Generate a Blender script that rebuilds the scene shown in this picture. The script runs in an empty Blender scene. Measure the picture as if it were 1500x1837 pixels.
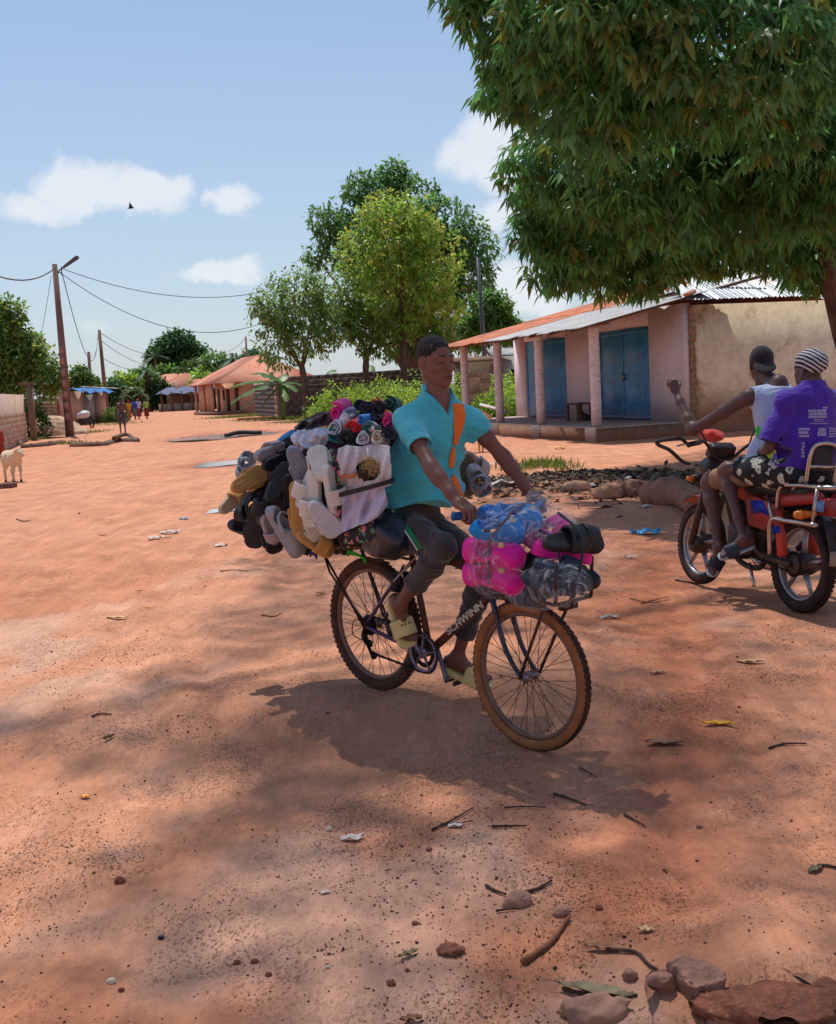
import bpy, bmesh, math, random
import numpy as np
from mathutils import Vector, Matrix
random.seed(7); RNG = np.random.default_rng(11)
SC = bpy.context.scene; COL = SC.collection
R = math.radians
# ---------------------------------------------------------------- camera
FPX, PW, PH, HC = 2050., 1500., 1837., 1.62      # focal length in photo pixels, photo size, eye height
_pit = math.atan(228 / 2050.); _rol = R(3.1)
_fw = np.array([0, math.cos(_pit), -math.sin(_pit)])
_r0 = np.array([1., 0, 0]); _u0 = np.cross(_r0, _fw)
_rt = _r0 * math.cos(_rol) - _u0 * math.sin(_rol); _up = np.cross(_rt, _fw)
CAMP = np.array([0, 0, HC])
cam = bpy.data.cameras.new('camera'); camo = bpy.data.objects.new('camera', cam); COL.objects.link(camo)
cam.lens = FPX / PH * 36.; cam.sensor_width = 36.; cam.sensor_fit = 'AUTO'; cam.clip_end = 6000; cam.clip_start = .05
camo.matrix_world = Matrix(((_rt[0], _up[0], -_fw[0], 0), (_rt[1], _up[1], -_fw[1], 0), (_rt[2], _up[2], -_fw[2], HC), (0, 0, 0, 1)))
SC.camera = camo
# ---------------------------------------------------------------- sky, sun, exposure
SUN_EL, SUN_AZ = R(66), R(-22)                     # azimuth from +Y towards +X
SKY_STRENGTH, SUN_STRENGTH = .098, 3.4
world = bpy.data.worlds.new("World"); SC.world = world; world.use_nodes = True
def build_sky():
    nt = world.node_tree; N = nt.nodes; L = nt.links
    for n in list(N): N.remove(n)
    out = N.new('ShaderNodeOutputWorld'); bg = N.new('ShaderNodeBackground')
    sky = N.new('ShaderNodeTexSky'); sky.sky_type = 'NISHITA'; sky.sun_disc = False
    sky.sun_elevation = SUN_EL; sky.sun_rotation = SUN_AZ
    sky.air_density = 1.0; sky.dust_density = .6; sky.ozone_density = 2.0; sky.altitude = 20
    bg.inputs['Strength'].default_value = SKY_STRENGTH
    geo = N.new('ShaderNodeTexCoord'); vec = geo.outputs['Generated']
    sep = N.new('ShaderNodeSeparateXYZ'); L.new(vec, sep.inputs[0])
    def M(op, a, b=None, clamp=False):
        n = N.new('ShaderNodeMath'); n.operation = op; n.use_clamp = clamp
        for i, v in enumerate((a, b)):
            if v is None: continue
            if isinstance(v, (int, float)): n.inputs[i].default_value = v
            else: L.new(v, n.inputs[i])
        return n.outputs[0]
    # fair weather clouds: puffs at a few directions of the sky, all round
    dist = N.new('ShaderNodeTexNoise'); dist.inputs['Scale'].default_value = 13; dist.inputs['Detail'].default_value = 7; dist.inputs['Roughness'].default_value = .6
    L.new(vec, dist.inputs['Vector'])
    sc = N.new('ShaderNodeVectorMath'); sc.operation = 'MULTIPLY_ADD'
    L.new(dist.outputs['Color'], sc.inputs[0]); sc.inputs[1].default_value = (.10, .10, .07); sc.inputs[2].default_value = (-.05, -.05, -.035)
    add = N.new('ShaderNodeVectorMath'); add.operation = 'ADD'; L.new(vec, add.inputs[0]); L.new(sc.outputs[0], add.inputs[1])
    s2 = N.new('ShaderNodeSeparateXYZ'); L.new(add.outputs[0], s2.inputs[0])
    az = M('ARCTAN2', s2.outputs[0], s2.outputs[1]); el = M('ARCSINE', s2.outputs[2])
    puffs = []
    def pix(px, py):
        d = _fw + _rt * ((px - PW / 2) / FPX) + _up * ((PH / 2 - py) / FPX); d /= np.linalg.norm(d)
        return math.atan2(d[0], d[1]), math.asin(d[2])
    def puff(px, py, rx, ry, w): a, e = pix(px, py); puffs.append((a, e, rx / FPX, ry / FPX, w))
    puff(150, 320, 118, 62, 1.); puff(255, 345, 130, 48, .98); puff(75, 362, 95, 40, .8); puff(440, 350, 52, 42, .85)
    puff(390, 490, 105, 32, .9); puff(905, 270, 110, 90, .95); puff(960, 235, 60, 60, .9); puff(905, 390, 55, 42, .8); puff(925, 520, 130, 62, .9); puff(150, 590, 110, 16, .35)
    rr = random.Random(5)
    for k in range(26):
        a = rr.uniform(-math.pi, math.pi)
        if abs(a) < .55: continue
        puffs.append((a, rr.uniform(.08, .75), rr.uniform(.05, .12), rr.uniform(.025, .06), rr.uniform(.7, 1)))
    tot = None
    for (a, e, rx, ry, w) in puffs:
        dx = M('DIVIDE', M('SUBTRACT', az, a), rx); dy0 = M('DIVIDE', M('SUBTRACT', el, e), ry)
        r2 = M('ADD', M('MULTIPLY', dx, dx), M('MULTIPLY', dy0, dy0))
        v = M('MULTIPLY', M('SUBTRACT', 1., r2, True), w)
        tot = v if tot is None else M('MAXIMUM', tot, v)
    fine = N.new('ShaderNodeTexNoise'); fine.inputs['Scale'].default_value = 24; fine.inputs['Detail'].default_value = 8; fine.inputs['Roughness'].default_value = .62
    L.new(vec, fine.inputs['Vector'])
    den = M('ADD', tot, M('MULTIPLY', M('SUBTRACT', fine.outputs['Fac'], .5), .9))
    den = M('MULTIPLY', den, M('GREATER_THAN', tot, .0001))
    ramp = N.new('ShaderNodeMapRange'); ramp.interpolation_type = 'SMOOTHSTEP'
    ramp.inputs['From Min'].default_value = .12; ramp.inputs['From Max'].default_value = .75; L.new(den, ramp.inputs['Value'])
    fac = M('MULTIPLY', ramp.outputs[0], .74)
    # thin whitening towards the horizon
    hz = N.new('ShaderNodeMapRange'); L.new(sep.outputs[2], hz.inputs['Value']); hz.inputs['From Min'].default_value = .0; hz.inputs['From Max'].default_value = .35
    hz.inputs['To Min'].default_value = .62; hz.inputs['To Max'].default_value = .12; hz.clamp = True
    mx0 = N.new('ShaderNodeMix'); mx0.data_type = 'RGBA'; L.new(hz.outputs[0], mx0.inputs[0]); L.new(sky.outputs[0], mx0.inputs[6]); mx0.inputs[7].default_value = (3.7, 4.4, 5.5, 1)
    mx = N.new('ShaderNodeMix'); mx.data_type = 'RGBA'; L.new(fac, mx.inputs[0]); L.new(mx0.outputs[2], mx.inputs[6]); mx.inputs[7].default_value = (7.0, 7.2, 7.5, 1)
    L.new(mx.outputs[2], bg.inputs['Color']); L.new(bg.outputs[0], out.inputs['Surface'])
build_sky()
sun = bpy.data.lights.new('sun', 'SUN'); sun.energy = SUN_STRENGTH; sun.angle = R(.53); sun.color = (1., .955, .88)
suno = bpy.data.objects.new('sun', sun); COL.objects.link(suno)
SUND = np.array([math.sin(SUN_AZ) * math.cos(SUN_EL), math.cos(SUN_AZ) * math.cos(SUN_EL), math.sin(SUN_EL)])  # towards the sun
suno.rotation_euler = Vector(SUND).to_track_quat('Z', 'Y').to_euler()
SC.view_settings.view_transform = 'Standard'; SC.view_settings.look = 'None'
SC.view_settings.exposure = .36; SC.view_settings.gamma = 1; SC.view_settings.use_curve_mapping = False
SC.render.engine = 'CYCLES'
SC.cycles.max_bounces = 7; SC.cycles.transparent_max_bounces = 8; SC.cycles.diffuse_bounces = 4
# ---------------------------------------------------------------- picking points of the place
def ray(px, py): return _fw + _rt * ((px - PW / 2) / FPX) + _up * ((PH / 2 - py) / FPX)
def P(px, py, y):                                     # the point at forward distance y
    d = ray(px, py); return CAMP + d * (y / d[1])
def smooth(a, b, x):
    t = np.clip((x - a) / (b - a), 0, 1); return t * t * (3 - 2 * t)
_rg = np.random.default_rng(3)
_gk = [(_rg.uniform(.5, 1) * s * np.array([math.cos(a), math.sin(a)]), _rg.uniform(0, 6.28), amp)
       for s, amp in ((2.2, .006), (2.8, .006), (4.5, .005), (6.5, .004), (10, .0028), (13, .0022), (19, .0016), (26, .0012)) for a in _rg.uniform(0, 3.14, 2)]
_gl = [(_rg.uniform(.5, 1) * s * np.array([math.cos(a), math.sin(a)]), _rg.uniform(0, 6.28), amp)
       for s, amp in ((.25, .03), (.5, .025), (.9, .02)) for a in _rg.uniform(0, 3.14, 3)]
RUTS = [(-1.15, -.30, .002, 4.5, 16, .020, .07), (-1.55, -.30, .002, 5, 17, .024, .08), (-2.9, -.20, -.004, 7, 19, .03, .11), (1.0, .06, -.01, 3.4, 9, .016, .06), (1.55, .10, -.01, 3.6, 10, .014, .05), (2.6, -.16, -.002, 6, 14, .02, .07), (.2, -.36, .003, 7.5, 15, .02, .08)]
def gz(x, y):
    """height of the dirt ground"""
    x = np.asarray(x, float); y = np.asarray(y, float)
    z = -.06 + .115 * smooth(4.95, 5.95, y) - .055 * smooth(6.3, 8.6, y)
    n = 0; l = 0
    for k, p, a in _gk: n = n + a * np.sin(k[0] * x + k[1] * y + p)
    for k, p, a in _gl: l = l + a * np.sin(k[0] * x + k[1] * y + p)
    c = np.minimum(np.hypot(x - .47, y - 5.05), np.hypot(x + .28, y - 5.86))
    far = smooth(9, 16, y)
    z = z + n * smooth(.1, .7, c) * (1 - .6 * far) + l * far * .45 * (1 - smooth(60, 140, np.hypot(x, y)))
    for x0, sl, cv, y0, y1, dp, wd in RUTS:
        d = x - (x0 + sl * (y - 6) + cv * (y - 6) ** 2); mk = smooth(y0 - 1, y0 + .5, y) * (1 - smooth(y1 - 2, y1, y)) * smooth(.1, .7, c); z = z + dp * mk * (.45 * np.exp(-((np.abs(d) - 2 * wd) / wd) ** 2) - np.exp(-(d / wd) ** 2) * (1 + .3 * np.sin(y * 5.1 + x0)))
    # a low bank of soil in the near corner, by the broken stones
    z = z + .075 * np.exp(-(((x - .92) / .42) ** 2 + ((y - 3.02) / .30) ** 2))
    # loose soil heaped at the edge of the road
    z = z + .16 * np.exp(-(((x - 2.2) / 1.8) ** 2 + ((y - 16.6) / 1.5) ** 2)) + .10 * np.exp(-(((x - 3.3) / 1.1) ** 2 + ((y - 13.2) / .8) ** 2))
    return z
def G(px, py, dz=0.):                                 # where the ray meets the ground
    d = ray(px, py); z = 0.
    for _ in range(12):
        t = (z + dz - HC) / d[2]; p = CAMP + d * t; z = float(gz(p[0], p[1]))
    p[2] = z + dz; return p
def proj(p):
    v = np.asarray(p, float) - CAMP; z = v @ _fw
    return PW / 2 + FPX * (v @ _rt) / z, PH / 2 - FPX * (v @ _up) / z
def V3(*a): return np.array(a, float)
ZV = np.array([0., 0, 1]); _blk = {}
def on_plane(px, py, p, n):
    d = ray(px, py); n = np.asarray(n, float); return CAMP + d * (((np.asarray(p) - CAMP) @ n) / (d @ n))
def nrm(v): v = np.asarray(v, float); return v / (np.linalg.norm(v) + 1e-12)
# ---------------------------------------------------------------- objects
def thing(name, label, cat, loc=(0, 0, 0), group=None, rot=None):
    o = bpy.data.objects.new(name, None); COL.objects.link(o); o.empty_display_size = .1
    o.location = Vector(loc)
    if rot is not None: o.rotation_euler = Matrix(np.asarray(rot).tolist()).to_euler() if np.ndim(rot) == 2 else rot
    o['label'] = label; o['category'] = cat
    if group: o['group'] = group
    return o
def tag(o, label, cat, group=None):
    o['label'] = label; o['category'] = cat
    if group: o['group'] = group
    return o
def kind(o, k): o['kind'] = k; return o
def root_loc(o):
    while o.parent: o = o.parent
    return np.array(o.location)
def make_mesh(name, v, f, m=None, smooth_=True, col=None, fm=None, uv=None):
    v = np.asarray(v, np.float32).reshape(-1, 3); me = bpy.data.meshes.new(name)
    if isinstance(f, np.ndarray):
        n, k = f.shape; loops = f.astype(np.int32).ravel(); starts = np.arange(n, dtype=np.int32) * k
    else:
        ln = np.fromiter((len(q) for q in f), np.int32, len(f)); n = len(f)
        loops = np.fromiter((i for q in f for i in q), np.int32, int(ln.sum())); starts = np.concatenate(([0], np.cumsum(ln)[:-1])).astype(np.int32) if n else np.zeros(0, np.int32)
    me.vertices.add(len(v)); me.vertices.foreach_set('co', v.ravel())
    me.loops.add(len(loops)); me.loops.foreach_set('vertex_index', loops)
    me.polygons.add(n); me.polygons.foreach_set('loop_start', starts)
    if smooth_: me.polygons.foreach_set('use_smooth', np.ones(n, bool))
    for x in (m if isinstance(m, (list, tuple)) else [m]):
        if x: me.materials.append(x)
    if fm is not None: me.polygons.foreach_set('material_index', np.asarray(fm, np.int32))
    me.update(calc_edges=True)
    if col is not None:
        a = me.attributes.new('Col', 'FLOAT_COLOR', 'POINT'); c = np.ones((len(v), 4), np.float32); c[:, :3] = col; a.data.foreach_set('color', c.ravel())
    me.validate()
    return me
def obj(name, me, parent=None):
    o = bpy.data.objects.new(name, me); COL.objects.link(o)
    if parent is not None: o.parent = parent
    return o
def mo(name, v, f, m, parent=None, smooth_=True, world_=False, col=None, fm=None):
    v = np.asarray(v, float).reshape(-1, 3)
    if world_ and parent is not None: v = v - root_loc(parent)
    return obj(name, make_mesh(name, v, f, m, smooth_, col, fm), parent)
def dup(root, loc=None, rot=None, label=None, group=None, scale=None):
    r = root.copy(); COL.objects.link(r)
    if loc is not None: r.location = Vector(loc)
    if rot is not None: r.rotation_euler = rot
    if scale is not None: r.scale = (scale,) * 3 if np.ndim(scale) == 0 else scale
    if label: r['label'] = label
    if group: r['group'] = group
    for ch in list(root.children):
        c = ch.copy(); COL.objects.link(c); c.parent = r
        for g in list(ch.children):
            d = g.copy(); COL.objects.link(d); d.parent = c
    return r
def euler_from(xa, ya, za): return Matrix(np.stack([xa, ya, za], 1).tolist()).to_euler()
# ---------------------------------------------------------------- mesh builder
class MB:
    def __init__(s): s.v = []; s.f = []; s.n = 0; s.m = []
    def add(s, v, f, mi=0):
        v = np.asarray(v, float).reshape(-1, 3); s.v.append(v); o = s.n
        s.f += [tuple(int(i) + o for i in q) for q in f]; s.m += [mi] * len(f); s.n += len(v); return s
    def box(s, c, h, rot=None, mi=0):
        c = np.asarray(c, float); h = np.asarray(h, float)
        v = np.array([(x, y, z) for x in (-1, 1) for y in (-1, 1) for z in (-1, 1)], float) * h
        if rot is not None: v = v @ np.asarray(rot, float).T
        return s.add(v + c, [(0, 1, 3, 2), (4, 6, 7, 5), (0, 4, 5, 1), (2, 3, 7, 6), (0, 2, 6, 4), (1, 5, 7, 3)], mi)
    def tube(s, pts, r, n=8, cap=True, closed=False, mi=0, flat=1.):
        pts = np.asarray(pts, float); m = len(pts); r = np.broadcast_to(np.asarray(r, float), (m,))
        t = np.gradient(pts, axis=0) if not closed else (np.roll(pts, -1, 0) - np.roll(pts, 1, 0))
        t /= np.linalg.norm(t, axis=1, keepdims=True) + 1e-12
        ref = V3(0, 0, 1) if abs(t[0][2]) < .9 else V3(1, 0, 0)
        a = nrm(np.cross(t[0], ref)); vs = []
        th = np.linspace(0, 2 * np.pi, n, endpoint=False)
        for i in range(m):
            a = nrm(a - t[i] * (a @ t[i])); b = np.cross(t[i], a)
            vs.append(pts[i] + r[i] * (np.outer(np.cos(th), a) + flat * np.outer(np.sin(th), b)))
        f = []
        for i in range(m if closed else m - 1):
            j = (i + 1) % m
            for k in range(n):
                l = (k + 1) % n; f.append((i * n + k, i * n + l, j * n + l, j * n + k))
        if cap and not closed: f.append(tuple(range(n - 1, -1, -1))); f.append(tuple((m - 1) * n + k for k in range(n)))
        return s.add(np.concatenate(vs), f, mi)
    def cyl(s, a, b, r, r2=None, n=12, mi=0): return s.tube([a, b], [r, r if r2 is None else r2], n, mi=mi)
    def lathe(s, prof, c=(0, 0, 0), axis=(0, 0, 1), n=24, closed=False, mi=0):
        """prof: (radius, height) pairs"""
        ax = nrm(axis); ref = V3(1, 0, 0) if abs(ax[0]) < .9 else V3(0, 1, 0); a = nrm(np.cross(ax, ref)); b = np.cross(ax, a)
        th = np.linspace(0, 2 * np.pi, n, endpoint=False); vs = []; m = len(prof)
        for rr, h in prof: vs.append(np.asarray(c) + ax * h + rr * (np.outer(np.cos(th), a) + np.outer(np.sin(th), b)))
        f = []
        for i in range(m if closed else m - 1):
            j = (i + 1) % m
            for k in range(n):
                l = (k + 1) % n; f.append((i * n + k, i * n + l, j * n + l, j * n + k))
        if not closed:
            if prof[0][0] > 1e-4: f.append(tuple(range(n - 1, -1, -1)))
            if prof[-1][0] > 1e-4: f.append(tuple((m - 1) * n + k for k in range(n)))
        return s.add(np.concatenate(vs), f, mi)
    def grid(s, pts, mi=0, flip=False):
        pts = np.asarray(pts, float); a, b = pts.shape[:2]; f = []
        for i in range(a - 1):
            for j in range(b - 1):
                q = (i * b + j, i * b + j + 1, (i + 1) * b + j + 1, (i + 1) * b + j); f.append(q[::-1] if flip else q)
        return s.add(pts.reshape(-1, 3), f, mi)
    def prism(s, poly, h0, h1, ax=(1, 0, 0), ay=(0, 1, 0), az=(0, 0, 1), c=(0, 0, 0), mi=0):
        poly = np.asarray(poly, float); n = len(poly); ax, ay, az, c = (np.asarray(q, float) for q in (ax, ay, az, c))
        lo = c + np.outer(poly[:, 0], ax) + np.outer(poly[:, 1], ay) + az * h0; hi = lo + az * (h1 - h0)
        f = [tuple(range(n - 1, -1, -1)), tuple(range(n, 2 * n))] + [(i, (i + 1) % n, n + (i + 1) % n, n + i) for i in range(n)]
        return s.add(np.concatenate([lo, hi]), f, mi)
    def build(s, name, m, parent=None, smooth_=False, world_=False, bevel=0):
        v = np.concatenate(s.v)
        o = mo(name, v, s.f, m, parent, smooth_, world_, fm=s.m if isinstance(m, (list, tuple)) else None)
        if bevel:
            b = o.modifiers.new('bevel', 'BEVEL'); b.width = bevel; b.segments = 2; b.limit_method = 'ANGLE'
        return o
def arc(c, r, a0, a1, n, u=(1, 0, 0), v=(0, 0, 1)):
    t = np.linspace(a0, a1, n); return np.asarray(c) + r * (np.outer(np.cos(t), u) + np.outer(np.sin(t), v))
def spline(pts, n=8):
    """Catmull-Rom through pts"""
    p = np.asarray(pts, float); p = np.concatenate([[2 * p[0] - p[1]], p, [2 * p[-1] - p[-2]]]); o = []
    for i in range(1, len(p) - 2):
        for t in np.linspace(0, 1, n, endpoint=False):
            o.append(.5 * (2 * p[i] + (p[i + 1] - p[i - 1]) * t + (2 * p[i - 1] - 5 * p[i] + 4 * p[i + 1] - p[i + 2]) * t * t + (-p[i - 1] + 3 * p[i] - 3 * p[i + 1] + p[i + 2]) * t ** 3))
    o.append(p[-2]); return np.array(o)
# ---------------------------------------------------------------- signed distance modelling
class Field:
    """a soft union of shapes, turned into one continuous surface"""
    def __init__(s): s.ops = []
    def _add(s, fn, lo, hi, k, op): s.ops.append((fn, np.asarray(lo, float), np.asarray(hi, float), k, op)); return s
    def cap(s, a, b, ra, rb=None, k=.02, op='u'):
        a = np.asarray(a, float); b = np.asarray(b, float); rb = ra if rb is None else rb; ba = b - a; l2 = ba @ ba + 1e-12
        def fn(x, y, z):
            t = np.clip(((x - a[0]) * ba[0] + (y - a[1]) * ba[1] + (z - a[2]) * ba[2]) / l2, 0, 1)
            return np.sqrt((x - a[0] - ba[0] * t) ** 2 + (y - a[1] - ba[1] * t) ** 2 + (z - a[2] - ba[2] * t) ** 2) - (ra + (rb - ra) * t)
        m = max(ra, rb); return s._add(fn, np.minimum(a, b) - m, np.maximum(a, b) + m, k, op)
    def chain(s, pts, rad, k=.02, op='u'):
        for i in range(len(pts) - 1): s.cap(pts[i], pts[i + 1], rad[i], rad[i + 1], k, op)
        return s
    def ell(s, c, r, rot=None, k=.02, op='u'):
        c = np.asarray(c, float); r = np.asarray(r, float) * np.ones(3); Mx = None if rot is None else np.asarray(rot, float)
        def fn(x, y, z):
            x = x - c[0]; y = y - c[1]; z = z - c[2]
            if Mx is not None: x, y, z = (Mx[0, i] * x + Mx[1, i] * y + Mx[2, i] * z for i in range(3))
            k0 = np.sqrt((x / r[0]) ** 2 + (y / r[1]) ** 2 + (z / r[2]) ** 2); k1 = np.sqrt((x / r[0] ** 2) ** 2 + (y / r[1] ** 2) ** 2 + (z / r[2] ** 2) ** 2)
            return k0 * (k0 - 1) / (k1 + 1e-6)
        e = r if Mx is None else np.abs(Mx) @ r
        return s._add(fn, c - e, c + e, k, op)
    def box(s, c, h, rot=None, rd=.01, k=.0, op='u'):
        c = np.asarray(c, float); h = np.asarray(h, float); Mx = None if rot is None else np.asarray(rot, float)
        def fn(x, y, z):
            x = x - c[0]; y = y - c[1]; z = z - c[2]
            if Mx is not None: x, y, z = (Mx[0, i] * x + Mx[1, i] * y + Mx[2, i] * z for i in range(3))
            qx = np.abs(x) - h[0] + rd; qy = np.abs(y) - h[1] + rd; qz = np.abs(z) - h[2] + rd
            return np.sqrt(np.maximum(qx, 0) ** 2 + np.maximum(qy, 0) ** 2 + np.maximum(qz, 0) ** 2) + np.minimum(np.maximum(np.maximum(qx, qy), qz), 0) - rd
        e = h if Mx is None else np.abs(Mx) @ h
        return s._add(fn, c - e, c + e, k, op)
    def fn(s, fn, lo, hi, k=0., op='u'): return s._add(fn, lo, hi, k, op)
    def plane(s, p, n, k=.0):                         # keep the side the normal points away from
        p = np.asarray(p, float); n = nrm(n)
        return s._add(lambda x, y, z: (x - p[0]) * n[0] + (y - p[1]) * n[1] + (z - p[2]) * n[2], [-1e9] * 3, [1e9] * 3, k, 'i')
    def noise(s, amp, freq, seed=0):
        rg = np.random.default_rng(seed); ks = [(nrm(rg.normal(size=3)) * freq * rg.uniform(.6, 1.6), rg.uniform(0, 6.28)) for _ in range(7)]
        def fn(x, y, z):
            o = 0
            for kk, p in ks: o = o + np.sin(kk[0] * x + kk[1] * y + kk[2] * z + p)
            return o * (amp / 2.6)
        return s._add(fn, [-1e9] * 3, [1e9] * 3, 0, '+')
    def bounds(s):
        lo = np.min([o[1] for o in s.ops if o[4] == 'u'], 0); hi = np.max([o[2] for o in s.ops if o[4] == 'u'], 0); return lo, hi
    def mesh(s, h, lo=None, hi=None):
        a, b = s.bounds(); lo = a if lo is None else np.maximum(np.asarray(lo, float), a); hi = b if hi is None else np.minimum(np.asarray(hi, float), b)
        lo = lo - 3 * h; hi = hi + 3 * h; n = np.maximum(np.ceil((hi - lo) / h).astype(int) + 1, 4)
        ax = [(lo[i] + h * np.arange(n[i])).astype(np.float32) for i in range(3)]
        D = np.full(n, 1., np.float32)
        for fn, l, u, k, op in s.ops:
            m = k + 2.5 * h
            i0 = np.clip(np.floor((l - m - lo) / h), 0, n).astype(int); i1 = np.clip(np.ceil((u + m - lo) / h) + 1, 0, n).astype(int)
            if (i1 <= i0).any(): continue
            sl = tuple(slice(i0[i], i1[i]) for i in range(3))
            x = ax[0][sl[0]][:, None, None]; y = ax[1][sl[1]][None, :, None]; z = ax[2][sl[2]][None, None, :]
            d = np.asarray(fn(x, y, z), np.float32); A = D[sl]
            if op == '+': D[sl] = A + d; continue
            if op == 'u':
                if k > 0:
                    hh = np.clip(.5 + .5 * (A - d) / k, 0, 1); r = A + (d - A) * hh - k * hh * (1 - hh)
                else: r = np.minimum(A, d)
            else:
                q = -d if op == 's' else d
                if k > 0:
                    hh = np.clip(.5 - .5 * (A - q) / k, 0, 1); r = A + (q - A) * hh + k * hh * (1 - hh)
                else: r = np.maximum(A, q)
            D[sl] = r
        return surf_nets(D, lo, h)
def surf_nets(D, lo, h):
    S = D < 0; n = S.shape
    c = np.zeros((n[0] - 1, n[1] - 1, n[2] - 1), np.int8)
    cor = [(i, j, k) for i in (0, 1) for j in (0, 1) for k in (0, 1)]
    for i, j, k in cor: c += S[i:n[0] - 1 + i, j:n[1] - 1 + j, k:n[2] - 1 + k]
    act = np.argwhere((c > 0) & (c < 8))
    if len(act) == 0: return np.zeros((0, 3)), np.zeros((0, 4), np.int32)
    idx = np.full(c.shape, -1, np.int32); idx[act[:, 0], act[:, 1], act[:, 2]] = np.arange(len(act))
    vals = {q: D[act[:, 0] + q[0], act[:, 1] + q[1], act[:, 2] + q[2]] for q in cor}
    acc = np.zeros((len(act), 3)); cnt = np.zeros(len(act))
    for a in cor:
        for d in range(3):
            if a[d]: continue
            b = list(a); b[d] = 1; b = tuple(b); va, vb = vals[a], vals[b]; m = (va < 0) != (vb < 0)
            t = np.where(m, va / np.where(m, va - vb, 1), 0)
            p = np.tile(np.array(a, float), (len(act), 1)); p[:, d] += t
            acc += p * m[:, None]; cnt += m
    v = lo + h * (act + acc / cnt[:, None]); F = []
    for d in range(3):
        e1, e2 = [(1, 2), (2, 0), (0, 1)][d]
        a = S; sl0 = [slice(None)] * 3; sl1 = [slice(None)] * 3; sl0[d] = slice(0, -1); sl1[d] = slice(1, None)
        for e in (e1, e2): sl0[e] = slice(1, -1); sl1[e] = slice(1, -1)
        A = S[tuple(sl0)]; B = S[tuple(sl1)]; q = np.argwhere(A != B)
        if not len(q): continue
        sg = A[q[:, 0], q[:, 1], q[:, 2]]; q = q.copy(); q[:, e1] += 1; q[:, e2] += 1
        def cell(o1, o2):
            w = q.copy(); w[:, e1] -= o1; w[:, e2] -= o2; return idx[w[:, 0], w[:, 1], w[:, 2]]
        f = np.stack([cell(1, 1), cell(0, 1), cell(0, 0), cell(1, 0)], 1); f[~sg] = f[~sg][:, ::-1]; F.append(f)
    F = np.concatenate(F); F = F[(F >= 0).all(1)]
    return v, F
def join(parts):
    v = []; f = []; o = 0
    for a, b in parts: v.append(a); f.append(np.asarray(b) + o); o += len(a)
    return np.concatenate(v), np.concatenate(f)
def frame(fwd, up=(0, 0, 1)):
    """columns: right, forward, up"""
    y = nrm(fwd); x = nrm(np.cross(y, up)); z = np.cross(x, y); return np.stack([x, y, z], 1)
def rotv(v, ax, a):
    v = np.asarray(v, float); ax = nrm(ax); c, s = math.cos(a), math.sin(a); return v * c + np.cross(ax, v) * s + ax * (ax @ v) * (1 - c)
def rotm(ax, a): return np.array(Matrix.Rotation(a, 3, Vector(ax)))
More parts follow.
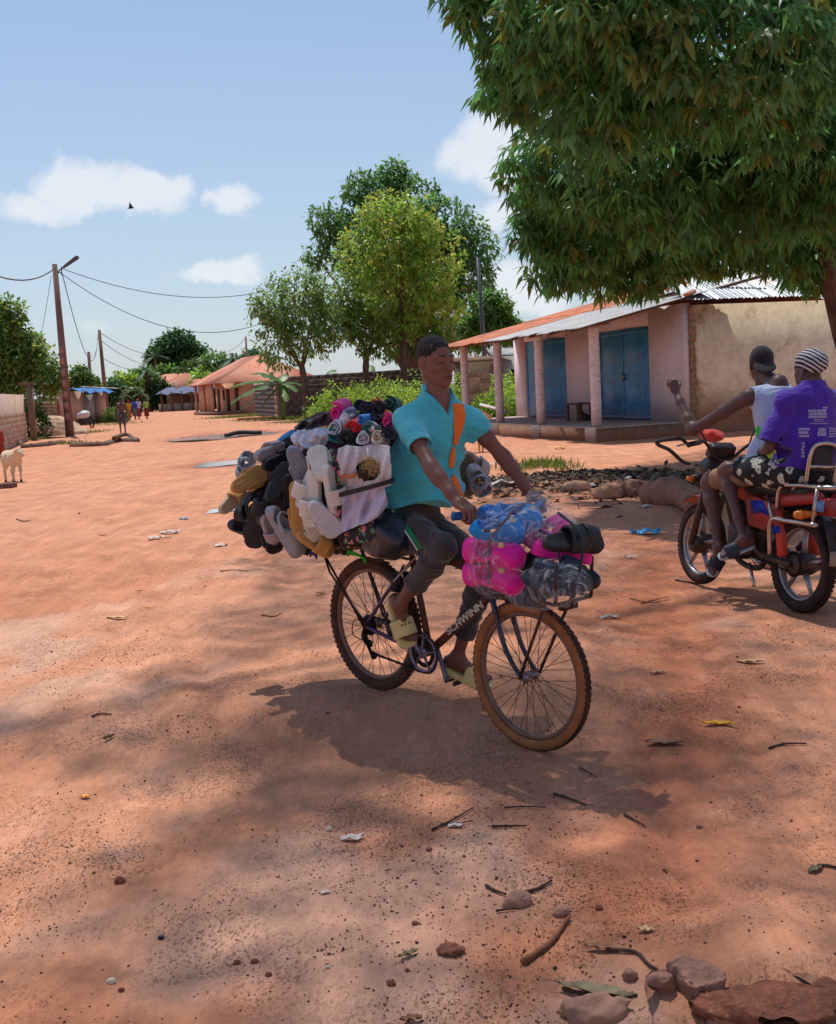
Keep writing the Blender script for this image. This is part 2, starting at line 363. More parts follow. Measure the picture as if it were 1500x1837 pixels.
# ---------------------------------------------------------------- materials
_M = {}
def mat(name, c, rough=.7, var=.15, scale=20., bump=0., bscale=60., spec=.3, c2=None, c2scale=4., c2amt=.5, metal=0., sheen=0., coat=0., attr=False, dirt=None, dirtamt=.0, transl=0., trans=0., alpha=1., detail=6., stretch=None, bdist=.01, ior=1.45, wr=0., wrd=.02, mud=None):
    if name in _M: return _M[name]
    m = bpy.data.materials.new(name); m.use_nodes = True; nt = m.node_tree; N = nt.nodes; L = nt.links
    b = N['Principled BSDF']; b.inputs['Roughness'].default_value = rough; b.inputs['Specular IOR Level'].default_value = spec; b.inputs['Metallic'].default_value = metal
    if sheen: b.inputs['Sheen Weight'].default_value = sheen
    if coat: b.inputs['Coat Weight'].default_value = coat; b.inputs['Coat Roughness'].default_value = .15
    if trans: b.inputs['Transmission Weight'].default_value = trans; b.inputs['IOR'].default_value = ior
    if alpha < 1: b.inputs['Alpha'].default_value = alpha
    tc = N.new('ShaderNodeTexCoord'); src = tc.outputs['Object']
    if stretch:
        mp = N.new('ShaderNodeMapping'); mp.inputs['Scale'].default_value = stretch; L.new(src, mp.inputs['Vector']); src = mp.outputs[0]
    def noise(s, d=detail, r=.6):
        n = N.new('ShaderNodeTexNoise'); n.inputs['Scale'].default_value = s; n.inputs['Detail'].default_value = d; n.inputs['Roughness'].default_value = r; L.new(src, n.inputs['Vector']); return n.outputs['Fac']
    def mixc(fac, a, bb):
        x = N.new('ShaderNodeMix'); x.data_type = 'RGBA'
        L.new(fac, x.inputs[0])
        for i, q in ((6, a), (7, bb)):
            if isinstance(q, tuple): x.inputs[i].default_value = (*q[:3], 1)
            else: L.new(q, x.inputs[i])
        return x.outputs[2]
    def sharpen(s, lo, hi):
        r = N.new('ShaderNodeMapRange'); r.interpolation_type = 'SMOOTHSTEP'; L.new(s, r.inputs['Value']); r.inputs['From Min'].default_value = lo; r.inputs['From Max'].default_value = hi; return r.outputs[0]
    c = tuple(c)
    if attr:
        at = N.new('ShaderNodeAttribute'); at.attribute_name = 'Col'; hs = N.new('ShaderNodeMix'); hs.data_type = 'RGBA'; hs.blend_type = 'MULTIPLY'; hs.inputs[0].default_value = 1
        L.new(at.outputs['Color'], hs.inputs[6]); g = sharpen(noise(scale), .25, .75)
        gr = N.new('ShaderNodeMapRange'); L.new(g, gr.inputs['Value']); gr.inputs['To Min'].default_value = 1 - var; gr.inputs['To Max'].default_value = 1 + var
        cb = N.new('ShaderNodeCombineColor'); [L.new(gr.outputs[0], cb.inputs[i]) for i in range(3)]; L.new(cb.outputs[0], hs.inputs[7]); out = hs.outputs[2]
    else:
        lo = tuple(max(0, x * (1 - var)) for x in c); hi = tuple(min(1, x * (1 + var)) for x in c)
        out = mixc(sharpen(noise(scale), .3, .7), lo, hi)
    if c2 is not None: out = mixc(sharpen(noise(c2scale, 8, .65), .62 - c2amt * .35, .72 - c2amt * .25), out, tuple(c2))
    if dirt is not None:
        f = sharpen(noise(7., 9, .7), .35, .75); mm = N.new('ShaderNodeMath'); mm.operation = 'MULTIPLY'; mm.inputs[1].default_value = dirtamt; L.new(f, mm.inputs[0]); out = mixc(mm.outputs[0], out, tuple(dirt))
    if mud is not None:
        # earth splashed up the foot of the wall
        sp = N.new('ShaderNodeSeparateXYZ'); L.new(tc.outputs['Object'], sp.inputs[0]); ad = N.new('ShaderNodeMath'); ad.operation = 'MULTIPLY_ADD'; L.new(noise(2.6, 8, .7), ad.inputs[0]); ad.inputs[1].default_value = -1.1 * mud[1]; L.new(sp.outputs[2], ad.inputs[2])
        mr = N.new('ShaderNodeMapRange'); L.new(ad.outputs[0], mr.inputs['Value']); mr.inputs['From Min'].default_value = mud[0] + mud[1] * .3; mr.inputs['From Max'].default_value = mud[0] - mud[1] * .55; mr.inputs['To Max'].default_value = mud[2]; out = mixc(mr.outputs[0], out, srgb(150, 88, 62))
    L.new(out, b.inputs['Base Color'])
    if bump:
        bp = N.new('ShaderNodeBump'); bp.inputs['Strength'].default_value = bump; bp.inputs['Distance'].default_value = bdist; L.new(noise(bscale, 5), bp.inputs['Height']); L.new(bp.outputs[0], b.inputs['Normal'])
    if wr:
        nw = N.new('ShaderNodeTexNoise'); nw.inputs['Scale'].default_value = wr; nw.inputs['Detail'].default_value = 3; nw.inputs['Roughness'].default_value = .55; nw.inputs['Distortion'].default_value = 1.8; mw = N.new('ShaderNodeMapping'); mw.inputs['Rotation'].default_value = (.4, .5, .7); mw.inputs['Scale'].default_value = (.55, 1, 1.5); L.new(tc.outputs['Object'], mw.inputs['Vector']); L.new(mw.outputs[0], nw.inputs['Vector'])
        b2 = N.new('ShaderNodeBump'); b2.inputs['Strength'].default_value = .55; b2.inputs['Distance'].default_value = wrd; L.new(nw.outputs['Fac'], b2.inputs['Height'])
        if bump: L.new(b2.outputs[0], bp.inputs['Normal'])
        else: L.new(b2.outputs[0], b.inputs['Normal'])
    if transl:
        tr = N.new('ShaderNodeBsdfTranslucent'); L.new(out, tr.inputs['Color']); ms = N.new('ShaderNodeMixShader'); ms.inputs[0].default_value = transl
        o = [n for n in N if n.type == 'OUTPUT_MATERIAL'][0]; L.new(b.outputs[0], ms.inputs[1]); L.new(tr.outputs[0], ms.inputs[2]); L.new(ms.outputs[0], o.inputs['Surface'])
    m['bsdf'] = 1; _M[name] = m; return m
def srgb(r, g, b, k=1.):
    f = lambda c: (c / 255 / 12.92 if c / 255 <= .04045 else ((c / 255 + .055) / 1.055) ** 2.4) * k
    return (f(r), f(g), f(b))
DUST = (.42, .17, .09)
# ================================================================ GROUND
def axis_pts(lo, hi, step, a, b, grow, far):
    p = list(np.arange(a, b + 1e-6, step)); s = step
    while p[-1] < far: s *= grow; p.append(p[-1] + s)
    s = step; q = [a]
    while q[-1] > -far: s *= grow; q.append(q[-1] - s)
    return np.array(q[:0:-1] + p)
def field2(x, y, s, seed):
    rg = np.random.default_rng(seed); o = 0
    for i in range(9):
        a = rg.uniform(0, 6.28); f = s * rg.uniform(.5, 2); o = o + np.sin(f * (math.cos(a) * x + math.sin(a) * y) + rg.uniform(0, 6.28))
    return o / 4.2
PUDDLES = [((385, 783), (1.0, 2.9), .35), ((345, 787), (.9, 1.8), .3), ((455, 777), (1.0, 2.4), .35), ((415, 829), (.75, 1.2), .1), ((402, 913), (.22, .35), .1)]
PUD = [(G(*c), r, a) for c, r, a in PUDDLES]
def build_ground():
    xs = axis_pts(0, 0, .035, -3.2, 3.4, 1.03, 2500); ys = axis_pts(0, 0, .035, 2.4, 8.6, 1.03, 3500)
    X, Y = np.meshgrid(xs, ys, indexing='ij'); Z = gz(X, Y)
    for p, r, a in PUD:
        d = ((X - p[0]) / (r[0] * 1.3)) ** 2 + ((Y - p[1]) / (r[1] * 1.3)) ** 2; Z = Z - .05 * np.exp(-d * 1.2)
    nx, ny = X.shape; v = np.stack([X, Y, Z], -1).reshape(-1, 3); i = np.arange(nx * ny).reshape(nx, ny)
    f = np.stack([i[:-1, :-1], i[1:, :-1], i[1:, 1:], i[:-1, 1:]], -1).reshape(-1, 4)
    x, y = v[:, 0], v[:, 1]
    sand = np.array([.62, .285, .170]); red = np.array([.52, .185, .092]); pale = np.array([.66, .40, .29]); dark = np.array([.30, .10, .055])
    t = smooth(-.6, .9, field2(x, y, 1.1, 1) + .5 * field2(x, y, 3.1, 2)); near = 1 - smooth(7, 15, y)
    c = sand + (red - sand) * (t * (.25 + .35 * near))[:, None]
    t2 = smooth(.35, 1.0, field2(x, y, 1.9, 3) + .4 * field2(x, y, 6, 4)); c = c + (pale - c) * (t2 * .6 * near)[:, None]
    # red wheel-rolled strip on the right of the near road, its stain follows the road
    st = np.exp(-((x - (.95 + .18 * (y - 4.)) + .15 * field2(x, y, 1.2, 9)) / .33) ** 2) * smooth(2.8, 3.6, y) * (1 - smooth(9, 13, y)); c = c + (np.array([.46, .15, .075]) - c) * (st * .7)[:, None]
    # damp soil around the puddles
    for p, r, a in PUD:
        d = np.sqrt(((x - p[0]) / (r[0] * 1.7)) ** 2 + ((y - p[1]) / (r[1] * 1.6)) ** 2) + .25 * field2(x, y, 1.5, 6)
        c = c + (dark * 1.25 - c) * ((1 - smooth(.6, 1.15, d)) * .75)[:, None]
    # trampled dark mulch at the road edge
    d = np.hypot((x - 2.3) / 2.2, (y - 17.) / 2.2) + .3 * field2(x, y, 1.7, 8); c = c + (np.array([.16, .085, .055]) - c) * ((1 - smooth(.5, 1.1, d)) * .6)[:, None]
    # grass-covered land beyond the village
    gr = smooth(120, 190, np.hypot(x, y - 20) + 25 * field2(x, y, .03, 12)) * smooth(6, 16, np.abs(x + 32 * smooth(40, 200, y) * (y / 200)))
    c = c + (np.array([.10, .14, .045]) - c) * gr[:, None]
    m = bpy.data.materials.new('laterite_dirt'); m.use_nodes = True; nt = m.node_tree; N = nt.nodes; L = nt.links; b = N['Principled BSDF']
    b.inputs['Roughness'].default_value = .95; b.inputs['Specular IOR Level'].default_value = .12
    at = N.new('ShaderNodeAttribute'); at.attribute_name = 'Col'; tc = N.new('ShaderNodeTexCoord')
    mp = N.new('ShaderNodeMapping'); mp.inputs['Rotation'].default_value = (0, 0, R(-20)); mp.inputs['Scale'].default_value = (1, .55, 1); L.new(tc.outputs['Object'], mp.inputs['Vector'])
    def noise(s, d, r=.65, src=None):
        n = N.new('ShaderNodeTexNoise'); n.inputs['Scale'].default_value = s; n.inputs['Detail'].default_value = d; n.inputs['Roughness'].default_value = r; L.new(src or tc.outputs['Object'], n.inputs['Vector']); return n.outputs['Fac']
    def rng_(s, a, bb, c_, d_):
        r = N.new('ShaderNodeMapRange'); L.new(s, r.inputs['Value']); r.inputs['From Min'].default_value = a; r.inputs['From Max'].default_value = bb; r.inputs['To Min'].default_value = c_; r.inputs['To Max'].default_value = d_; return r.outputs[0]
    def mul(col, val):
        cb = N.new('ShaderNodeCombineColor'); [L.new(val, cb.inputs[i]) for i in range(3)]
        x = N.new('ShaderNodeMix'); x.data_type = 'RGBA'; x.blend_type = 'MULTIPLY'; x.inputs[0].default_value = 1; L.new(col, x.inputs[6]); L.new(cb.outputs[0], x.inputs[7]); return x.outputs[2]
    def mixc(fac, a, bb):
        x = N.new('ShaderNodeMix'); x.data_type = 'RGBA'; L.new(fac, x.inputs[0]); L.new(a, x.inputs[6]); x.inputs[7].default_value = (*bb, 1); return x.outputs[2]
    col = mul(at.outputs['Color'], rng_(noise(2.3, 9, .7, mp.outputs[0]), .3, .7, .80, 1.16))
    col = mul(col, rng_(noise(31, 9, .75, mp.outputs[0]), .3, .7, .78, 1.16))
    mp2 = N.new('ShaderNodeMapping'); mp2.inputs['Rotation'].default_value = (0, 0, R(-15)); mp2.inputs['Scale'].default_value = (1, .10, 1); L.new(tc.outputs['Object'], mp2.inputs['Vector'])
    stk = noise(5.5, 8, .7, mp2.outputs[0]); col = mul(col, rng_(stk, .3, .7, .84, 1.13))
    col = mixc(rng_(noise(3.1, 10, .75), .54, .68, 0, .38), col, (.66, .40, .30))
    # crumbs and grit, denser in patches
    gp = rng_(noise(1.6, 6), .45, .64, 0, 1)
    gr2 = rng_(noise(95, 4, .6, mp.outputs[0]), .56, .64, 0, 1); mm = N.new('ShaderNodeMath'); mm.operation = 'MULTIPLY'; L.new(gp, mm.inputs[0]); L.new(gr2, mm.inputs[1])
    m3 = N.new('ShaderNodeMath'); m3.operation = 'MULTIPLY'; L.new(mm.outputs[0], m3.inputs[0]); m3.inputs[1].default_value = .34
    col = mixc(m3.outputs[0], col, (.16, .06, .035))
    L.new(col, b.inputs['Base Color'])
    hsum = N.new('ShaderNodeMath'); hsum.operation = 'MULTIPLY_ADD'; L.new(noise(9, 10, .72, mp.outputs[0]), hsum.inputs[0]); hsum.inputs[1].default_value = 1.0; h2 = N.new('ShaderNodeMath'); h2.operation = 'ADD'; L.new(m3.outputs[0], h2.inputs[0]); h3 = N.new('ShaderNodeMath'); h3.operation = 'MULTIPLY'; L.new(stk, h3.inputs[0]); h3.inputs[1].default_value = .45; L.new(h3.outputs[0], h2.inputs[1]); L.new(h2.outputs[0], hsum.inputs[2])
    bp = N.new('ShaderNodeBump'); bp.inputs['Strength'].default_value = 1.; bp.inputs['Distance'].default_value = .026; L.new(hsum.outputs[0], bp.inputs['Height']); L.new(bp.outputs[0], b.inputs['Normal'])
    o = mo('ground', v, f.astype(np.int32), m, col=c); kind(o, 'structure'); return o
build_ground()
M_PUD = mat('sky_tinted_water', (.50, .44, .43), rough=.08, var=.1, spec=.6, bump=.05, bscale=6)  # pale base colour puts the mirrored sky into the water
for p, r, a in PUD:
    th = np.linspace(0, 2 * np.pi, 40, endpoint=False); w = 1 + .22 * np.sin(2 * th + a * 9) + .16 * np.sin(3 * th + 1 + a * 5) + .1 * np.sin(5 * th + a)
    ring = np.stack([p[0] + r[0] * w * np.cos(th), p[1] + r[1] * w * np.sin(th), np.zeros(40)], 1)
    zz = float(gz(p[0], p[1])) - .012; v = [(p[0], p[1], zz)] + [(q[0], q[1], zz) for q in ring]
    o = mo('puddle', v, [(0, i + 1, (i + 1) % 40 + 1) for i in range(40)], M_PUD); kind(o, 'structure')
# ---------------------------------------------------------------- grit and litter on the dirt
def lump_mesh(n, pos, size, seed, flat=.7):
    """many small clods in one mesh"""
    rg = np.random.default_rng(seed)
    base = np.array([(1, 0, 0), (-1, 0, 0), (0, 1, 0), (0, -1, 0), (0, 0, 1), (0, 0, -.6)], float)
    tri = np.array([(0, 2, 4), (2, 1, 4), (1, 3, 4), (3, 0, 4), (2, 0, 5), (1, 2, 5), (3, 1, 5), (0, 3, 5)])
    v = base[None] * rg.uniform(.6, 1.25, (n, 6, 3)) * size[:, None, None]; v[:, :, 2] *= flat
    a = rg.uniform(0, 6.28, n); c, s = np.cos(a)[:, None], np.sin(a)[:, None]
    x = v[..., 0] * c - v[..., 1] * s * rg.uniform(.5, 1, (n, 1)); y = v[..., 0] * s + v[..., 1] * c; v = np.stack([x, y, v[..., 2]], -1)
    v = v + pos[:, None, :]; return v.reshape(-1, 3), (tri[None] + 6 * np.arange(n)[:, None, None]).reshape(-1, 3)
def scatter_grit():
    rg = np.random.default_rng(21); N_ = 130000
    y = 2.6 + 9 * rg.random(N_) ** 1.5; x = (rg.random(N_) - .5) * (y * .82 + .8)
    d = field2(x, y, 2.6, 31) + .7 * field2(x, y, 7, 32) + .35 * smooth(.5, -1.5, x)
    keep = rg.random(N_) < np.clip(.05 + .36 * smooth(.1, 1.1, d), 0, 1); x, y = x[keep], y[keep]; n = len(x)
    s = .0016 + .0042 * rg.random(n) ** 3 + (rg.random(n) < .02) * rg.uniform(.002, .007, n)
    v, f = lump_mesh(n, np.stack([x, y, gz(x, y) + s * .3], 1), s, 22)
    cc = np.where(rg.random(n)[:, None] < .7, np.array([.13, .045, .03]), np.array([.34, .14, .085])) * rg.uniform(.6, 1.4, (n, 1))
    cc = np.where(rg.random(n)[:, None] < .04, np.array([.55, .45, .38]), cc)
    o = mo('gravel', v, f.astype(np.int32), mat('grit', (1, 1, 1), .95, .2, 80, attr=True), smooth_=False, col=np.repeat(cc, 6, 0)); kind(o, 'stuff')
scatter_grit()
# ================================================================ BUILDINGS
M_RUST = mat('rusty_zinc', srgb(196, 104, 62), .75, .3, 3., bump=.2, bscale=9, c2=srgb(150, 82, 60), c2scale=1.3, c2amt=.5, dirt=srgb(176, 150, 130), dirtamt=.35)
M_ZINC = mat('grey_zinc', srgb(140, 142, 146), .6, .12, 2., metal=.35, bump=.15, bscale=5, c2=srgb(140, 120, 108), c2scale=1.1, c2amt=.3)
M_SHINY = mat('bright_zinc', srgb(150, 154, 160), .5, .2, 3., metal=.5, bump=.5, bscale=3, bdist=.03, c2=srgb(150, 130, 115), c2scale=1.5, c2amt=.2)
M_CREAM = mat('cream_plaster', srgb(244, 230, 200), .9, .08, 2.5, bump=.35, bscale=30, c2=srgb(186, 146, 100), c2scale=.8, c2amt=.22, dirt=srgb(150, 112, 76), dirtamt=.3, mud=(.55, .7, .75))
M_PINK = mat('whitewashed_wall', srgb(222, 210, 216), .9, .08, 14, bump=.5, bscale=70, dirt=srgb(150, 120, 112), dirtamt=.3, mud=(.60, .35, .4))
M_BLUE = mat('blue_door_paint', srgb(22, 112, 160), .4, .22, 3, bump=.25, bscale=4, bdist=.03, dirt=srgb(60, 128, 160), dirtamt=.45, spec=.5, mud=(.48, .3, .35))
M_COL = mat('column_paint', srgb(220, 208, 212), .85, .1, 9, bump=.5, bscale=40, dirt=srgb(140, 116, 110), dirtamt=.55, stretch=(1, 1, 2.5), mud=(.55, .35, .5))
M_CONC = mat('weathered_concrete', srgb(142, 124, 106), .95, .25, 6, bump=.7, bscale=25, dirt=srgb(84, 68, 54), dirtamt=.6, mud=(.1, .3, .8))
M_TILE = mat('pale_tile', srgb(198, 190, 180), .5, .06, 5, dirt=srgb(150, 116, 96), dirtamt=.6, spec=.4, mud=(.12, .2, .7))
M_WOOD = mat('old_wood', srgb(112, 84, 66), .85, .3, 10, bump=.5, bscale=40, stretch=(1, 1, 6))
M_DARK = mat('unlit_interior_black', (.015, .014, .014), .9, .2)  # near-black colour stands for the missing light inside doors and windows
M_BLK = [mat(f'cement_block_{i}', srgb(*c), .95, .2, 9, bump=.6, bscale=45, dirt=d, dirtamt=.5) for i, (c, d) in enumerate(((( 150, 128, 112), srgb(96, 78, 64)), ((166, 142, 122), srgb(108, 88, 72)), ((138, 114, 98), srgb(84, 70, 58))))]
M_BLKG = [mat(f'grey_block_{i}', srgb(*c), .95, .2, 9, bump=.6, bscale=45, dirt=srgb(56, 50, 48), dirtamt=.6) for i, c in enumerate(((92, 84, 84), (106, 96, 92), (80, 74, 76)))]
M_BLKP = [mat(f'pink_block_{i}', srgb(*c), .95, .2, 5, bump=.6, bscale=45, dirt=srgb(128, 100, 88), dirtamt=.6, stretch=(1, 1, .3)) for i, c in enumerate(((200, 172, 154), (212, 184, 166), (186, 158, 140)))]
M_MORT = mat('mortar', srgb(168, 146, 128), .95, .2, 8, bump=.4)
M_MORTD = mat('mortar_dark', srgb(128, 116, 108), .95, .2, 8, bump=.4)
def sheet(name, p, ex, ey, w, l, m, parent, pitch=.11, amp=.014, bend=.02, world_=True):
    """one corrugated sheet with real thickness"""
    ex, ey = nrm(ex), nrm(ey); n = nrm(np.cross(ex, ey)); n = n if n[2] > 0 else -n
    k = int(w / pitch * 4) + 1; s = np.linspace(0, w, k); tt = np.array([0, .5, 1.]) * l; rr = random.Random(int(abs(p[0] * 977 + p[1] * 131 + p[2] * 71)))
    g = np.zeros((k, 3, 3)); b0 = rr.uniform(-bend, bend)
    for i in range(k):
        for j in range(3): g[i, j] = p + ex * s[i] + ey * tt[j] + n * (amp * math.sin(s[i] / pitch * 6.283) + b0 * (0, .3, 0)[j] + (rr.uniform(-bend, bend) * .35 if j == 0 else 0))
    b = MB(); b.grid(g); b.grid(g - n * .006, flip=True)
    return b.build(name, m, parent, world_=world_, smooth_=True)
def block_mesh(w, h, t, m, key):
    k = (w, h, t, key)
    if k not in _blk:
        rr = random.Random(hash(k) & 0xffff); b = MB(); j = lambda: rr.uniform(-.007, .007)
        c = .012; b.v = []; v = []
        for z in (-h / 2, h / 2):
            for (x, y) in ((-w / 2, -t / 2), (w / 2, -t / 2), (w / 2, t / 2), (-w / 2, t / 2)): v.append((x + j(), y + j(), z + j()))
        _blk[k] = make_mesh('block', v, [(3, 2, 1, 0), (4, 5, 6, 7), (0, 1, 5, 4), (1, 2, 6, 5), (2, 3, 7, 6), (3, 0, 4, 7)], m, False)
    return _blk[k]
def block_wall(name, label, p0, p1, h, bw, bh, mats, mort, group=None, thick=.18, skip=None, parent=None, cat='wall', z0=None, maxn=300, cap=None):
    p0 = np.array(p0, float); p1 = np.array(p1, float); ln = np.linalg.norm(p1[:2] - p0[:2]); e = nrm(np.append(p1[:2] - p0[:2], 0)); n = np.array([-e[1], e[0], 0])
    base = float(min(gz(*p0[:2]), gz(*p1[:2]))) - .05 if z0 is None else z0; org = np.array([p0[0], p0[1], base])
    if parent is None: t = thing(name, label, cat, org, group)
    else: t = parent
    b = MB(); b.box(org + e * ln / 2 + ZV * (h / 2 - .01), (ln / 2 - .02, thick / 2 - .014, h / 2), np.stack([e, n, ZV], 1)); b.build('mortar', mort, t, world_=True)
    rows = int(round(h / bh)); rr = random.Random(name + str(ln)); c = 0; off = org - root_loc(t); ang = math.atan2(e[1], e[0])
    for r in range(rows):
        x = (0 if r % 2 else -bw / 2)
        while x < ln - .02:
            a = max(x, 0); w = min(x + bw, ln) - a; x += bw
            if w < bw * .3 or (skip and skip(a + w / 2, r, rows)): continue
            full = w > bw * .9
            me = block_mesh(round((bw if full else w) - .016, 3), bh - .016, thick, rr.choice(mats), rr.randrange(4) if full else 0)
            if c >= maxn: continue
            o = bpy.data.objects.new('block', me); COL.objects.link(o); o.parent = t; c += 1
            q = off + e * (a + w / 2) + ZV * (bh * (r + .5)) + n * rr.uniform(-.005, .005); o.location = q; o.rotation_euler = (rr.uniform(-.01, .01), rr.uniform(-.01, .01), ang)
    return t
# ---------------------------------------------------------------- the shop house with the porch
HO = G(1073, 793); HU = V3(-.282, .959, 0); HV = V3(.959, .282, 0); HR = np.stack([HU, HV, ZV], 1)
PZ = .36; WV = 2.4                                     # porch floor height, porch depth
def H(u, v, z): return HO + HU * u + HV * v + ZV * z
house = thing('shop_house', 'shop house with blue metal doors, pale porch columns and rusty zinc roof', 'house', HO)
def hbox(b, u0, u1, v0, v1, z0, z1): return b.box(H((u0 + u1) / 2, (v0 + v1) / 2, (z0 + z1) / 2), (abs(u1 - u0) / 2, abs(v1 - v0) / 2, abs(z1 - z0) / 2), HR)
def hp(px, py): q = on_plane(px, py, H(0, WV, 0), HV) - HO; return q @ HU, q[2]
b = MB(); hbox(b, -.05, 11.6, -.05, WV + .2, -.3, PZ - .04); b.build('porch_base', M_CONC, house, world_=True)
b = MB(); hbox(b, -.08, 11.65, -.08, WV + .2, PZ - .04, PZ); b.build('porch_floor', mat('porch_screed', srgb(170, 156, 146), .8, .12, 4, bump=.2, dirt=srgb(140, 100, 80), dirtamt=.4), house, world_=True, bevel=.01)
LEN = 11.4; WT = 3.27
(d2a, dz0), (d2b, _) = hp(1168, 752), hp(1077, 752); d2top = hp(1118, 590)[1]; (d1a, _), (d1b, _) = hp(1019, 750), hp(946, 750)
b = MB()
segs = [(0., d2a, PZ, WT), (d2b, d1a, PZ, WT), (d1b, LEN, PZ, WT), (d2a, d2b, d2top, WT), (d1a, d1b, d2top, WT)]
for i, (u0, u1, z0, z1) in enumerate(segs): hbox(b, u0 + (.0015 if i else 0), u1, WV, WV + .2, z0, z1)
b.build('porch_wall', M_PINK, house, world_=True)
b = MB(); hbox(b, -.004, .2, WV + .203, WV + 7.5, -.3, WT - .05); b.build('end_wall', M_CREAM, house, world_=True)
b = MB(); hbox(b, LEN - .2, LEN, WV + .203, WV + 7.5, -.3, WT); hbox(b, .202, LEN - .202, WV + 7.3, WV + 7.5, -.3, WT); b.build('back_wall', M_CREAM, house, world_=True)
# crumbling corner where the plaster has fallen off
b = MB(); rr = random.Random(4)
for k in range(16):
    z = PZ + .02 + k * (WT - PZ - .1) / 16; w = rr.uniform(.10, .2)
    b.box(H(-.010 - rr.uniform(0, .008), WV + .16 + w / 2, z + .09), (.012, w / 2, .1), HR @ rotm((1, 0, 0), rr.uniform(-.15, .15)))
b.build('cracked_corner', mat('bare_corner', srgb(150, 128, 104), 1, .3, 8, bump=.9, bscale=18, dirt=srgb(140, 84, 60), dirtamt=.5), house, world_=True)
b = MB(); hbox(b, .22, LEN - .22, WV + .5, WV + .55, PZ, WT); b.build('dark_backing', M_DARK, house, world_=True)  # black sheet painted as the unlit room behind the doors
def door_leaf(u0, u1, z1, hinge, ang, key):
    """a pressed metal leaf in its own thing frame"""
    w = abs(u1 - u0); d = HU * (1 if u1 > u0 else -1); c, s = math.cos(ang), math.sin(ang); dd = d * c - HV * s; nn = np.cross(dd, ZV); b = MB(); o = H(u0, WV + .06, PZ + .02); M3 = np.stack([dd, nn, ZV], 1); h = z1 - PZ - .04
    b.box(o + dd * w / 2 + ZV * h / 2, (w / 2 - .006, .018, h / 2), M3)
    for z in (.04, .5, .96):
        for sgn in (-1, 1): b.box(o + dd * w / 2 + ZV * (h * z if z > .1 else .05) + nn * sgn * .022, (w / 2 - .01, .006, .03), M3)
    for x in (.05, .95):
        for sgn in (-1, 1): b.box(o + dd * w * x + ZV * h / 2 + nn * sgn * .0235, (.025, .006, h / 2 - .03), M3)
    for zc in (.27, .73):
        for sgn in (-1, 1):
            b.box(o + dd * w / 2 + ZV * h * zc + nn * sgn * .016, (w * .30, .010, .28), M3 @ rotm((0, 1, 0), 0))
            b.box(o + dd * w / 2 + ZV * h * zc + nn * sgn * .021, (.2, .010, .2), M3 @ rotm((0, 1, 0), .785))
    dr = b.build('door', M_BLUE, house, world_=True, bevel=.004)
    if key:
        k = MB(); k.box(o + dd * w * .9 - HV * .04 + ZV * h * .47, (.02, .03, .1), HR); k.cyl(o + dd * w * .9 - HV * .08 + ZV * h * .43, o + dd * w * .9 - HV * .08 + ZV * h * .53, .012)
        k.build('handle', mat('worn_steel', srgb(150, 140, 130), .4, .2, metal=.8), dr, world_=True)
m2 = (d2a + d2b) / 2 - .1; m1 = (d1a + d1b) / 2
door_leaf(d2a, m2, d2top, 0, .10, True); door_leaf(d2b, m2 + .01, d2top, 0, .0, False); door_leaf(d1a, m1, d2top, 0, .22, True); door_leaf(d1b, m1 + .05, d2top, 0, .0, False)
ZE, SL = 2.76, .222                                    # eave height, roof slope
def zr(v): return ZE + SL * (v + .55)
for (px, py) in ((1071, 768), (972, 764), (898, 762), (838, 757)):
    q = on_plane(px, py, H(0, .11, 0), HV) - HO; u = q @ HU; b = MB(); rr = random.Random(px); top = zr(.14) - .10
    b.lathe([(.128 + .006 * math.sin(k * 2.1 + px), PZ + (top - PZ) * k / 22) for k in range(23)], H(u, .11, 0), n=18); o = b.build('column', M_COL, house, True, True)
    s = MB(); s.box(H(u - .02, -.075, .17), (.27 if px != 1071 else .29, .02, .185), HR); s.build('tile_slab', M_TILE, house, world_=True, bevel=.004)
b = MB(); hbox(b, -.3, LEN + .3, .06, .26, zr(.16) - .10, zr(.16) - .015)
for u in np.arange(.3, LEN, 1.3):
    a = H(u, -.5, zr(-.5) - .06); c = H(u, 4.9, zr(4.9) - .06); b.tube([a, c], .045, 6)
b.build('roof_timber', M_WOOD, house, world_=True)
RV = 6.2; sd = nrm(HV + ZV * SL); ll = math.hypot(1, SL)
for k in range(16):
    u = -.35 + k * .74
    for row, (v0, v1) in enumerate(((-.55 + .12 * math.sin(k * 2.7) + .07 * math.sin(k * 5.1), 2.95), (2.8, RV))):
        if row == 1 and u < 3.2: continue           # the hip takes over here
        m = M_RUST if (u + .25 * math.sin(k * 3)) > 5.9 - row * 1.0 - (.9 if k % 5 == 0 else 0) else M_ZINC
        sheet('roof_sheet', H(u, v0, zr(v0) + .02 * row + .006 * (k % 2)), HU, sd, .80, (v1 - v0) * ll, m, house, bend=.035)
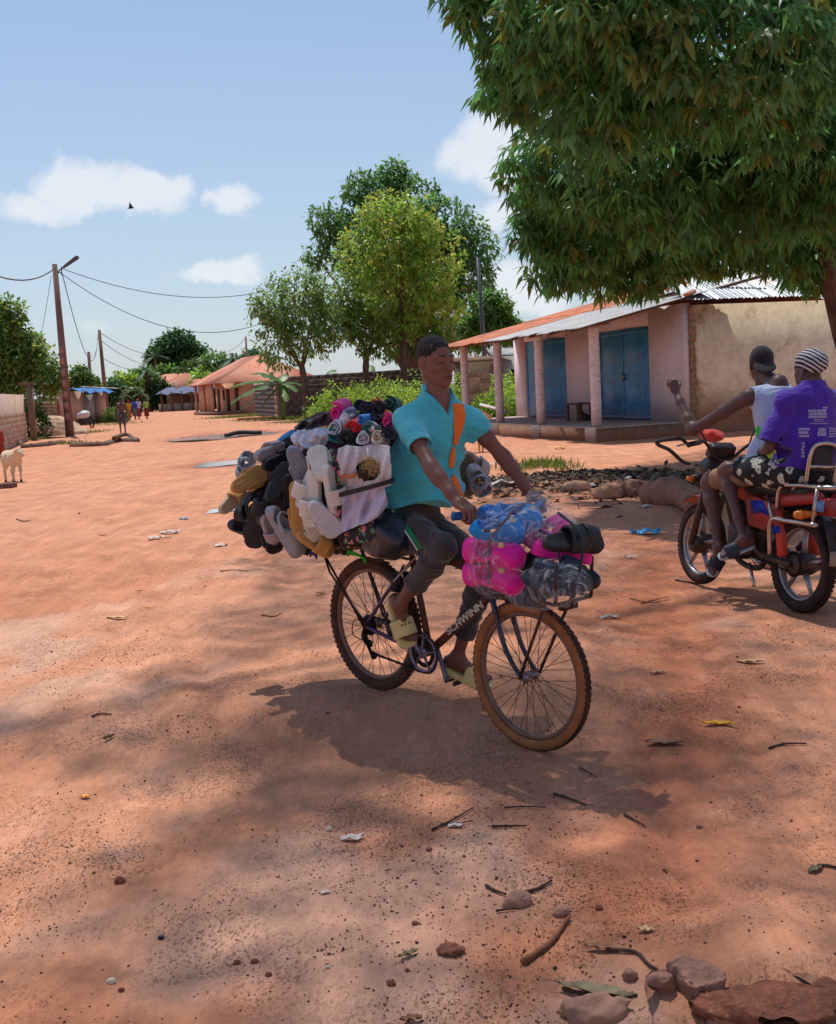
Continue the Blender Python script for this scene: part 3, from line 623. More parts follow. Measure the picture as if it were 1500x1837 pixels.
# the hip at the end wall: bright sheets facing the street
he = H(-.35, WV - .15, zr(WV - .15)); hs = nrm(HU + ZV * .42)
for k in range(9):
    v0 = WV - .1 + k * .74; lmax = 4.1 if k > 3 else 1.2 + .9 * k
    sheet('roof_sheet', H(-.45, v0, zr(WV) - .10 + .006 * (k % 2)), HV, hs, .80, lmax, M_SHINY, house, bend=.05)
b = MB(); hq = [H(-.45, WV - .12, zr(WV - .12) + .05), H(.9, 3.4, zr(3.4) + .07), H(2.6, 4.9, zr(4.9) + .06), H(3.6, RV, zr(RV) + .05)]
b.tube(spline(hq, 5), .10, 7, flat=.4); b.tube([H(3.5, RV, zr(RV) + .05), H(LEN + .2, RV, zr(RV) + .05)], .12, 7, flat=.4); b.build('ridge_cap', mat('ridge_rust', srgb(176, 112, 78), .7, .3, 3), house, world_=True)
for k in range(16):
    u = -.35 + k * .74
    if u > 3: sheet('roof_sheet', H(u, RV + .02, zr(RV) + .01), HU, nrm(HV - ZV * .3), .80, 3.9, M_RUST, house)
# ---------------------------------------------------------------- things on the porch
q = on_plane(1040, 757, H(0, 1.55, 0), HV); q[2] = HO[2] + PZ
st = thing('wooden_stool', 'rough wooden stool frame standing on the porch between the two blue doors', 'stool', q)
for (a, c) in ((-.33, -.2), (.33, -.2), (-.33, .2), (.33, .2)):
    b = MB(); b.box(HR @ V3(a, c, .23), (.035, .035, .23), HR); b.build('leg', M_WOOD, st, bevel=.005)
b = MB(); b.box(HR @ V3(0, 0, .485), (.4, .26, .024), HR); b.build('seat', M_WOOD, st, bevel=.005)
f = Field(); g0 = V3(0, 0, 0)
f.chain([(-.16, 0, .12), (.0, 0, .14), (.14, 0, .13)], [.11, .12, .09], .05).chain([(.14, 0, .15), (.22, 0, .27), (.30, 0, .26)], [.06, .05, .03], .03).cap((.20, .04, .30), (.16, .08, .36), .015, .008, .01).cap((.20, -.04, .30), (.16, -.08, .36), .015, .008, .01).cap((.12, .08, .04), (-.05, .12, .03), .03, .02, .02).cap((-.15, .08, .05), (-.02, .13, .03), .035, .02, .02)
v, fc = f.mesh(.012); v = v * .8; o = mo('goat', v @ HR.T + (q - HU * .15 + HV * .1), fc, mat('goat_coat', (.05, .03, .024), .9, .4, 14, bump=.4)); tag(o, 'small dark goat lying under the wooden stool on the porch', 'goat')
# ---------------------------------------------------------------- cement gate pillar and grey yard wall behind the trees
pp = G(858, 728); pp = P(862, 727, 47.); pp[2] = float(gz(pp[0], pp[1]))
bp_ = thing('gate_pillar', 'square cement block pillar standing between the porch columns and the green bushes', 'pillar', pp)
for r in range(9):
    for c in (0, 1):
        b = MB(); w = .21; off = (r % 2) * .0; b.box(V3((c - .5) * .43, 0, .11 + r * .22), (w, .2, .104)); b.build('block', M_BLK[(r + c) % 3], bp_, bevel=.008)
b = MB(); b.box(V3(0, 0, .99), (.4, .17, .97)); b.build('mortar', M_MORT, bp_)
w0 = P(500, 742, 72.); w1 = P(800, 735, 66.)
block_wall('block_wall', 'long grey cement block wall behind the bushes and the three young trees', w0, w1, 2.6, .62, .29, M_BLKG, M_MORTD, skip=lambda a, r, n: False)
w2 = P(460, 738, 84.); w3 = P(499, 741, 73.)
block_wall('block_wall', 'pale brown block wall joining the rust roofed house to the grey yard wall', w2, w3, 2.45, .62, .29, M_BLKP[2:] + M_BLK[1:2], M_MORT)
# white outbuilding seen between the columns
wp = P(928, 690, 60.); wp[2] = 0
t = thing('outbuilding', 'small white outbuilding with a dark window seen between the porch columns', 'building', wp)
b = MB(); b.box(V3(.3, 1.5, 1.3), (1.3, 1.5, 1.75)); b.build('wall', mat('white_wash', srgb(200, 206, 206), .9, .1, 4, dirt=srgb(150, 140, 130), dirtamt=.4), t)
b = MB(); b.box(V3(.0, -.012, 1.75), (.32, .02, .42)); b.build('window', M_DARK, t)
b = MB(); b.box(V3(.2, 1.4, 3.1), (1.5, 1.8, .04), rotm((1, 0, 0), .12)); b.build('roof', M_ZINC, t)
bw = P(893, 690, 58.); bw[2] = 0
t = thing('brick_shed', 'low unplastered brown shed beside the white outbuilding', 'shed', bw); b = MB(); b.box(V3(-.9, 1, 1.35), (1.2, 1, 1.35)); b.build('wall', M_BLK[2], t); b = MB(); b.box(V3(-.9, .9, 2.76), (1.3, 1.2, .04), rotm((1, 0, 0), .1)); b.build('roof', M_WOOD, t)
# rail lying in the weeds by the porch
b = MB(); b.tube([P(862, 726, 41.), P(909, 738, 38.)], .05, 7); tag(b.build('pole', mat('white_pole', srgb(205, 200, 200), .7, .1)), 'thin white pole leaning in the weeds beside the porch', 'pole')
# ---------------------------------------------------------------- left side of the road
wl0 = G(-75, 838); wl1 = G(47, 791)
lw = block_wall('roadside_wall', 'sunlit pinkish block wall with dark streaks at the edge of the road by the sheep', wl0, wl1, 2.2, .55, .2, M_BLKP, mat('mortar_pink', srgb(186, 160, 144), .95, .2, 4))
gp = thing('wall_post', 'slim dark post standing at the end of the pinkish roadside wall', 'post', wl1 + V3(.25, .4, 0)); b = MB(); b.box(V3(0, 0, 1.3), (.12, .12, 1.3)); b.build('post', M_BLK[2], gp); b = MB(); b.box(V3(-.1, 0, 2.66), (.34, .16, .05)); b.build('cap', M_WOOD, gp)
# hut with a grey zinc roof
h0 = P(50, 762, 66.); h1 = P(103, 762, 72.); h0[2] = h1[2] = 0
ht = block_wall('block_hut', 'low cement block hut with a pale zinc roof behind the street lamp pole', h0, h1, 1.85, .5, .2, M_BLK, M_MORT, cat='hut')
e = nrm(h1 - h0); n = V3(-e[1], e[0], 0); b = MB(); L_ = np.linalg.norm(h1 - h0)
b.box(h0 + e * L_ / 2 + n * 3 + ZV * 1., (L_ / 2, .1, 1.3), np.stack([e, n, ZV], 1)); b.box(h0 + n * 1.6 + ZV * .98, (.1, 1.4, 1.1), np.stack([e, n, ZV], 1)); b.box(h1 + n * 1.6 + ZV * .98, (.1, 1.4, 1.1), np.stack([e, n, ZV], 1)); b.build('wall', M_BLK[2], ht, world_=True)
for k in range(7): sheet('roof_sheet', h0 + e * (-.5 + k * .8) - n * .5 + ZV * (1.98 + .01 * (k % 2)), e, nrm(n + ZV * .28), .84, 3.9, M_ZINC, ht)
b = MB(); b.box(h1 + e * .35 + ZV * 1.02, (.16, .16, 1.1), np.stack([e, n, ZV], 1)); b.build('corner_post', mat('red_block', srgb(150, 92, 72), .95, .25, 6, bump=.5), ht, world_=True)
# shed with the blue tarpaulin
s0 = P(133, 752, 84.); s1 = P(192, 752, 96.); s0[2] = s1[2] = 0; e = nrm(s1 - s0); n = V3(-e[1], e[0], 0); SR = np.stack([e, n, ZV], 1); L_ = np.linalg.norm(s1 - s0)
sh = thing('kiosk', 'pale roadside kiosk with a grey metal door under a blue tarpaulin', 'kiosk', s0)
b = MB(); b.box(s0 + e * L_ * .16 + n * .1 + ZV * 1.25, (L_ * .16, .1, 1.25), SR); b.box(s0 + e * L_ * .88 + n * .1 + ZV * 1.25, (L_ * .12, .1, 1.25), SR); b.box(s0 + e * L_ * .5 + n * 2.4 + ZV * 1.25, (L_ * .5, .1, 1.25), SR); b.box(s1 + n * 1.3 + ZV * 1.25, (.1, 1.05, 1.25), SR); b.box(s0 + n * 1.3 + ZV * 1.25, (.1, 1.05, 1.25), SR)
b.build('wall', mat('pale_clay', srgb(206, 170, 152), .9, .15, 3, dirt=srgb(150, 110, 90), dirtamt=.5), sh, world_=True)
b = MB(); b.box(s0 + e * L_ * .54 + n * .12 + ZV * 1.12, (L_ * .215, .03, 1.12), SR); b.build('door', mat('grey_metal_door', srgb(150, 142, 140), .6, .15, 2, dirt=srgb(110, 90, 80), dirtamt=.4), sh, world_=True)
g = np.zeros((13, 6, 3)); rr = random.Random(8)
for i in range(13):
    for j in range(6): g[i, j] = s0 + e * (-.5 + i / 12 * (L_ + 1.)) + n * (-.9 + j * .75) + ZV * (2.62 + .22 * j / 5 + .10 * math.sin(i * 1.9) * (1 if j < 2 else .3) - (.25 if j == 0 else 0) + rr.uniform(-.04, .04))
b = MB(); b.grid(g); b.grid(g - ZV * .02, flip=True); b.build('tarpaulin', mat('blue_tarp', srgb(40, 104, 170), .6, .2, 2, bump=.5, bscale=5), sh, world_=True, smooth_=True)
for k in range(2): sheet('roof_sheet', s1 + e * (-.7 + .7 * k) - n * 1.1 + ZV * (2.66 + .02 * k), e, nrm(n + ZV * .1), .75, 3., M_ZINC, sh)
for k in (0, .33): 
    b = MB(); b.tube([s0 + e * (L_ * k) - n * .8, s0 + e * (L_ * k) - n * .8 + ZV * 2.6], .05, 6); b.build('pole', M_WOOD, sh, world_=True)
# ---------------------------------------------------------------- far houses along the road
def far_house(label, c, fwd, wd, dp, eave, ridge, wallm, roofm, doors, gable=False, porch=None, over=.7):
    """c: middle of the front at the ground; fwd: outward direction of the front"""
    c = np.array(c, float); c[2] = float(gz(c[0], c[1])) - .03; f = nrm(np.append(np.asarray(fwd, float)[:2], 0)); s = np.cross(ZV, f); Mx = np.stack([s, f, ZV], 1)
    t = thing('village_house', label, 'house', c); b = MB()
    b.box(V3(0, 0, 0) - f * dp / 2 + ZV * eave / 2, (wd / 2, dp / 2, eave / 2), Mx); b.build('wall', wallm, t)
    for (x, w, h, z, nm) in doors:
        o = MB(); o.box(s * x + f * .02 + ZV * (z + h / 2), (w / 2, .05, h / 2), Mx); o.build(nm, M_DARK if nm != 'door' else mat('far_door', srgb(86, 56, 46), .8, .3), t)
    a = wd / 2 + over; d0 = over + (porch or 0); d1 = dp + over; hl = min(a * .55, wd * .3)
    pts = [s * -a + f * d0, s * a + f * d0, s * a - f * d1, s * -a - f * d1]; mid = -(d1 - d0) / 2
    r0, r1 = s * -(a - hl) + f * mid + ZV * ridge, s * (a - hl) + f * mid + ZV * ridge; pts = [q + ZV * (eave - .25) for q in pts]
    for quad in ((pts[0], pts[1], r1, r0), (pts[2], pts[3], r0, r1), (pts[1], pts[2], r1), (pts[3], pts[0], r0)):
        o = MB(); vv = list(quad) + [q - ZV * .05 for q in quad]; k = len(quad)
        o.add(vv, [tuple(range(k)), tuple(range(2 * k - 1, k - 1, -1))] + [(i, k + i, k + (i + 1) % k, (i + 1) % k) for i in range(k)]); o.build('roof_slope', roofm, t)
    if porch:
        n_ = max(3, int(wd / 3))
        for i in range(n_ + 1):
            o = MB(); o.box(s * (-wd / 2 + wd * i / n_) + f * (porch + .1) + ZV * (eave / 2 - .15), (.10, .10, eave / 2 - .15), Mx); o.build('porch_post', wallm, t)
        o = MB(); o.box(f * (porch / 2 + .2) + ZV * .12, (wd / 2 + .2, porch / 2 + .2, .16), Mx); o.build('porch_floor', M_CONC, t)
    return t, s, f
M_CLAY = mat('clay_wall', srgb(216, 170, 142), .95, .2, 1.2, dirt=srgb(140, 90, 70), dirtamt=.5); M_CLAY2 = mat('brown_clay_wall', srgb(160, 108, 84), .95, .2, 1.2, dirt=srgb(100, 70, 56), dirtamt=.6)
M_RUST2 = mat('orange_rust_roof', srgb(176, 104, 80), .8, .25, .7, c2=srgb(190, 130, 106), c2scale=.3, bump=.8, bscale=14, stretch=(1, 1, .2))
hc = P(412, 730, 100.); far_house('clay house with wide rust orange hip roof beyond the banana plants', hc, (-.92, -.38), 10., 6., 2.9, 4.9, M_CLAY, M_RUST2, [(-3.6, 1.1, 2.1, .1, 'door'), (-.2, 1.1, 2.1, .1, 'door'), (3., 1.1, 2.1, .1, 'door'), (-2.0, .9, .9, 1.2, 'window')], porch=1.7)
hc = P(282, 726, 165.); far_house('farthest brown house with a low rusty roof at the road end', hc, (-.6, -.8), 12., 9., 3.2, 5.2, M_CLAY2, M_RUST2, [(-2.5, 1.3, 2.2, .1, 'door'), (2.5, 1., 1., 1.2, 'window')])
# stall with the grey-blue tarpaulin
c = P(333, 730, 140.); c[2] = 0; t = thing('market_stall', 'open stall of grey boards under a dark blue tarpaulin at the road end', 'stall', c); e = nrm(V3(1, -.18, 0)); n = V3(-e[1], e[0], 0); Mx = np.stack([e, n, ZV], 1)
for k in range(6): b = MB(); b.box(e * (-3 + k * 1.3) + ZV * 1.2, (.1, .1, 1.2), Mx); b.build('post', M_WOOD, t)
for k in range(7): b = MB(); b.box(e * (-3.0 + k * 1.0) + n * .05 + ZV * .45, (.47, .05, .5), Mx); b.build('board', mat('grey_board', srgb(150, 132, 124), .9, .25, 3), t)
b = MB(); b.box(e * .3 + n * 3 + ZV * 1.2, (3.8, .1, 1.2), Mx); b.build('back_wall', M_WOOD, t)
g = np.array([[e * (-3.6 + i * .75) + n * (-.5 + j * 1.2) + ZV * (2.15 + .25 * j + .12 * math.sin(i * 2.3) + (.35 if i > 8 else 0)) for j in range(4)] for i in range(11)]); b = MB(); b.grid(g); b.grid(g - ZV * .03, flip=True); b.build('tarpaulin', mat('navy_tarp', srgb(66, 74, 112), .6, .25, 2), t, smooth_=True)
c = P(362, 735, 118.); c[2] = 0; t = thing('wall_stub', 'short pale plastered wall with a rusty lean-to beside the clay house', 'wall', c); b = MB(); b.box(V3(.4, .8, 1.5), (.6, .9, 1.5)); b.build('wall', M_CLAY, t); b = MB(); b.box(V3(.2, .5, 3.15), (1.1, 1.2, .05), rotm((1, 0, 0), .2)); b.build('roof', M_RUST2, t)
# ================================================================ TREES AND PLANTS
M_LEAF = mat('leaf', (1, 1, 1), .42, .12, 3, attr=True, transl=.55, spec=.5)
M_LEAFM = mat('soft_leaf', (1, 1, 1), .5, .12, 3, attr=True, transl=.45, spec=.35)
M_BARK = mat('bark', srgb(112, 86, 74), .95, .3, 8, bump=.9, bscale=22, stretch=(1, 1, .35), dirt=srgb(70, 52, 46), dirtamt=.5)
def leaf_verts(p, d, L, W, rg, roll=1., sag=.15):
    n = len(p); d = d / (np.linalg.norm(d, axis=1, keepdims=True) + 1e-9); up = np.tile([0., 0, 1.], (n, 1)) + rg.normal(size=(n, 3)) * .55 * roll
    w = np.cross(d, up); w /= np.linalg.norm(w, axis=1, keepdims=True) + 1e-9; nn = np.cross(w, d)
    L = L[:, None]; W = W[:, None]
    m = p + d * L * .42 - nn * L * .0; tip = p + d * L - np.array([0, 0, 1.]) * L * sag
    v = np.stack([p, m - w * W * .5 + nn * W * .12, m, m + w * W * .5 + nn * W * .12, tip], 1)
    return v
_lf = np.array([(0, 2, 1), (0, 3, 2), (1, 2, 4), (2, 3, 4)])
def foliage_mesh(name, pos, dirs, L, W, cols, m, parent, rg, roll=1., sag=.15, kindname='foliage', stuff=True):
    v = leaf_verts(pos, dirs, L, W, rg, roll, sag); n = len(pos)
    f = (_lf[None] + 5 * np.arange(n)[:, None, None]).reshape(-1, 3).astype(np.int32)
    o = mo(kindname, v.reshape(-1, 3), f, m, parent, True, True, col=np.repeat(cols, 5, 0))
    if stuff: kind(o, 'stuff')
    return o
def crown_points(lobes, n, rg, shell=3.5, rough=.16):
    """cluster centres spread through the lobes, more of them near the surface"""
    C = np.array([l[0] for l in lobes], float); Rr = np.array([np.ones(3) * np.asarray(l[1], float) for l in lobes]); wt = np.array([(l[2] if len(l) > 2 else 1.) for l in lobes]) * (Rr.prod(1) ** (2 / 3)); wt /= wt.sum()
    i = rg.choice(len(lobes), n, p=wt); u = rg.normal(size=(n, 3)); u /= np.linalg.norm(u, axis=1, keepdims=True)
    r = rg.random(n) ** (1 / shell)
    # lumpy outline: twigs stick out, hollows between them
    k = np.array([nrm(rg.normal(size=3)) * rg.uniform(2.5, 6) for _ in range(6)]); ph = rg.uniform(0, 6.28, 6)
    bump = sum(np.sin(u @ k[j] + ph[j] + i * 1.7) for j in range(6)) / 3.
    p = C[i] + u * Rr[i] * (r * (1 + rough * bump))[:, None]
    return p, u, i
def leaf_cols(n, rg, base, var, alt=None, altp=0.):
    c = np.array(base)[None] * rg.uniform(1 - var, 1 + var, (n, 1)) * rg.uniform(.92, 1.08, (n, 3))
    if alt is not None: q = rg.random(n) < altp; c[q] = np.array(alt) * rg.uniform(.7, 1.2, (q.sum(), 1))
    return c
def trunk_mesh(paths, parent, m=None, name='trunk'):
    b = MB()
    for pts, r0, r1 in paths:
        q = spline(pts, 6); rr = random.Random(int(abs(q[0][0] * 100)))
        b.tube(q, np.linspace(r0, r1, len(q)) * np.array([1 + .08 * math.sin(3 * i + r0 * 50) for i in range(len(q))]), 9)
    return b.build(name, m or M_BARK, parent, True, True)
def tree(name, label, base, lobes, n, k, L, W, base_col, alt=None, altp=0., droop=.25, cl=.28, seed=1, trunk_r=.16, fork=.45, shell=3.5, rough=.16, m=None, trunk=True, cat='tree', group=None, limb_r=None, var=.4, multi=1, sag=.15):
    rg = np.random.default_rng(seed); base = np.array(base, float); t = thing(name, label, cat, base, group)
    p, u, li = crown_points(lobes, n, rg, shell, rough)
    q = np.repeat(p, k, 0); uo = np.repeat(u, k, 0); nn = len(q)
    d = uo * .55 + rg.normal(size=(nn, 3)) * .8 + np.array([0, 0, -droop * 2.2]); q = q + rg.normal(size=(nn, 3)) * cl * .45
    LL = L * rg.uniform(.65, 1.25, nn); WW = W * rg.uniform(.7, 1.2, nn)
    cc = leaf_cols(n, rg, base_col, var, alt, altp); cc = np.repeat(cc, k, 0) * rg.uniform(.8, 1.2, (nn, 1))
    foliage_mesh('foliage', q, d, LL, WW, cc, m or M_LEAF, t, rg, sag=sag, kindname='crown')
    if trunk:
        cs = np.array([l[0] for l in lobes], float); cen = cs.mean(0); zt = base[2] + (min(c[2] - np.max(np.asarray(l[1]) * np.ones(3)) * .5 for c, l in zip(cs, lobes)) - base[2]); fk = base + (cen - base) * np.array([.35, .35, 0]); fk[2] = base[2] + max(.8, (zt - base[2]) * fork * 1.6)
        paths = [([base - V3(0, 0, .1), base + (fk - base) * .5 + V3(.04, 0, 0), fk], trunk_r * 1.15, trunk_r * .85)]
        for j, c in enumerate(cs): paths.append(([fk - V3(0, 0, .1), fk + (c - fk) * .45 + rg.normal(size=3) * .12, c], trunk_r * .5, trunk_r * .12))
        for j in rg.choice(len(p), min(len(p), 26), replace=False):
            c = cs[li[j]]; paths.append(([c, (c + p[j]) / 2 + rg.normal(size=3) * .1, p[j]], trunk_r * .14, trunk_r * .05))
        trunk_mesh(paths, t)
    return t
def lobe(px, py, d, rpx, sq=1., dz=1., w=1.):
    r = rpx / FPX * d; return (P(px, py, d), (r, r * dz, r * sq), w)
GREEN = (.13, .25, .05); DEEP = (.08, .18, .055); LIME = (.30, .46, .06); MANGO = (.13, .31, .095)
# ---------------------------------------------------------------- the old mango that shades the street
rg = np.random.default_rng(77)
mb = np.array([9.9, 23.5, 0.]); mb[2] = float(gz(mb[0], mb[1]))
mango = thing('mango_tree', 'huge old mango tree with drooping dark leaves hanging over the shop house', 'tree', mb)
ML = [lobe(1040, 395, 20, 118), lobe(1000, 300, 19, 92), lobe(965, 410, 20, 48), lobe(1010, 470, 20.5, 52), lobe(1160, 420, 21, 105), lobe(1150, 290, 18, 150), lobe(1090, 480, 21, 55), lobe(1240, 440, 21.5, 62), lobe(1440, 60, 14, 120), lobe(1500, 340, 20, 110), lobe(1380, 170, 15, 110), lobe(1290, 390, 22, 105), lobe(1400, 425, 22.5, 80), lobe(1490, 420, 23, 100), lobe(1260, 250, 19, 165), lobe(1400, 270, 18, 170), lobe(1510, 240, 17, 150),
      lobe(925, 140, 16, 62), lobe(985, 120, 15.5, 95), lobe(880, 30, 15, 62), lobe(835, -25, 15, 55), lobe(1000, 10, 14, 120), lobe(1110, 120, 14.5, 150), lobe(1260, 60, 13.5, 170), lobe(1120, -20, 13, 130), lobe(905, 85, 15.5, 50), lobe(880, 175, 16.5, 24), lobe(1455, 480, 23, 42), lobe(1170, 495, 21.5, 38)]
p, u, li = crown_points(ML, 8200, rg, 3.2, .24)
# unseen leaf layer of the crown overhead, shaped to cast the street's shade
def inpoly(x, y, poly):
    c = False; j = len(poly) - 1
    for i in range(len(poly)):
        (xi, yi), (xj, yj) = poly[i], poly[j]
        if (yi > y) != (yj > y) and x < (xj - xi) * (y - yi) / (yj - yi) + xi: c = not c
        j = i
    return c
SHADE = [(470, 985), (640, 960), (860, 905), (960, 868), (1120, 835), (1300, 800), (1700, 780), (2600, 900), (2600, 2600), (-300, 2600), (-200, 1960), (60, 1780), (-60, 1700), (60, 1600), (150, 1540), (330, 1440), (280, 1395), (60, 1345), (-80, 1330), (-80, 1300), (150, 1290), (300, 1215), (400, 1150), (330, 1130), (480, 1060), (430, 1010)]
HOLES = [[(400, 1235), (520, 1185), (640, 1170), (800, 1150), (980, 1130), (960, 1165), (790, 1205), (640, 1215), (460, 1250)], [(690, 1360), (770, 1350), (810, 1440), (730, 1450)], [(470, 1350), (420, 1400), (340, 1420), (300, 1370)]]
hi = []
sx, sy = SUND[0] / SUND[2], SUND[1] / SUND[2]
gx_, gy_ = np.meshgrid(np.arange(-4, 9, .25), np.arange(.2, 26, .25), indexing='ij')
for X, Y in zip(gx_.ravel(), gy_.ravel()):
    if Y > 2.6:
        px, py = proj((X, Y, 0)); ok = inpoly(px, py, SHADE) and not any(inpoly(px, py, h) for h in HOLES)
    else: ok = X > -1.1 + .3 * math.sin(Y * 3)
    if ok: hi.append((X, Y, 0))
hi = np.array(hi); st_ = .25 / 5; q_ = (np.arange(5) - 2) * st_; ox, oy = np.meshgrid(q_, q_); off_ = np.stack([ox.ravel(), oy.ravel(), 0 * ox.ravel()], 1)
cp = (hi[:, None, :] + off_[None]).reshape(-1, 3); rn_ = 1 - smooth(.55, 1.2, np.hypot((cp[:, 0] - .12) / 1.5, (cp[:, 1] - 4.95) / .95)); near_ = rg.random(len(cp)) < .85 * rn_; near2_ = rg.random(len(cp)) < .6 * rn_  # extra leaves thicken the layer here to fade the bicycle's own shadow
cp = np.concatenate([cp[rg.random(len(cp)) < .86 - .28 * smooth(.9, 1.8, cp[:, 0])], cp[near_], cp[near2_]]); cp = cp + rg.uniform(-.045, .045, size=cp.shape); zz_ = rg.uniform(17.5, 21.5, len(cp)) + 1.2 * np.sin(cp[:, 0] * .9) * np.sin(cp[:, 1] * .7); cp = np.stack([cp[:, 0] + sx * zz_, cp[:, 1] + sy * zz_, zz_], 1)
hi = np.stack([hi[:, 0] + sx * 19.5, hi[:, 1] + sy * 19.5, hi[:, 2] + 19.5], 1)
def mango_leaves(pts, outw, k, L, W, rg, lighten=1.):
    q = np.repeat(pts, k, 0); nn = len(q); a = rg.uniform(0, 6.28, nn); out = np.stack([np.cos(a), np.sin(a), np.zeros(nn)], 1)
    d = out * .75 + np.repeat(outw, k, 0) * .3 + np.array([0, 0, -1.]) * rg.uniform(.0, 1.35, (nn, 1)) + rg.normal(size=(nn, 3)) * .22; q = q + out * .02 + rg.normal(size=(nn, 3)) * .03
    return q, d, L * rg.uniform(.6, 1.2, nn), W * rg.uniform(.75, 1.2, nn)
# the crown is open between the upper bough and the lower mass, and at a few places under its edge
GAPS = [[(830, 215), (900, 200), (960, 222), (905, 258), (840, 270)], [(1000, 545), (1060, 520), (1100, 560), (1040, 590)], [(1190, 540), (1260, 490), (1330, 505), (1310, 560)], [(1120, 545), (1150, 530), (1170, 560)]]
kp_ = np.array([not any(inpoly(*proj(x), g_) for g_ in GAPS) for x in p]); p, u = p[kp_], u[kp_]
q, d, LL, WW = mango_leaves(p, u, 8, .24, .070, rg)
cc = np.repeat(leaf_cols(len(p), rg, MANGO, .38, (.20, .25, .055), .10), 8, 0) * rg.uniform(.75, 1.25, (len(q), 1))
yel = rg.random(len(q)) < .012; cc[yel] = (.22, .17, .03)
# the leaves that show largest are parts of their own
camd = np.linalg.norm(q - CAMP, axis=1); vis = np.array([0 < a < 1500 and b_ > 0 for a, b_ in (proj(x) for x in q[:])]) if False else None
v_ = q - CAMP; zc = v_ @ _fw; ax_ = PW / 2 + FPX * (v_ @ _rt) / zc; ay_ = PH / 2 - FPX * (v_ @ _up) / zc
# only those with nothing of the crown right in front of them
inside = (ax_ > 5) & (ax_ < 1495) & (ay_ > 5) & (ay_ < 900); order = np.argsort(np.where(inside, camd, 1e9))
near = order[:290]; mask = np.ones(len(q), bool); mask[near] = False
foliage_mesh('foliage', q[mask], d[mask], LL[mask], WW[mask], cc[mask], M_LEAF, mango, rg, sag=.2, kindname='foliage')
q2, d2, L2, W2 = mango_leaves(cp, np.zeros_like(cp), 1, .145, .055, rg); c2_ = leaf_cols(len(cp), rg, MANGO, .3)
foliage_mesh('foliage', q2, d2, L2, W2, c2_, M_LEAFM, mango, rg, sag=.2, kindname='shade_canopy')
def long_leaf(L, W, seed, n=7):
    """one mango leaf with a midrib fold and a curl"""
    rr = random.Random(seed); g = np.zeros((n, 3, 3)); cu = rr.uniform(.15, .4); wv = rr.uniform(-.02, .02)
    for i in range(n):
        t = i / (n - 1); w = W * .5 * (math.sin(math.pi * min(1, t * .93 + .04)) ** .75); z = -cu * L * t * t * .8
        for j, s in enumerate((-1, 0, 1)): g[i, j] = (s * w, L * t, z + abs(s) * w * .32 + wv * math.sin(t * 9 + s))
    b = MB(); b.grid(g); return np.concatenate(b.v), b.f
LEAFM = [mat(f'mango_leaf_{i}', c, .40, .18, 9, spec=.45, transl=.38, stretch=(1, .4, 1)) for i, c in enumerate(((.15, .29, .085), (.17, .30, .08), (.12, .24, .075), (.24, .30, .07)))]
LV = [make_mesh('leaf', *long_leaf(.24, .066, s), LEAFM[s % 4]) for s in range(8)]
for j, i in enumerate(near):
    o = obj('leaf', LV[j % 8], mango); o.location = Vector(q[i] - mb); y = nrm(d[i]); x = nrm(np.cross(y, V3(0, 0, 1) + rg.normal(size=3) * .4)); o.rotation_euler = euler_from(x, y, np.cross(x, y)); o.scale = (float(WW[i] / .066),) * 3
tp = P(1545, 700, 23.); tq = P(1496, 545, 22.5)
paths = [([mb - V3(0, 0, .2), mb + V3(-.05, 0, 1.), tp, tq, P(1480, 430, 21.5)], .30, .12)]
for l in ML[::2]:
    if l[0][1] < 20.8: paths.append(([P(1400, 250, 21), (P(1400, 250, 21) + l[0]) / 2 + rg.normal(size=3) * .3, l[0]], .07, .02))
for c in hi[::700]: paths.append(([mb + V3(.15, .1, -.2), mb + V3(.3, .2, 9.), (mb + c) / 2 + V3(0, 0, 9.5), c], .2, .03))
trunk_mesh(paths, mango, mat('mango_bark', srgb(92, 74, 66), .95, .35, 6, bump=1., bscale=14, stretch=(1, 1, .3), dirt=srgb(56, 44, 40), dirtamt=.6, bdist=.04))
# ---------------------------------------------------------------- trees in the middle distance
def g0(px, y): q = P(px, 700, y); q[2] = float(gz(q[0], q[1])); return q
D1, D2, D3 = 66., 64., 66.
tree('young_tree', 'bright yellow-green young tree with a tall rounded crown behind the rider', g0(722, D1), [lobe(718, 430, D1, 78), lobe(655, 470, D1, 60), lobe(770, 480, D1, 60), lobe(715, 525, D1, 82), lobe(790, 555, D1, 46), lobe(745, 400, D1, 42), lobe(680, 395, D1, 45)], 1900, 6, .30, .15, (.26, .44, .07), (.44, .48, .08), .40, .2, .24, 2, .20, .62, 4., .34)
tree('young_tree', 'thin spreading young tree with silvery green leaves beside the banana plant', g0(552, D2), [lobe(530, 545, D2, 62), lobe(490, 560, D2, 46), lobe(560, 595, D2, 56), lobe(500, 615, D2, 42), lobe(580, 530, D2, 42), lobe(465, 545, D2, 20)], 1050, 6, .28, .13, (.19, .31, .09), (.32, .40, .12), .25, .2, .24, 3, .20, .5, 4., .36)
tree('young_tree', 'leaning forked young tree between its two neighbours behind the cloth bundle', g0(648, D3), [lobe(640, 580, D3, 54), lobe(690, 590, D3, 46), lobe(605, 556, D3, 46), lobe(785, 600, D3, 30)], 950, 6, .28, .14, (.18, .30, .06), (.36, .42, .09), .25, .2, .24, 4, .2, .6, 4., .36)
D4 = 92.
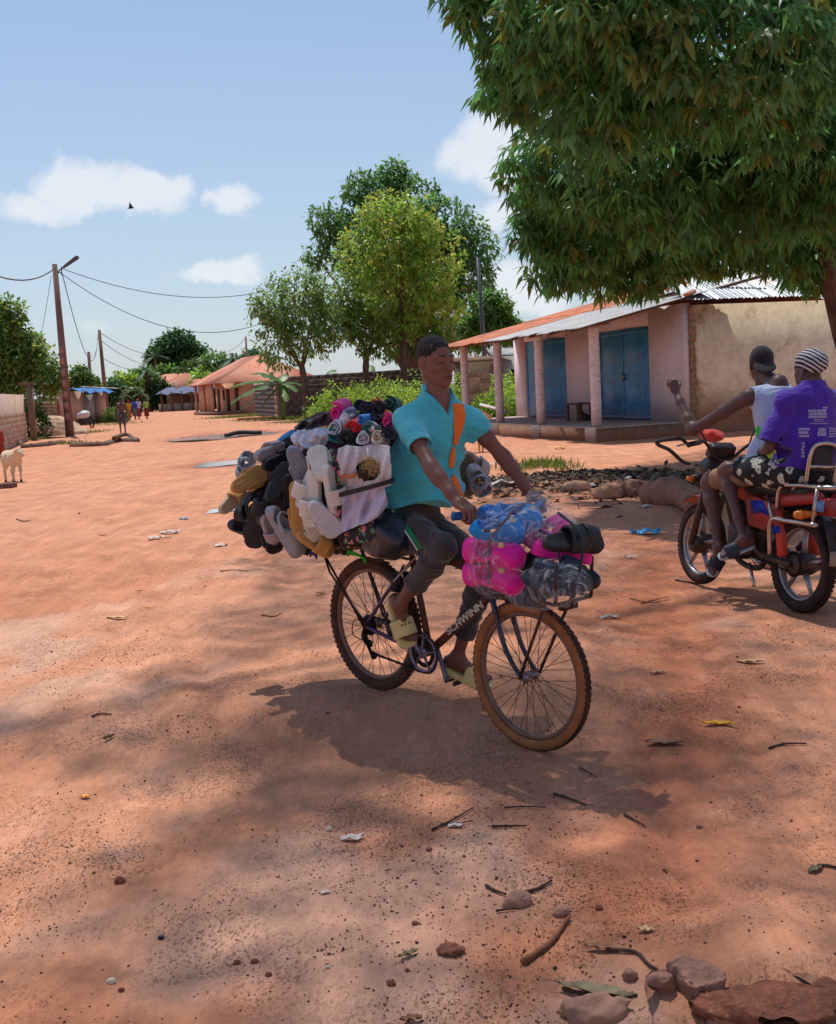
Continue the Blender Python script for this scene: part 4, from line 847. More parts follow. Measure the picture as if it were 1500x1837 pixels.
tree('dark_tree', 'very tall dense dark green tree towering behind the young street trees', g0(735, D4), [lobe(690, 345, D4, 46), lobe(735, 365, D4, 48), lobe(645, 345, D4, 30), lobe(590, 400, D4, 38), lobe(640, 430, D4, 62), lobe(800, 410, D4, 50), lobe(850, 440, D4, 42), lobe(770, 470, D4, 80), lobe(835, 500, D4, 52), lobe(565, 460, D4, 22), lobe(700, 500, D4, 80), lobe(720, 570, D4, 60), lobe(790, 590, D4, 50), lobe(875, 575, D4, 40), lobe(850, 600, D4, 34), lobe(705, 308, D4, 24)], 4600, 5, .50, .22, (.11, .25, .075), (.17, .33, .08), .3, .2, .40, 5, .45, .3, 3.5, .3)
tree('dark_tree', 'lower bright green tree rising behind the rusty porch roof', g0(885, 78.), [lobe(880, 560, 78, 38), lobe(905, 590, 78, 28), lobe(850, 590, 78, 30)], 900, 5, .4, .18, (.12, .25, .05), None, 0, .2, .35, 6, .2)
D5 = 58.
tree('street_tree', 'leafy dark tree hanging over the roadside wall at the left edge', g0(-30, D5), [lobe(-10, 590, D5, 50), lobe(15, 560, D5, 26), lobe(20, 640, D5, 52), lobe(70, 665, D5, 40), lobe(-10, 690, D5, 50), lobe(92, 690, D5, 20), lobe(50, 620, D5, 26)], 1800, 5, .30, .16, (.16, .29, .055), (.32, .40, .09), .3, .2, .30, 7, .2)
tree('street_tree', 'small round green tree behind the blue tarpaulin kiosk', g0(146, 112.), [lobe(146, 680, 112, 24), lobe(130, 690, 112, 18), lobe(162, 692, 112, 18)], 500, 5, .5, .22, (.14, .27, .06), None, 0, .2, .35, 8, .2)
tree('round_tree', 'big round dark tree standing above the far green trees at the end of the road', g0(318, 200.), [lobe(318, 632, 200, 38), lobe(290, 645, 200, 26), lobe(348, 640, 200, 26), lobe(315, 610, 200, 14)], 1500, 5, .9, .42, (.055, .13, .045), (.08, .17, .05), .2, .1, .6, 9, .5)
far = [(225, 690, 26, 150), (255, 682, 30, 160), (205, 700, 18, 140), (300, 680, 30, 175), (345, 672, 32, 170), (385, 662, 34, 165), (425, 665, 30, 160), (365, 690, 26, 150), (455, 650, 26, 150), (240, 712, 16, 120), (410, 690, 20, 140), (285, 700, 22, 150)]
kinds = [('feathery pale green tree in the far row left of the round tree', LIME), ('rounded green tree in the far row under the palm', GREEN), ('low dark tree beside the second lamp pole far down the road', DEEP), ('green tree in front of the big round tree far away', GREEN), ('yellow-green tree rising over the market stall', (.085, .15, .035)), ('tall green tree behind the clay house roof', GREEN), ('dense green tree left of the banana plants far behind the roof', (.05, .12, .035)), ('small bright tree between the stall and the clay house', LIME), ('dark tree peeping out behind the silvery street tree', DEEP), ('pale flowering shrub tree beside the walking group', (.16, .20, .09)), ('low green tree touching the clay house roof edge', GREEN), ('low olive tree behind the farthest brown house', (.07, .11, .035))]
for i, ((x, y, r, dd), (lab, c)) in enumerate(zip(far, kinds)):
    tree('far_tree', lab, g0(x, dd), [lobe(x, y, dd, r * .8), lobe(x - r * .5, y + r * .3, dd, r * .55), lobe(x + r * .5, y + r * .25, dd, r * .6), lobe(x, y + r * .7, dd, r * .7)], 420, 5, .0052 * dd, .0024 * dd, c, None, 0, .15, .004 * dd, 30 + i, .2)
def palm(label, base, top, n, L, seed, col):
    rg = np.random.default_rng(seed); t = thing('palm_tree', label, 'palm', base); top = np.array(top, float)
    trunk_mesh([([base, (base + top) / 2 + V3(.3, 0, 0), top], .3, .2)], t)
    for i in range(n):
        a = i * 2.4; el = rg.uniform(-.2, 1.1); d = V3(math.cos(a) * math.cos(el), math.sin(a) * math.cos(el), math.sin(el)); q = []; dd = []; spine = [top + d * L * s - ZV * L * .45 * s * s for s in np.linspace(0, 1, 9)]
        sd = nrm(np.cross(d, ZV)); b = MB()
        for s in range(8):
            for sg in (-1, 1):
                w = L * .26 * math.sin(.35 + s / 8 * 2.5); p0 = spine[s]; p1 = spine[s + 1]; b.add([p0, p1, p1 + sd * sg * w + d * w * .4 - ZV * w * .35], [(0, 1, 2)])
        b.build('frond', mat('palm_leaf', col, .5, .2, 3, transl=.25), t, world_=True)
palm('palm with a tuft of fronds above the clay house roof', g0(418, 150.), P(418, 645, 150.), 14, 2.6, 3, (.05, .11, .04))
palm('slim palm leaning out beside the big round tree', g0(278, 195.), P(278, 640, 195.), 12, 3.2, 4, (.05, .10, .04)); palm('low palm beyond the walking group', g0(268, 150.), P(262, 668, 150.), 12, 2.2, 5, (.05, .11, .04))
# ---------------------------------------------------------------- banana plants
def banana(label, base, leaves, seed, h=2.2):
    t = thing('banana_plant', label, 'banana plant', base); rr = random.Random(seed); b = MB(); b.tube(spline([base, base + V3(.05, 0, h * .5), base + V3(0, 0, h)], 4), .13, 9); b.build('stem', mat('banana_stem', srgb(110, 130, 70), .6, .25, 6, stretch=(1, 1, .2)), t, world_=True)
    for (az, el, L, dr) in leaves:
        d = V3(math.cos(az) * math.cos(el), math.sin(az) * math.cos(el), math.sin(el)); o = base + V3(0, 0, h * .95); sd = nrm(np.cross(d, ZV)); g = np.zeros((12, 3, 3))
        for i in range(12):
            s = i / 11; c = o + d * L * s - ZV * L * dr * s * s; w = .30 * L / 1.8 * math.sin(math.pi * min(1, s * .92 + .04)) ** .6 * (1 if i % 3 else .86) * (s > .12)
            for j, q in enumerate((-1, 0, 1)): g[i, j] = c + sd * q * w - ZV * abs(q) * w * (.25 + .12 * math.sin(i * 2 + q)) 
        b = MB(); b.grid(g); b.build('leaf', mat('banana_leaf', (.075, .19, .03), .45, .2, 2.5, transl=.42, spec=.4), t, world_=True, smooth_=True)
R_ = math.pi
banana('banana plant with long torn leaves in front of the rust roofed clay house', g0(505, 68.), [(3.0, .35, 3.4, .35), (3.6, .1, 3.2, .4), (2.6, .75, 3.0, .45), (3.2, -.2, 2.7, .35), (.3, .3, 1.8, .5), (4.4, .6, 1.8, .45), (1.4, .8, 1.9, .4), (5.4, .2, 1.7, .5), (3.4, 1.0, 1.7, .3), (2.9, -.55, 1.6, .3), (5.0, -.2, 1.7, .4)], 3, 2.2)
banana('banana plant showing over the grey block wall between the tree trunks', g0(588, 74.), [(.2, .5, 2., .4), (1.2, .8, 1.9, .4), (2.6, .5, 2., .4), (4.2, .4, 2., .45), (5.3, .6, 1.8, .4)], 4, 2.4)
banana('smaller banana plant right of the forked tree above the grey wall', g0(668, 76.), [(.5, .5, 1.9, .4), (1.6, .9, 1.7, .35), (3.1, .45, 2.1, .4), (4.4, .5, 1.7, .45), (5.6, .35, 1.8, .4)], 5, 2.5)
# ---------------------------------------------------------------- bushes and ground plants
def bush(label, c, r, n, col, seed, name='bush', L=.2, W=.09, alt=None, group=None, k=6, sq=.8):
    c = np.array(c, float); z0 = float(gz(c[0], c[1])); lobes = [((c[0], c[1], z0 + r * sq * .55), (r, r * .8, r * sq), 1), ((c[0] + r * .6, c[1] - .2, z0 + r * sq * .35), (r * .6, r * .6, r * sq * .6), 1), ((c[0] - r * .6, c[1] - .1, z0 + r * sq * .4), (r * .6, r * .6, r * sq * .65), 1)]
    return tree(name, label, (c[0], c[1], z0), lobes, n, k, L, W, col, alt, .3, -.12, r * .16, seed, .02, .3, 3, .22, M_LEAFM, trunk=True, cat='bush', group=group)
BB = [((612, 58.), 1.5, 'sunlit yellow-green bush beside the trunk of the silvery tree', LIME), ((672, 60.), 1.7, 'tall lime bush between the forked tree and the tall trunk', (.32, .48, .06)), ((705, 56.), 1.35, 'low lime bush just left of the rider behind the cloth bundle', (.33, .5, .06)), ((760, 58.), 1.9, 'lime bush hidden behind the shoulders of the rider', (.3, .46, .06)), ((830, 56.), 1.5, 'lime bush left of the block gate pillar', (.3, .5, .05)), ((915, 50.), 1.6, 'bright green weeds between the second and third porch columns', (.3, .5, .05)), ((890, 46.), 1.0, 'low weeds around the white pole by the porch', (.22, .4, .05)), ((945, 54.), 1.5, 'weeds climbing beside the left blue door', (.28, .46, .05)), ((700, 64.), 1.6, 'leafy shrub spilling over the top of the grey wall', (.09, .17, .03)), ((580, 60.), 1.0, 'low dark bush at the foot of the silvery tree', (.07, .14, .03))]
for i, ((px, dd), r, lab, c) in enumerate(BB): bush(lab, g0(px, dd), r, 420, c, 60 + i, alt=(.42, .5, .08))
bush('clipped round green shrub beside the kiosk step', g0(204, 88.), 1.0, 260, (.10, .20, .03), 80); bush('climbing green vine at the end of the pinkish wall', g0(54, 56.), .75, 320, (.06, .15, .025), 81, name='vine', sq=2.0)
def grass(name, spots, seed, h=.16):
    rg = np.random.default_rng(seed); P_ = []; 
    for (px, py), (rx, ry), n in spots:
        c = G(px, py); x = c[0] + rg.normal(size=n) * rx * .5; y = c[1] + rg.normal(size=n) * ry * .5; P_.append(np.stack([x, y, gz(x, y)], 1))
    p = np.concatenate(P_); n = len(p); d = rg.normal(size=(n, 3)) * .5 + np.array([0, 0, 1.]); 
    return foliage_mesh(name, p, d, h * rg.uniform(.6, 1.4, n), h * .12 * np.ones(n), leaf_cols(n, rg, (.13, .20, .03), .4, (.2, .2, .06), .2), M_LEAFM, None, rg, sag=.1, kindname=name)
grass('grass', [((423, 749), (2.2, 1.2), 1500), ((520, 752), (3.0, 2.), 1800), ((470, 744), (2., 1.5), 700), ((565, 757), (2., 1.6), 900), ((52, 790), (.8, 2), 500), ((133, 797), (.5, .6), 220), ((165, 776), (1., 1), 250), ((95, 780), (.8, 1.), 160), ((880, 745), (2., 4), 2200), ((210, 762), (2, 3), 400), ((970, 838), (.45, .5), 260), ((925, 845), (.3, .5), 120), ((1015, 845), (.3, .3), 60)], 5, .2)
# ================================================================ THE LOADED BICYCLE
_Rr = P(672, 1119, 5.84); _Ff = P(950, 1212, 5.06); BFX = nrm(_Ff - _Rr); BLY = nrm(np.cross(ZV, BFX)); BUZ = np.cross(BFX, BLY); WB = float(np.linalg.norm(_Ff - _Rr)); WRAD = .345
BO = _Rr - BUZ * WRAD; BM = np.stack([BFX, BLY, BUZ], 1)
def BL(x, y, z): return BO + BM @ V3(x, y, z)          # from the bicycle's own frame (forward, left, up)
def BI(p): return BM.T @ (np.asarray(p) - BO)
def BP(px, py, y): return on_plane(px, py, BO + BLY * y, BLY)
M_FR = mat('dusty_frame_paint', srgb(66, 44, 40), .5, .25, 12, dirt=srgb(150, 96, 70), dirtamt=.55, spec=.4)
M_PUR = mat('purple_frame_paint', srgb(62, 42, 92), .4, .2, 9, dirt=srgb(120, 80, 70), dirtamt=.4, spec=.5)
M_FORK = mat('blue_black_fork', srgb(22, 34, 66), .35, .2, 9, dirt=srgb(110, 76, 60), dirtamt=.3, spec=.5)
M_BLACK = mat('black_plastic', (.02, .02, .022), .5, .2, 20, dirt=srgb(100, 66, 50), dirtamt=.3)
M_RACK = mat('dark_rack_steel', srgb(58, 46, 46), .6, .3, 20, metal=.3, dirt=srgb(130, 76, 50), dirtamt=.4)
M_ALU = mat('dull_alloy', srgb(150, 140, 150), .4, .15, 14, metal=.75, dirt=srgb(130, 90, 80), dirtamt=.35)
M_ALUP = mat('purplish_alloy', srgb(134, 124, 152), .45, .15, 14, metal=.5, dirt=srgb(120, 84, 76), dirtamt=.35)
M_TYRE = mat('dusty_rubber', srgb(62, 46, 42), .9, .3, 16, bump=.3, bscale=80, dirt=srgb(130, 78, 54), dirtamt=.5)
M_TAN = mat('tan_sidewall', srgb(158, 98, 58), .75, .18, 12, dirt=srgb(110, 66, 44), dirtamt=.4)
M_RIM = mat('dusty_rim', srgb(128, 100, 88), .55, .2, 10, metal=.35, dirt=srgb(140, 92, 66), dirtamt=.5)
M_SPOKE = mat('spoke_steel', srgb(110, 86, 76), .45, .1, metal=.6)
M_CHAIN = mat('oily_chain', srgb(40, 30, 28), .6, .3, 60, metal=.5)
bike = thing('bicycle', 'dusty old mountain bike with tan front tyre, loaded high with sandals and cloth', 'bicycle', BO, rot=BM)
def bicycle_wheel(cx, tan, r0=WRAD, tr=.027, half=.05):
    c = V3(cx, 0, WRAD); rr = r0 - tr * 2; b = MB(); ax = (0, 1, 0)
    b.lathe([(rr + .004, -.013), (rr + .004, .013), (rr - .012, .011), (rr - .017, .004), (rr - .017, -.004), (rr - .012, -.011)], c, ax, 56, True)
    w = b.build('wheel', M_RIM, bike, True)
    th = np.linspace(-2.5, 2.5, 15); prof = [(r0 - tr + tr * math.cos(t), tr * .98 * math.sin(t)) for t in th]
    prof = prof + [(rr + .003, .011), (rr + .003, -.011)]
    b = MB(); n = 64
    b.lathe(prof, c, ax, n, True)
    m = len(prof)
    mi = [1 if (tan and (abs(th[min(i, 14)] + .17) > .9)) else 0 for i in range(m) for _ in range(n)]
    b.m = mi
    ty = b.build('tyre', [M_TYRE, M_TAN], w, True)
    # knobs of the tread
    b = MB(); k = 0; cnt = 74
    for i in range(cnt):
        a = 6.283 * i / cnt
        for (t, hw, hl) in ((-.62, .005, .0075), (0, .006, .009), (.62, .005, .0075)):
            aa = a + (.5 if t == 0 else 0) * 6.283 / cnt; er = V3(math.cos(aa), 0, math.sin(aa)); et = V3(-math.sin(aa), 0, math.cos(aa)); n_ = er * math.cos(t) + V3(0, 1, 0) * math.sin(t); y_ = np.cross(et, n_)
            b.box(c + er * (r0 - tr) + n_ * (tr + .0005), (hl, hw, .0030 if not tan else .0016), np.stack([et, y_, n_], 1))
    o = b.build('tread', M_TYRE, w); kind(o, 'stuff')
    b = MB(); b.lathe([(.012, -half), (.014, -half + .006), (.026, -.034), (.026, -.03), (.015, -.026), (.013, 0), (.015, .026), (.026, .03), (.026, .034), (.014, half - .006), (.012, half)], c, ax, 16); b.build('hub', M_ALU, w, True)
    me = None
    for i in range(36):
        s = -1 if i % 2 else 1; a = 6.283 * i / 36; off = (.9 if (i // 2) % 2 else -.9)
        p0 = c + V3(math.cos(a + off) * .022, s * .031, math.sin(a + off) * .022); p1 = c + V3(math.cos(a) * (rr - .012), s * .004, math.sin(a) * (rr - .012))
        b = MB(); b.tube([p0, p1], .0017, 5, False); b.build('spoke', M_SPOKE, w, True)
    return w
bicycle_wheel(WB, True); bicycle_wheel(0, False, tr=.028)
BB = V3(.42, 0, .30); ST = V3(.275, 0, .755); HT0 = V3(.862, 0, .675); HT1 = V3(.80, 0, .862)
def btube(name, pts, r, m, n=10, parent=None, sp=True):
    b = MB(); b.tube(spline(pts, 5) if sp and len(pts) > 2 else pts, r, n); return b.build(name, m, parent or bike, True)
btube('seat_tube', [BB, ST], .0165, M_FR); btube('down_tube', [BB, HT0 + V3(-.01, 0, .03)], .021, M_FR); btube('top_tube', [V3(.285, 0, .72), HT1 - V3(-.005, 0, .03)], .0165, M_FR); btube('head_tube', [HT0 - V3(-.004, 0, .012), HT1 + V3(-.004, 0, .012)], .022, M_FR, 14)
btube('bottom_bracket', [BB - V3(0, .036, 0), BB + V3(0, .036, 0)], .022, M_FR, 14)
for s in (-1, 1):
    btube('chain_stay', [BB + V3(-.03, s * .025, 0), V3(.2, s * .05, .318), V3(0, s * .062, WRAD)], .011, M_PUR)
    btube('seat_stay', [V3(.285, s * .018, .725), V3(.2, s * .045, .62), V3(.0, s * .062, WRAD)], .0095, M_PUR)
    btube('fork_blade', [V3(.868, s * .045, .665), V3(.90, s * .052, .60), V3(.955, s * .054, .475), V3(1.01, s * .054, .40), V3(WB, s * .054, WRAD)], np.linspace(.0145, .0095, 21), M_FORK)
btube('fork_crown', [V3(.868, -.058, .668), V3(.866, 0, .682), V3(.868, .058, .668)], .018, M_FORK)
# the words along the down tube
def lettering(txt, size, parent, o, ex, ey, m, name='lettering', depth=.0006, bold=0, sx=1.):
    cu = bpy.data.curves.new(name, 'FONT'); cu.body = txt; cu.size = size; cu.extrude = depth; cu.align_x = 'CENTER'; cu.align_y = 'CENTER'; cu.offset = bold; cu.resolution_u = 3; cu.space_character = 1.02
    t0 = bpy.data.objects.new(name, cu); COL.objects.link(t0); dg = bpy.context.evaluated_depsgraph_get(); me = bpy.data.meshes.new_from_object(t0.evaluated_get(dg)); bpy.data.objects.remove(t0); me.materials.clear(); me.materials.append(m)
    t = obj(name, me, parent); ex = nrm(ex); ey = nrm(np.asarray(ey) - ex * (np.asarray(ey) @ ex)); t.location = Vector(o); t.rotation_euler = euler_from(ex, ey, np.cross(ex, ey)); t.scale = (sx, 1, 1); return t
M_SILV = mat('silver_lettering', srgb(206, 196, 180), .4, .15, 20, dirt=srgb(150, 100, 76), dirtamt=.5)
dt = nrm(HT0 - BB); dn = np.cross(dt, V3(0, 1, 0)); dn = dn if dn[2] > 0 else -dn
b = MB(); md = (BB + HT0 + V3(0, 0, .03)) / 2
lettering('SCHWINN', .046, bike, md + dt * .04 + V3(0, -.0222, 0), dt, dn, M_SILV, depth=.002, bold=.0012, sx=1.35)
btube('seat_post', [ST, V3(.25, 0, .83)], .0135, M_ALU)
f = Field(); f.ell((.20, 0, .855), (.085, .075, .03), k=.03).cap((.24, 0, .855), (.37, 0, .85), .045, .02, .04); v, fc = f.mesh(.008); mo('saddle', v, fc, M_BLACK, bike)
btube('stem', [HT1, V3(.775, 0, .95), V3(.80, 0, 1.01), V3(.89, 0, 1.035)], .016, M_BLACK)
hb = spline([V3(.89, -.335, 1.093), V3(.935, -.24, 1.088), V3(.955, -.13, 1.07), V3(.905, -.05, 1.037), V3(.895, .05, 1.035), V3(.905, .13, 1.06), V3(.87, .24, 1.072), V3(.82, .335, 1.075)], 5); b = MB(); b.tube(hb, .0115, 10); b.build('handlebar', M_BLACK, bike, True)
M_GRIP = mat('blue_grip', srgb(20, 84, 150), .6, .2, 20, bump=.3, bscale=90)
for seg in (hb[:9], hb[-9:]):
    b = MB(); k = len(seg); b.tube(seg, [.0175 + (.0015 if i % 2 else 0) for i in range(k)], 14); g_ = b.build('grip', M_GRIP, bike, True)
    e = seg[0] if np.linalg.norm(seg[0] - hb[0]) < .01 else seg[-1]; e2 = seg[1] if e is seg[0] else seg[-2]; d = nrm(e - e2); b = MB(); b.tube([e - d * .002, e + d * .003], .021, 14); b.build('end_ring', M_GRIP, g_, True)
for s, q in ((-1, hb[10]), (1, hb[-11])): btube('brake_lever', [q, q + V3(.03, 0, -.02), q + V3(.035, -s * -.09, -.03)], .006, M_BLACK)
btube('brake_cable', [hb[12], V3(.99, -.12, 1.0), V3(.93, -.03, .9), V3(.85, -.03, .80), V3(.6, -.025, .76)], .003, M_BLACK); btube('brake_cable', [hb[-12], V3(.98, .1, .98), V3(.92, .02, .84), V3(.88, .0, .72)], .003, M_BLACK)
btube('brake_cable', [V3(.36, -.02, .80), V3(.29, -.06, .70), V3(.20, -.05, .62), V3(.17, -.045, .56)], .004, mat('pale_cable', srgb(196, 170, 160), .6, .1))
# drive train
b = MB(); cr = V3(.42, -.05, .30); b.lathe([(.098, -.002), (.098, .002), (.082, .002), (.082, -.002)], cr, (0, 1, 0), 48, True)
for i in range(42): a = 6.283 * i / 42; b.box(cr + V3(math.cos(a) * .1, 0, math.sin(a) * .1), (.0035, .0015, .003), np.stack([V3(math.cos(a), 0, math.sin(a)), V3(0, 1, 0), V3(-math.sin(a), 0, math.cos(a))], 1))
cri = b.build('chainring', M_ALUP, bike, True)
b = MB()
for i in range(5): a = 6.283 * i / 5 + .3; b.tube([cr, cr + V3(math.cos(a) * .086, 0, math.sin(a) * .086)], [.012, .008], 8, flat=.4)
b.lathe([(.026, -.008), (.026, .008)], cr, (0, 1, 0), 16); b.build('spider', M_ALU, cri, True)
b = MB(); b.lathe([(.072, .004), (.072, .008), (.05, .008), (.05, .004)], cr, (0, 1, 0), 36, True); b.build('inner_ring', M_CHAIN, cri, True)
RP = V3(.285, -.10, .415); LP = V3(.475, .105, .145)
btube('crank_arm', [cr + V3(0, -.012, 0), V3(RP[0], -.066, RP[2])], [.013, .010], M_ALUP, 10, sp=False); btube('crank_arm', [V3(.42, .05, .30), V3(.435, .062, .24), V3(LP[0], .066, LP[2])], .0115, mat('blue_grey_crank', srgb(104, 118, 146), .4, .15, 9, metal=.5, dirt=srgb(120, 84, 76), dirtamt=.3), 10)
for c, s in ((RP, -1), (LP, 1)):
    b = MB(); tl = rotm((0, 1, 0), 1.1 if s < 0 else .25)
    b.box(c + tl @ V3(.035, s * .02, 0), (.006, .045, .011), tl); b.box(c + tl @ V3(-.035, s * .02, 0), (.006, .045, .011), tl); b.box(c + tl @ V3(0, s * .06, 0), (.04, .006, .011), tl); b.tube([c - V3(0, s * .05, 0), c + V3(0, s * .06, 0)], .008, 8); b.build('pedal', M_BLACK, bike)
ch = [V3(.42, -.047, .398), V3(.2, -.044, .40), V3(.01, -.042, WRAD + .048), V3(-.045, -.042, WRAD + .01), V3(-.02, -.042, .30), V3(.015, -.042, .225), V3(.05, -.042, .205), V3(.2, -.044, .203), V3(.42, -.047, .202), V3(.49, -.047, .23), V3(.518, -.047, .30), V3(.49, -.047, .37)]
q = spline(ch + [ch[0]], 6); b = MB(); b.tube(q[:-1], [.006 + .0015 * (i % 2) for i in range(len(q) - 1)], 5, closed=True); b.build('chain', M_CHAIN, bike, True)
b = MB(); [b.lathe([(r, -.002), (r, .002)], V3(0, -.034 - .006 * i, WRAD), (0, 1, 0), 22) for i, r in enumerate((.055, .048, .042, .036, .03))]; b.build('sprocket', M_CHAIN, bike, True)
b = MB(); b.tube([V3(0, -.06, WRAD), V3(-.01, -.07, .29), V3(.012, -.065, .255)], .011, 8); b.tube([V3(.012, -.06, .255), V3(.045, -.055, .2)], .012, 8, flat=.4); b.lathe([(.021, -.005), (.021, .005)], V3(.012, -.045, .25), (0, 1, 0), 14); b.lathe([(.021, -.005), (.021, .005)], V3(.048, -.045, .195), (0, 1, 0), 14); b.build('derailleur', M_CHAIN, bike, True)
btube('gear_cable', [V3(.05, -.066, .345), V3(-.06, -.08, .37), V3(-.075, -.085, .29), V3(-.01, -.075, .27)], .0028, M_BLACK)
b = MB(); b.box(V3(.2, -.04, .61), (.02, .012, .045)); b.box(V3(.2, .04, .61), (.02, .012, .045)); b.tube([V3(.22, -.05, .64), V3(.24, -.02, .71)], .005); b.build('rim_brake', M_BLACK, bike)
# carriers welded from rod
def rod(name, pts, r, m, sp=False): return btube(name, pts, r, m, 7, sp=sp)
for y in (-.13, 0, .13): rod('rear_rack_rail', [V3(.25, y, .735), V3(-.42, y, .725)], .007, M_RACK)
for x in (.15, -.12, -.42): rod('rear_rack_bar', [V3(x, -.13, .73), V3(x, .13, .73)], .007, M_RACK)
for s in (-1, 1):
    rod('rear_rack_strut', [V3(0, s * .075, WRAD), V3(-.30, s * .13, .73)], .0065, M_RACK); rod('rear_rack_strut', [V3(.02, s * .075, WRAD + .01), V3(-.21, s * .13, .60), V3(-.25, s * .13, .67)], .006, M_RACK)
    rod('front_rack_strut', [V3(WB, s * .068, WRAD), V3(1.22, s * .09, .735)], .0075, M_RACK); rod('front_rack_rail', [V3(.93, s * .12, .745), V3(1.30, s * .12, .745)], .008, M_RACK)
for x in (.93, 1.08, 1.19, 1.30): rod('front_rack_bar', [V3(x, -.12, .745), V3(x, .12, .745)], .008, M_RACK)
def bi2(px, py, y): return BI(BP(px, py, y))
q0 = V3(1.30, -.12, .745); q1 = V3(1.30, .12, .745)
for (a, c) in ((q0, q0 + V3(-.005, 0, .18)), (q1, q1 + V3(-.005, 0, .18))): rod('front_rack_post', [a, c], .009, M_RACK)

b = MB(); b.box(V3(1.305, -.04, .733), (.014, .05, .016)); b.build('front_rack_plate', M_RACK, bike)
# ================================================================ PEOPLE
from mathutils.bvhtree import BVHTree
def bvh_of(v, f): return BVHTree.FromPolygons([tuple(x) for x in v], [tuple(int(i) for i in q) for q in f])
M_SKIN = mat('dark_brown_skin', srgb(124, 82, 70), .5, .10, 14, bump=.08, bscale=120, spec=.32, dirt=srgb(120, 74, 60), dirtamt=.15)
M_SKIN2 = mat('deep_brown_skin', srgb(98, 68, 62), .5, .10, 14, bump=.08, bscale=120, spec=.4)
M_HAIR = mat('short_black_hair', (.022, .017, .018), .9, .35, 160, bump=.9, bscale=210, sheen=.1)
M_EYE = mat('eye_white', srgb(190, 176, 170), .3, .05, spec=.5); M_IRIS = mat('dark_iris', (.012, .008, .007), .2, .1, spec=.6); M_LIP = mat('lip', srgb(110, 64, 66), .45, .1, 20, spec=.4); M_LASH = mat('lash', (.010, .008, .008), .8, .1)
def xf(v, Mx, o): return np.asarray(v) @ np.asarray(Mx).T + np.asarray(o)
def head_skin(h=.0028, closed=True):
    """a head in its own frame: x right, y forward, z up; about 0.235 m tall, centre between the ears"""
    f = Field()
    f.ell((0, -.018, .034), (.071, .092, .083), k=.02)                  # skull
    f.ell((0, .022, -.030), (.060, .066, .078), k=.03)                  # face
    f.ell((0, .040, -.078), (.041, .043, .040), k=.03)                  # jaw
    f.ell((0, .076, -.097), (.019, .015, .015), k=.022)                 # chin
    for s in (-1, 1):
        f.ell((s * .042, .050, -.022), (.021, .024, .020), k=.024)      # cheek bone
        f.cap((s * .050, .0, -.045), (s * .036, .045, -.083), .020, .016, k=.025)   # jaw line
        f.ell((s * .030, .0785, .012), (.019, .016, .013), k=.012, op='s')     # eye socket
        f.ell((s * .029, .0735, .009), (.0150, .0125, .0105), k=.006)       # lid over the eyeball
    f.cap((-.046, .066, .027), (-.012, .081, .027), .010, .011, k=.014).cap((.046, .066, .027), (.012, .081, .027), .010, .011, k=.014)   # brow
    f.cap((0, .080, .016), (0, .097, -.022), .0095, .0145, k=.012).ell((0, .099, -.025), (.0150, .0115, .0105), k=.008)     # nose
    for s in (-1, 1): f.ell((s * .0165, .092, -.028), (.0105, .011, .0085), k=.006).ell((s * .0085, .0985, -.0355), (.0042, .006, .0034), k=.003, op='s')
    f.ell((0, .082, -.060), (.030, .014, .018), k=.018)                 # muzzle
    f.ell((0, .0915, -.0550), (.0225, .0080, .0062), k=.008).ell((0, .0905, -.0690), (.0205, .0085, .0070), k=.008)     # lips
    f.ell((0, .100, -.0614), (.0245, .009, .0014), k=.0030, op='s')      # mouth line
    for s in (-1, 1):
        f.ell((s * .074, -.012, -.004), (.0075, .019, .030), rotm((0, 0, 1), s * .35), k=.008).ell((s * .081, -.006, .002), (.006, .009, .016), rotm((0, 0, 1), s * .35), k=.006, op='s')
    f.cap((0, -.022, -.05), (0, -.022, -.115), .049, .047, k=.03)         # neck
    return f.mesh(h)
def hair_cap(h=.003, amp=.0022, top=.0):
    f = Field(); f.ell((0, -.0185, .0355), (.0722, .0932, .0860 + top))
    f.fn(lambda x, y, z: (np.interp(y, [-.12, -.07, -.03, -.005, .012, .030, .045, .062], [-.05, -.058, -.040, -.012, -.012, .035, .060, .070]) - .25 * np.abs(x) * (y > .03) - z + 0 * x) * .7, [-1e9] * 3, [1e9] * 3, k=.004, op='i')
    f.noise(amp * .6, 300, 3); f.noise(amp * .4, 120, 4); return f.mesh(h)
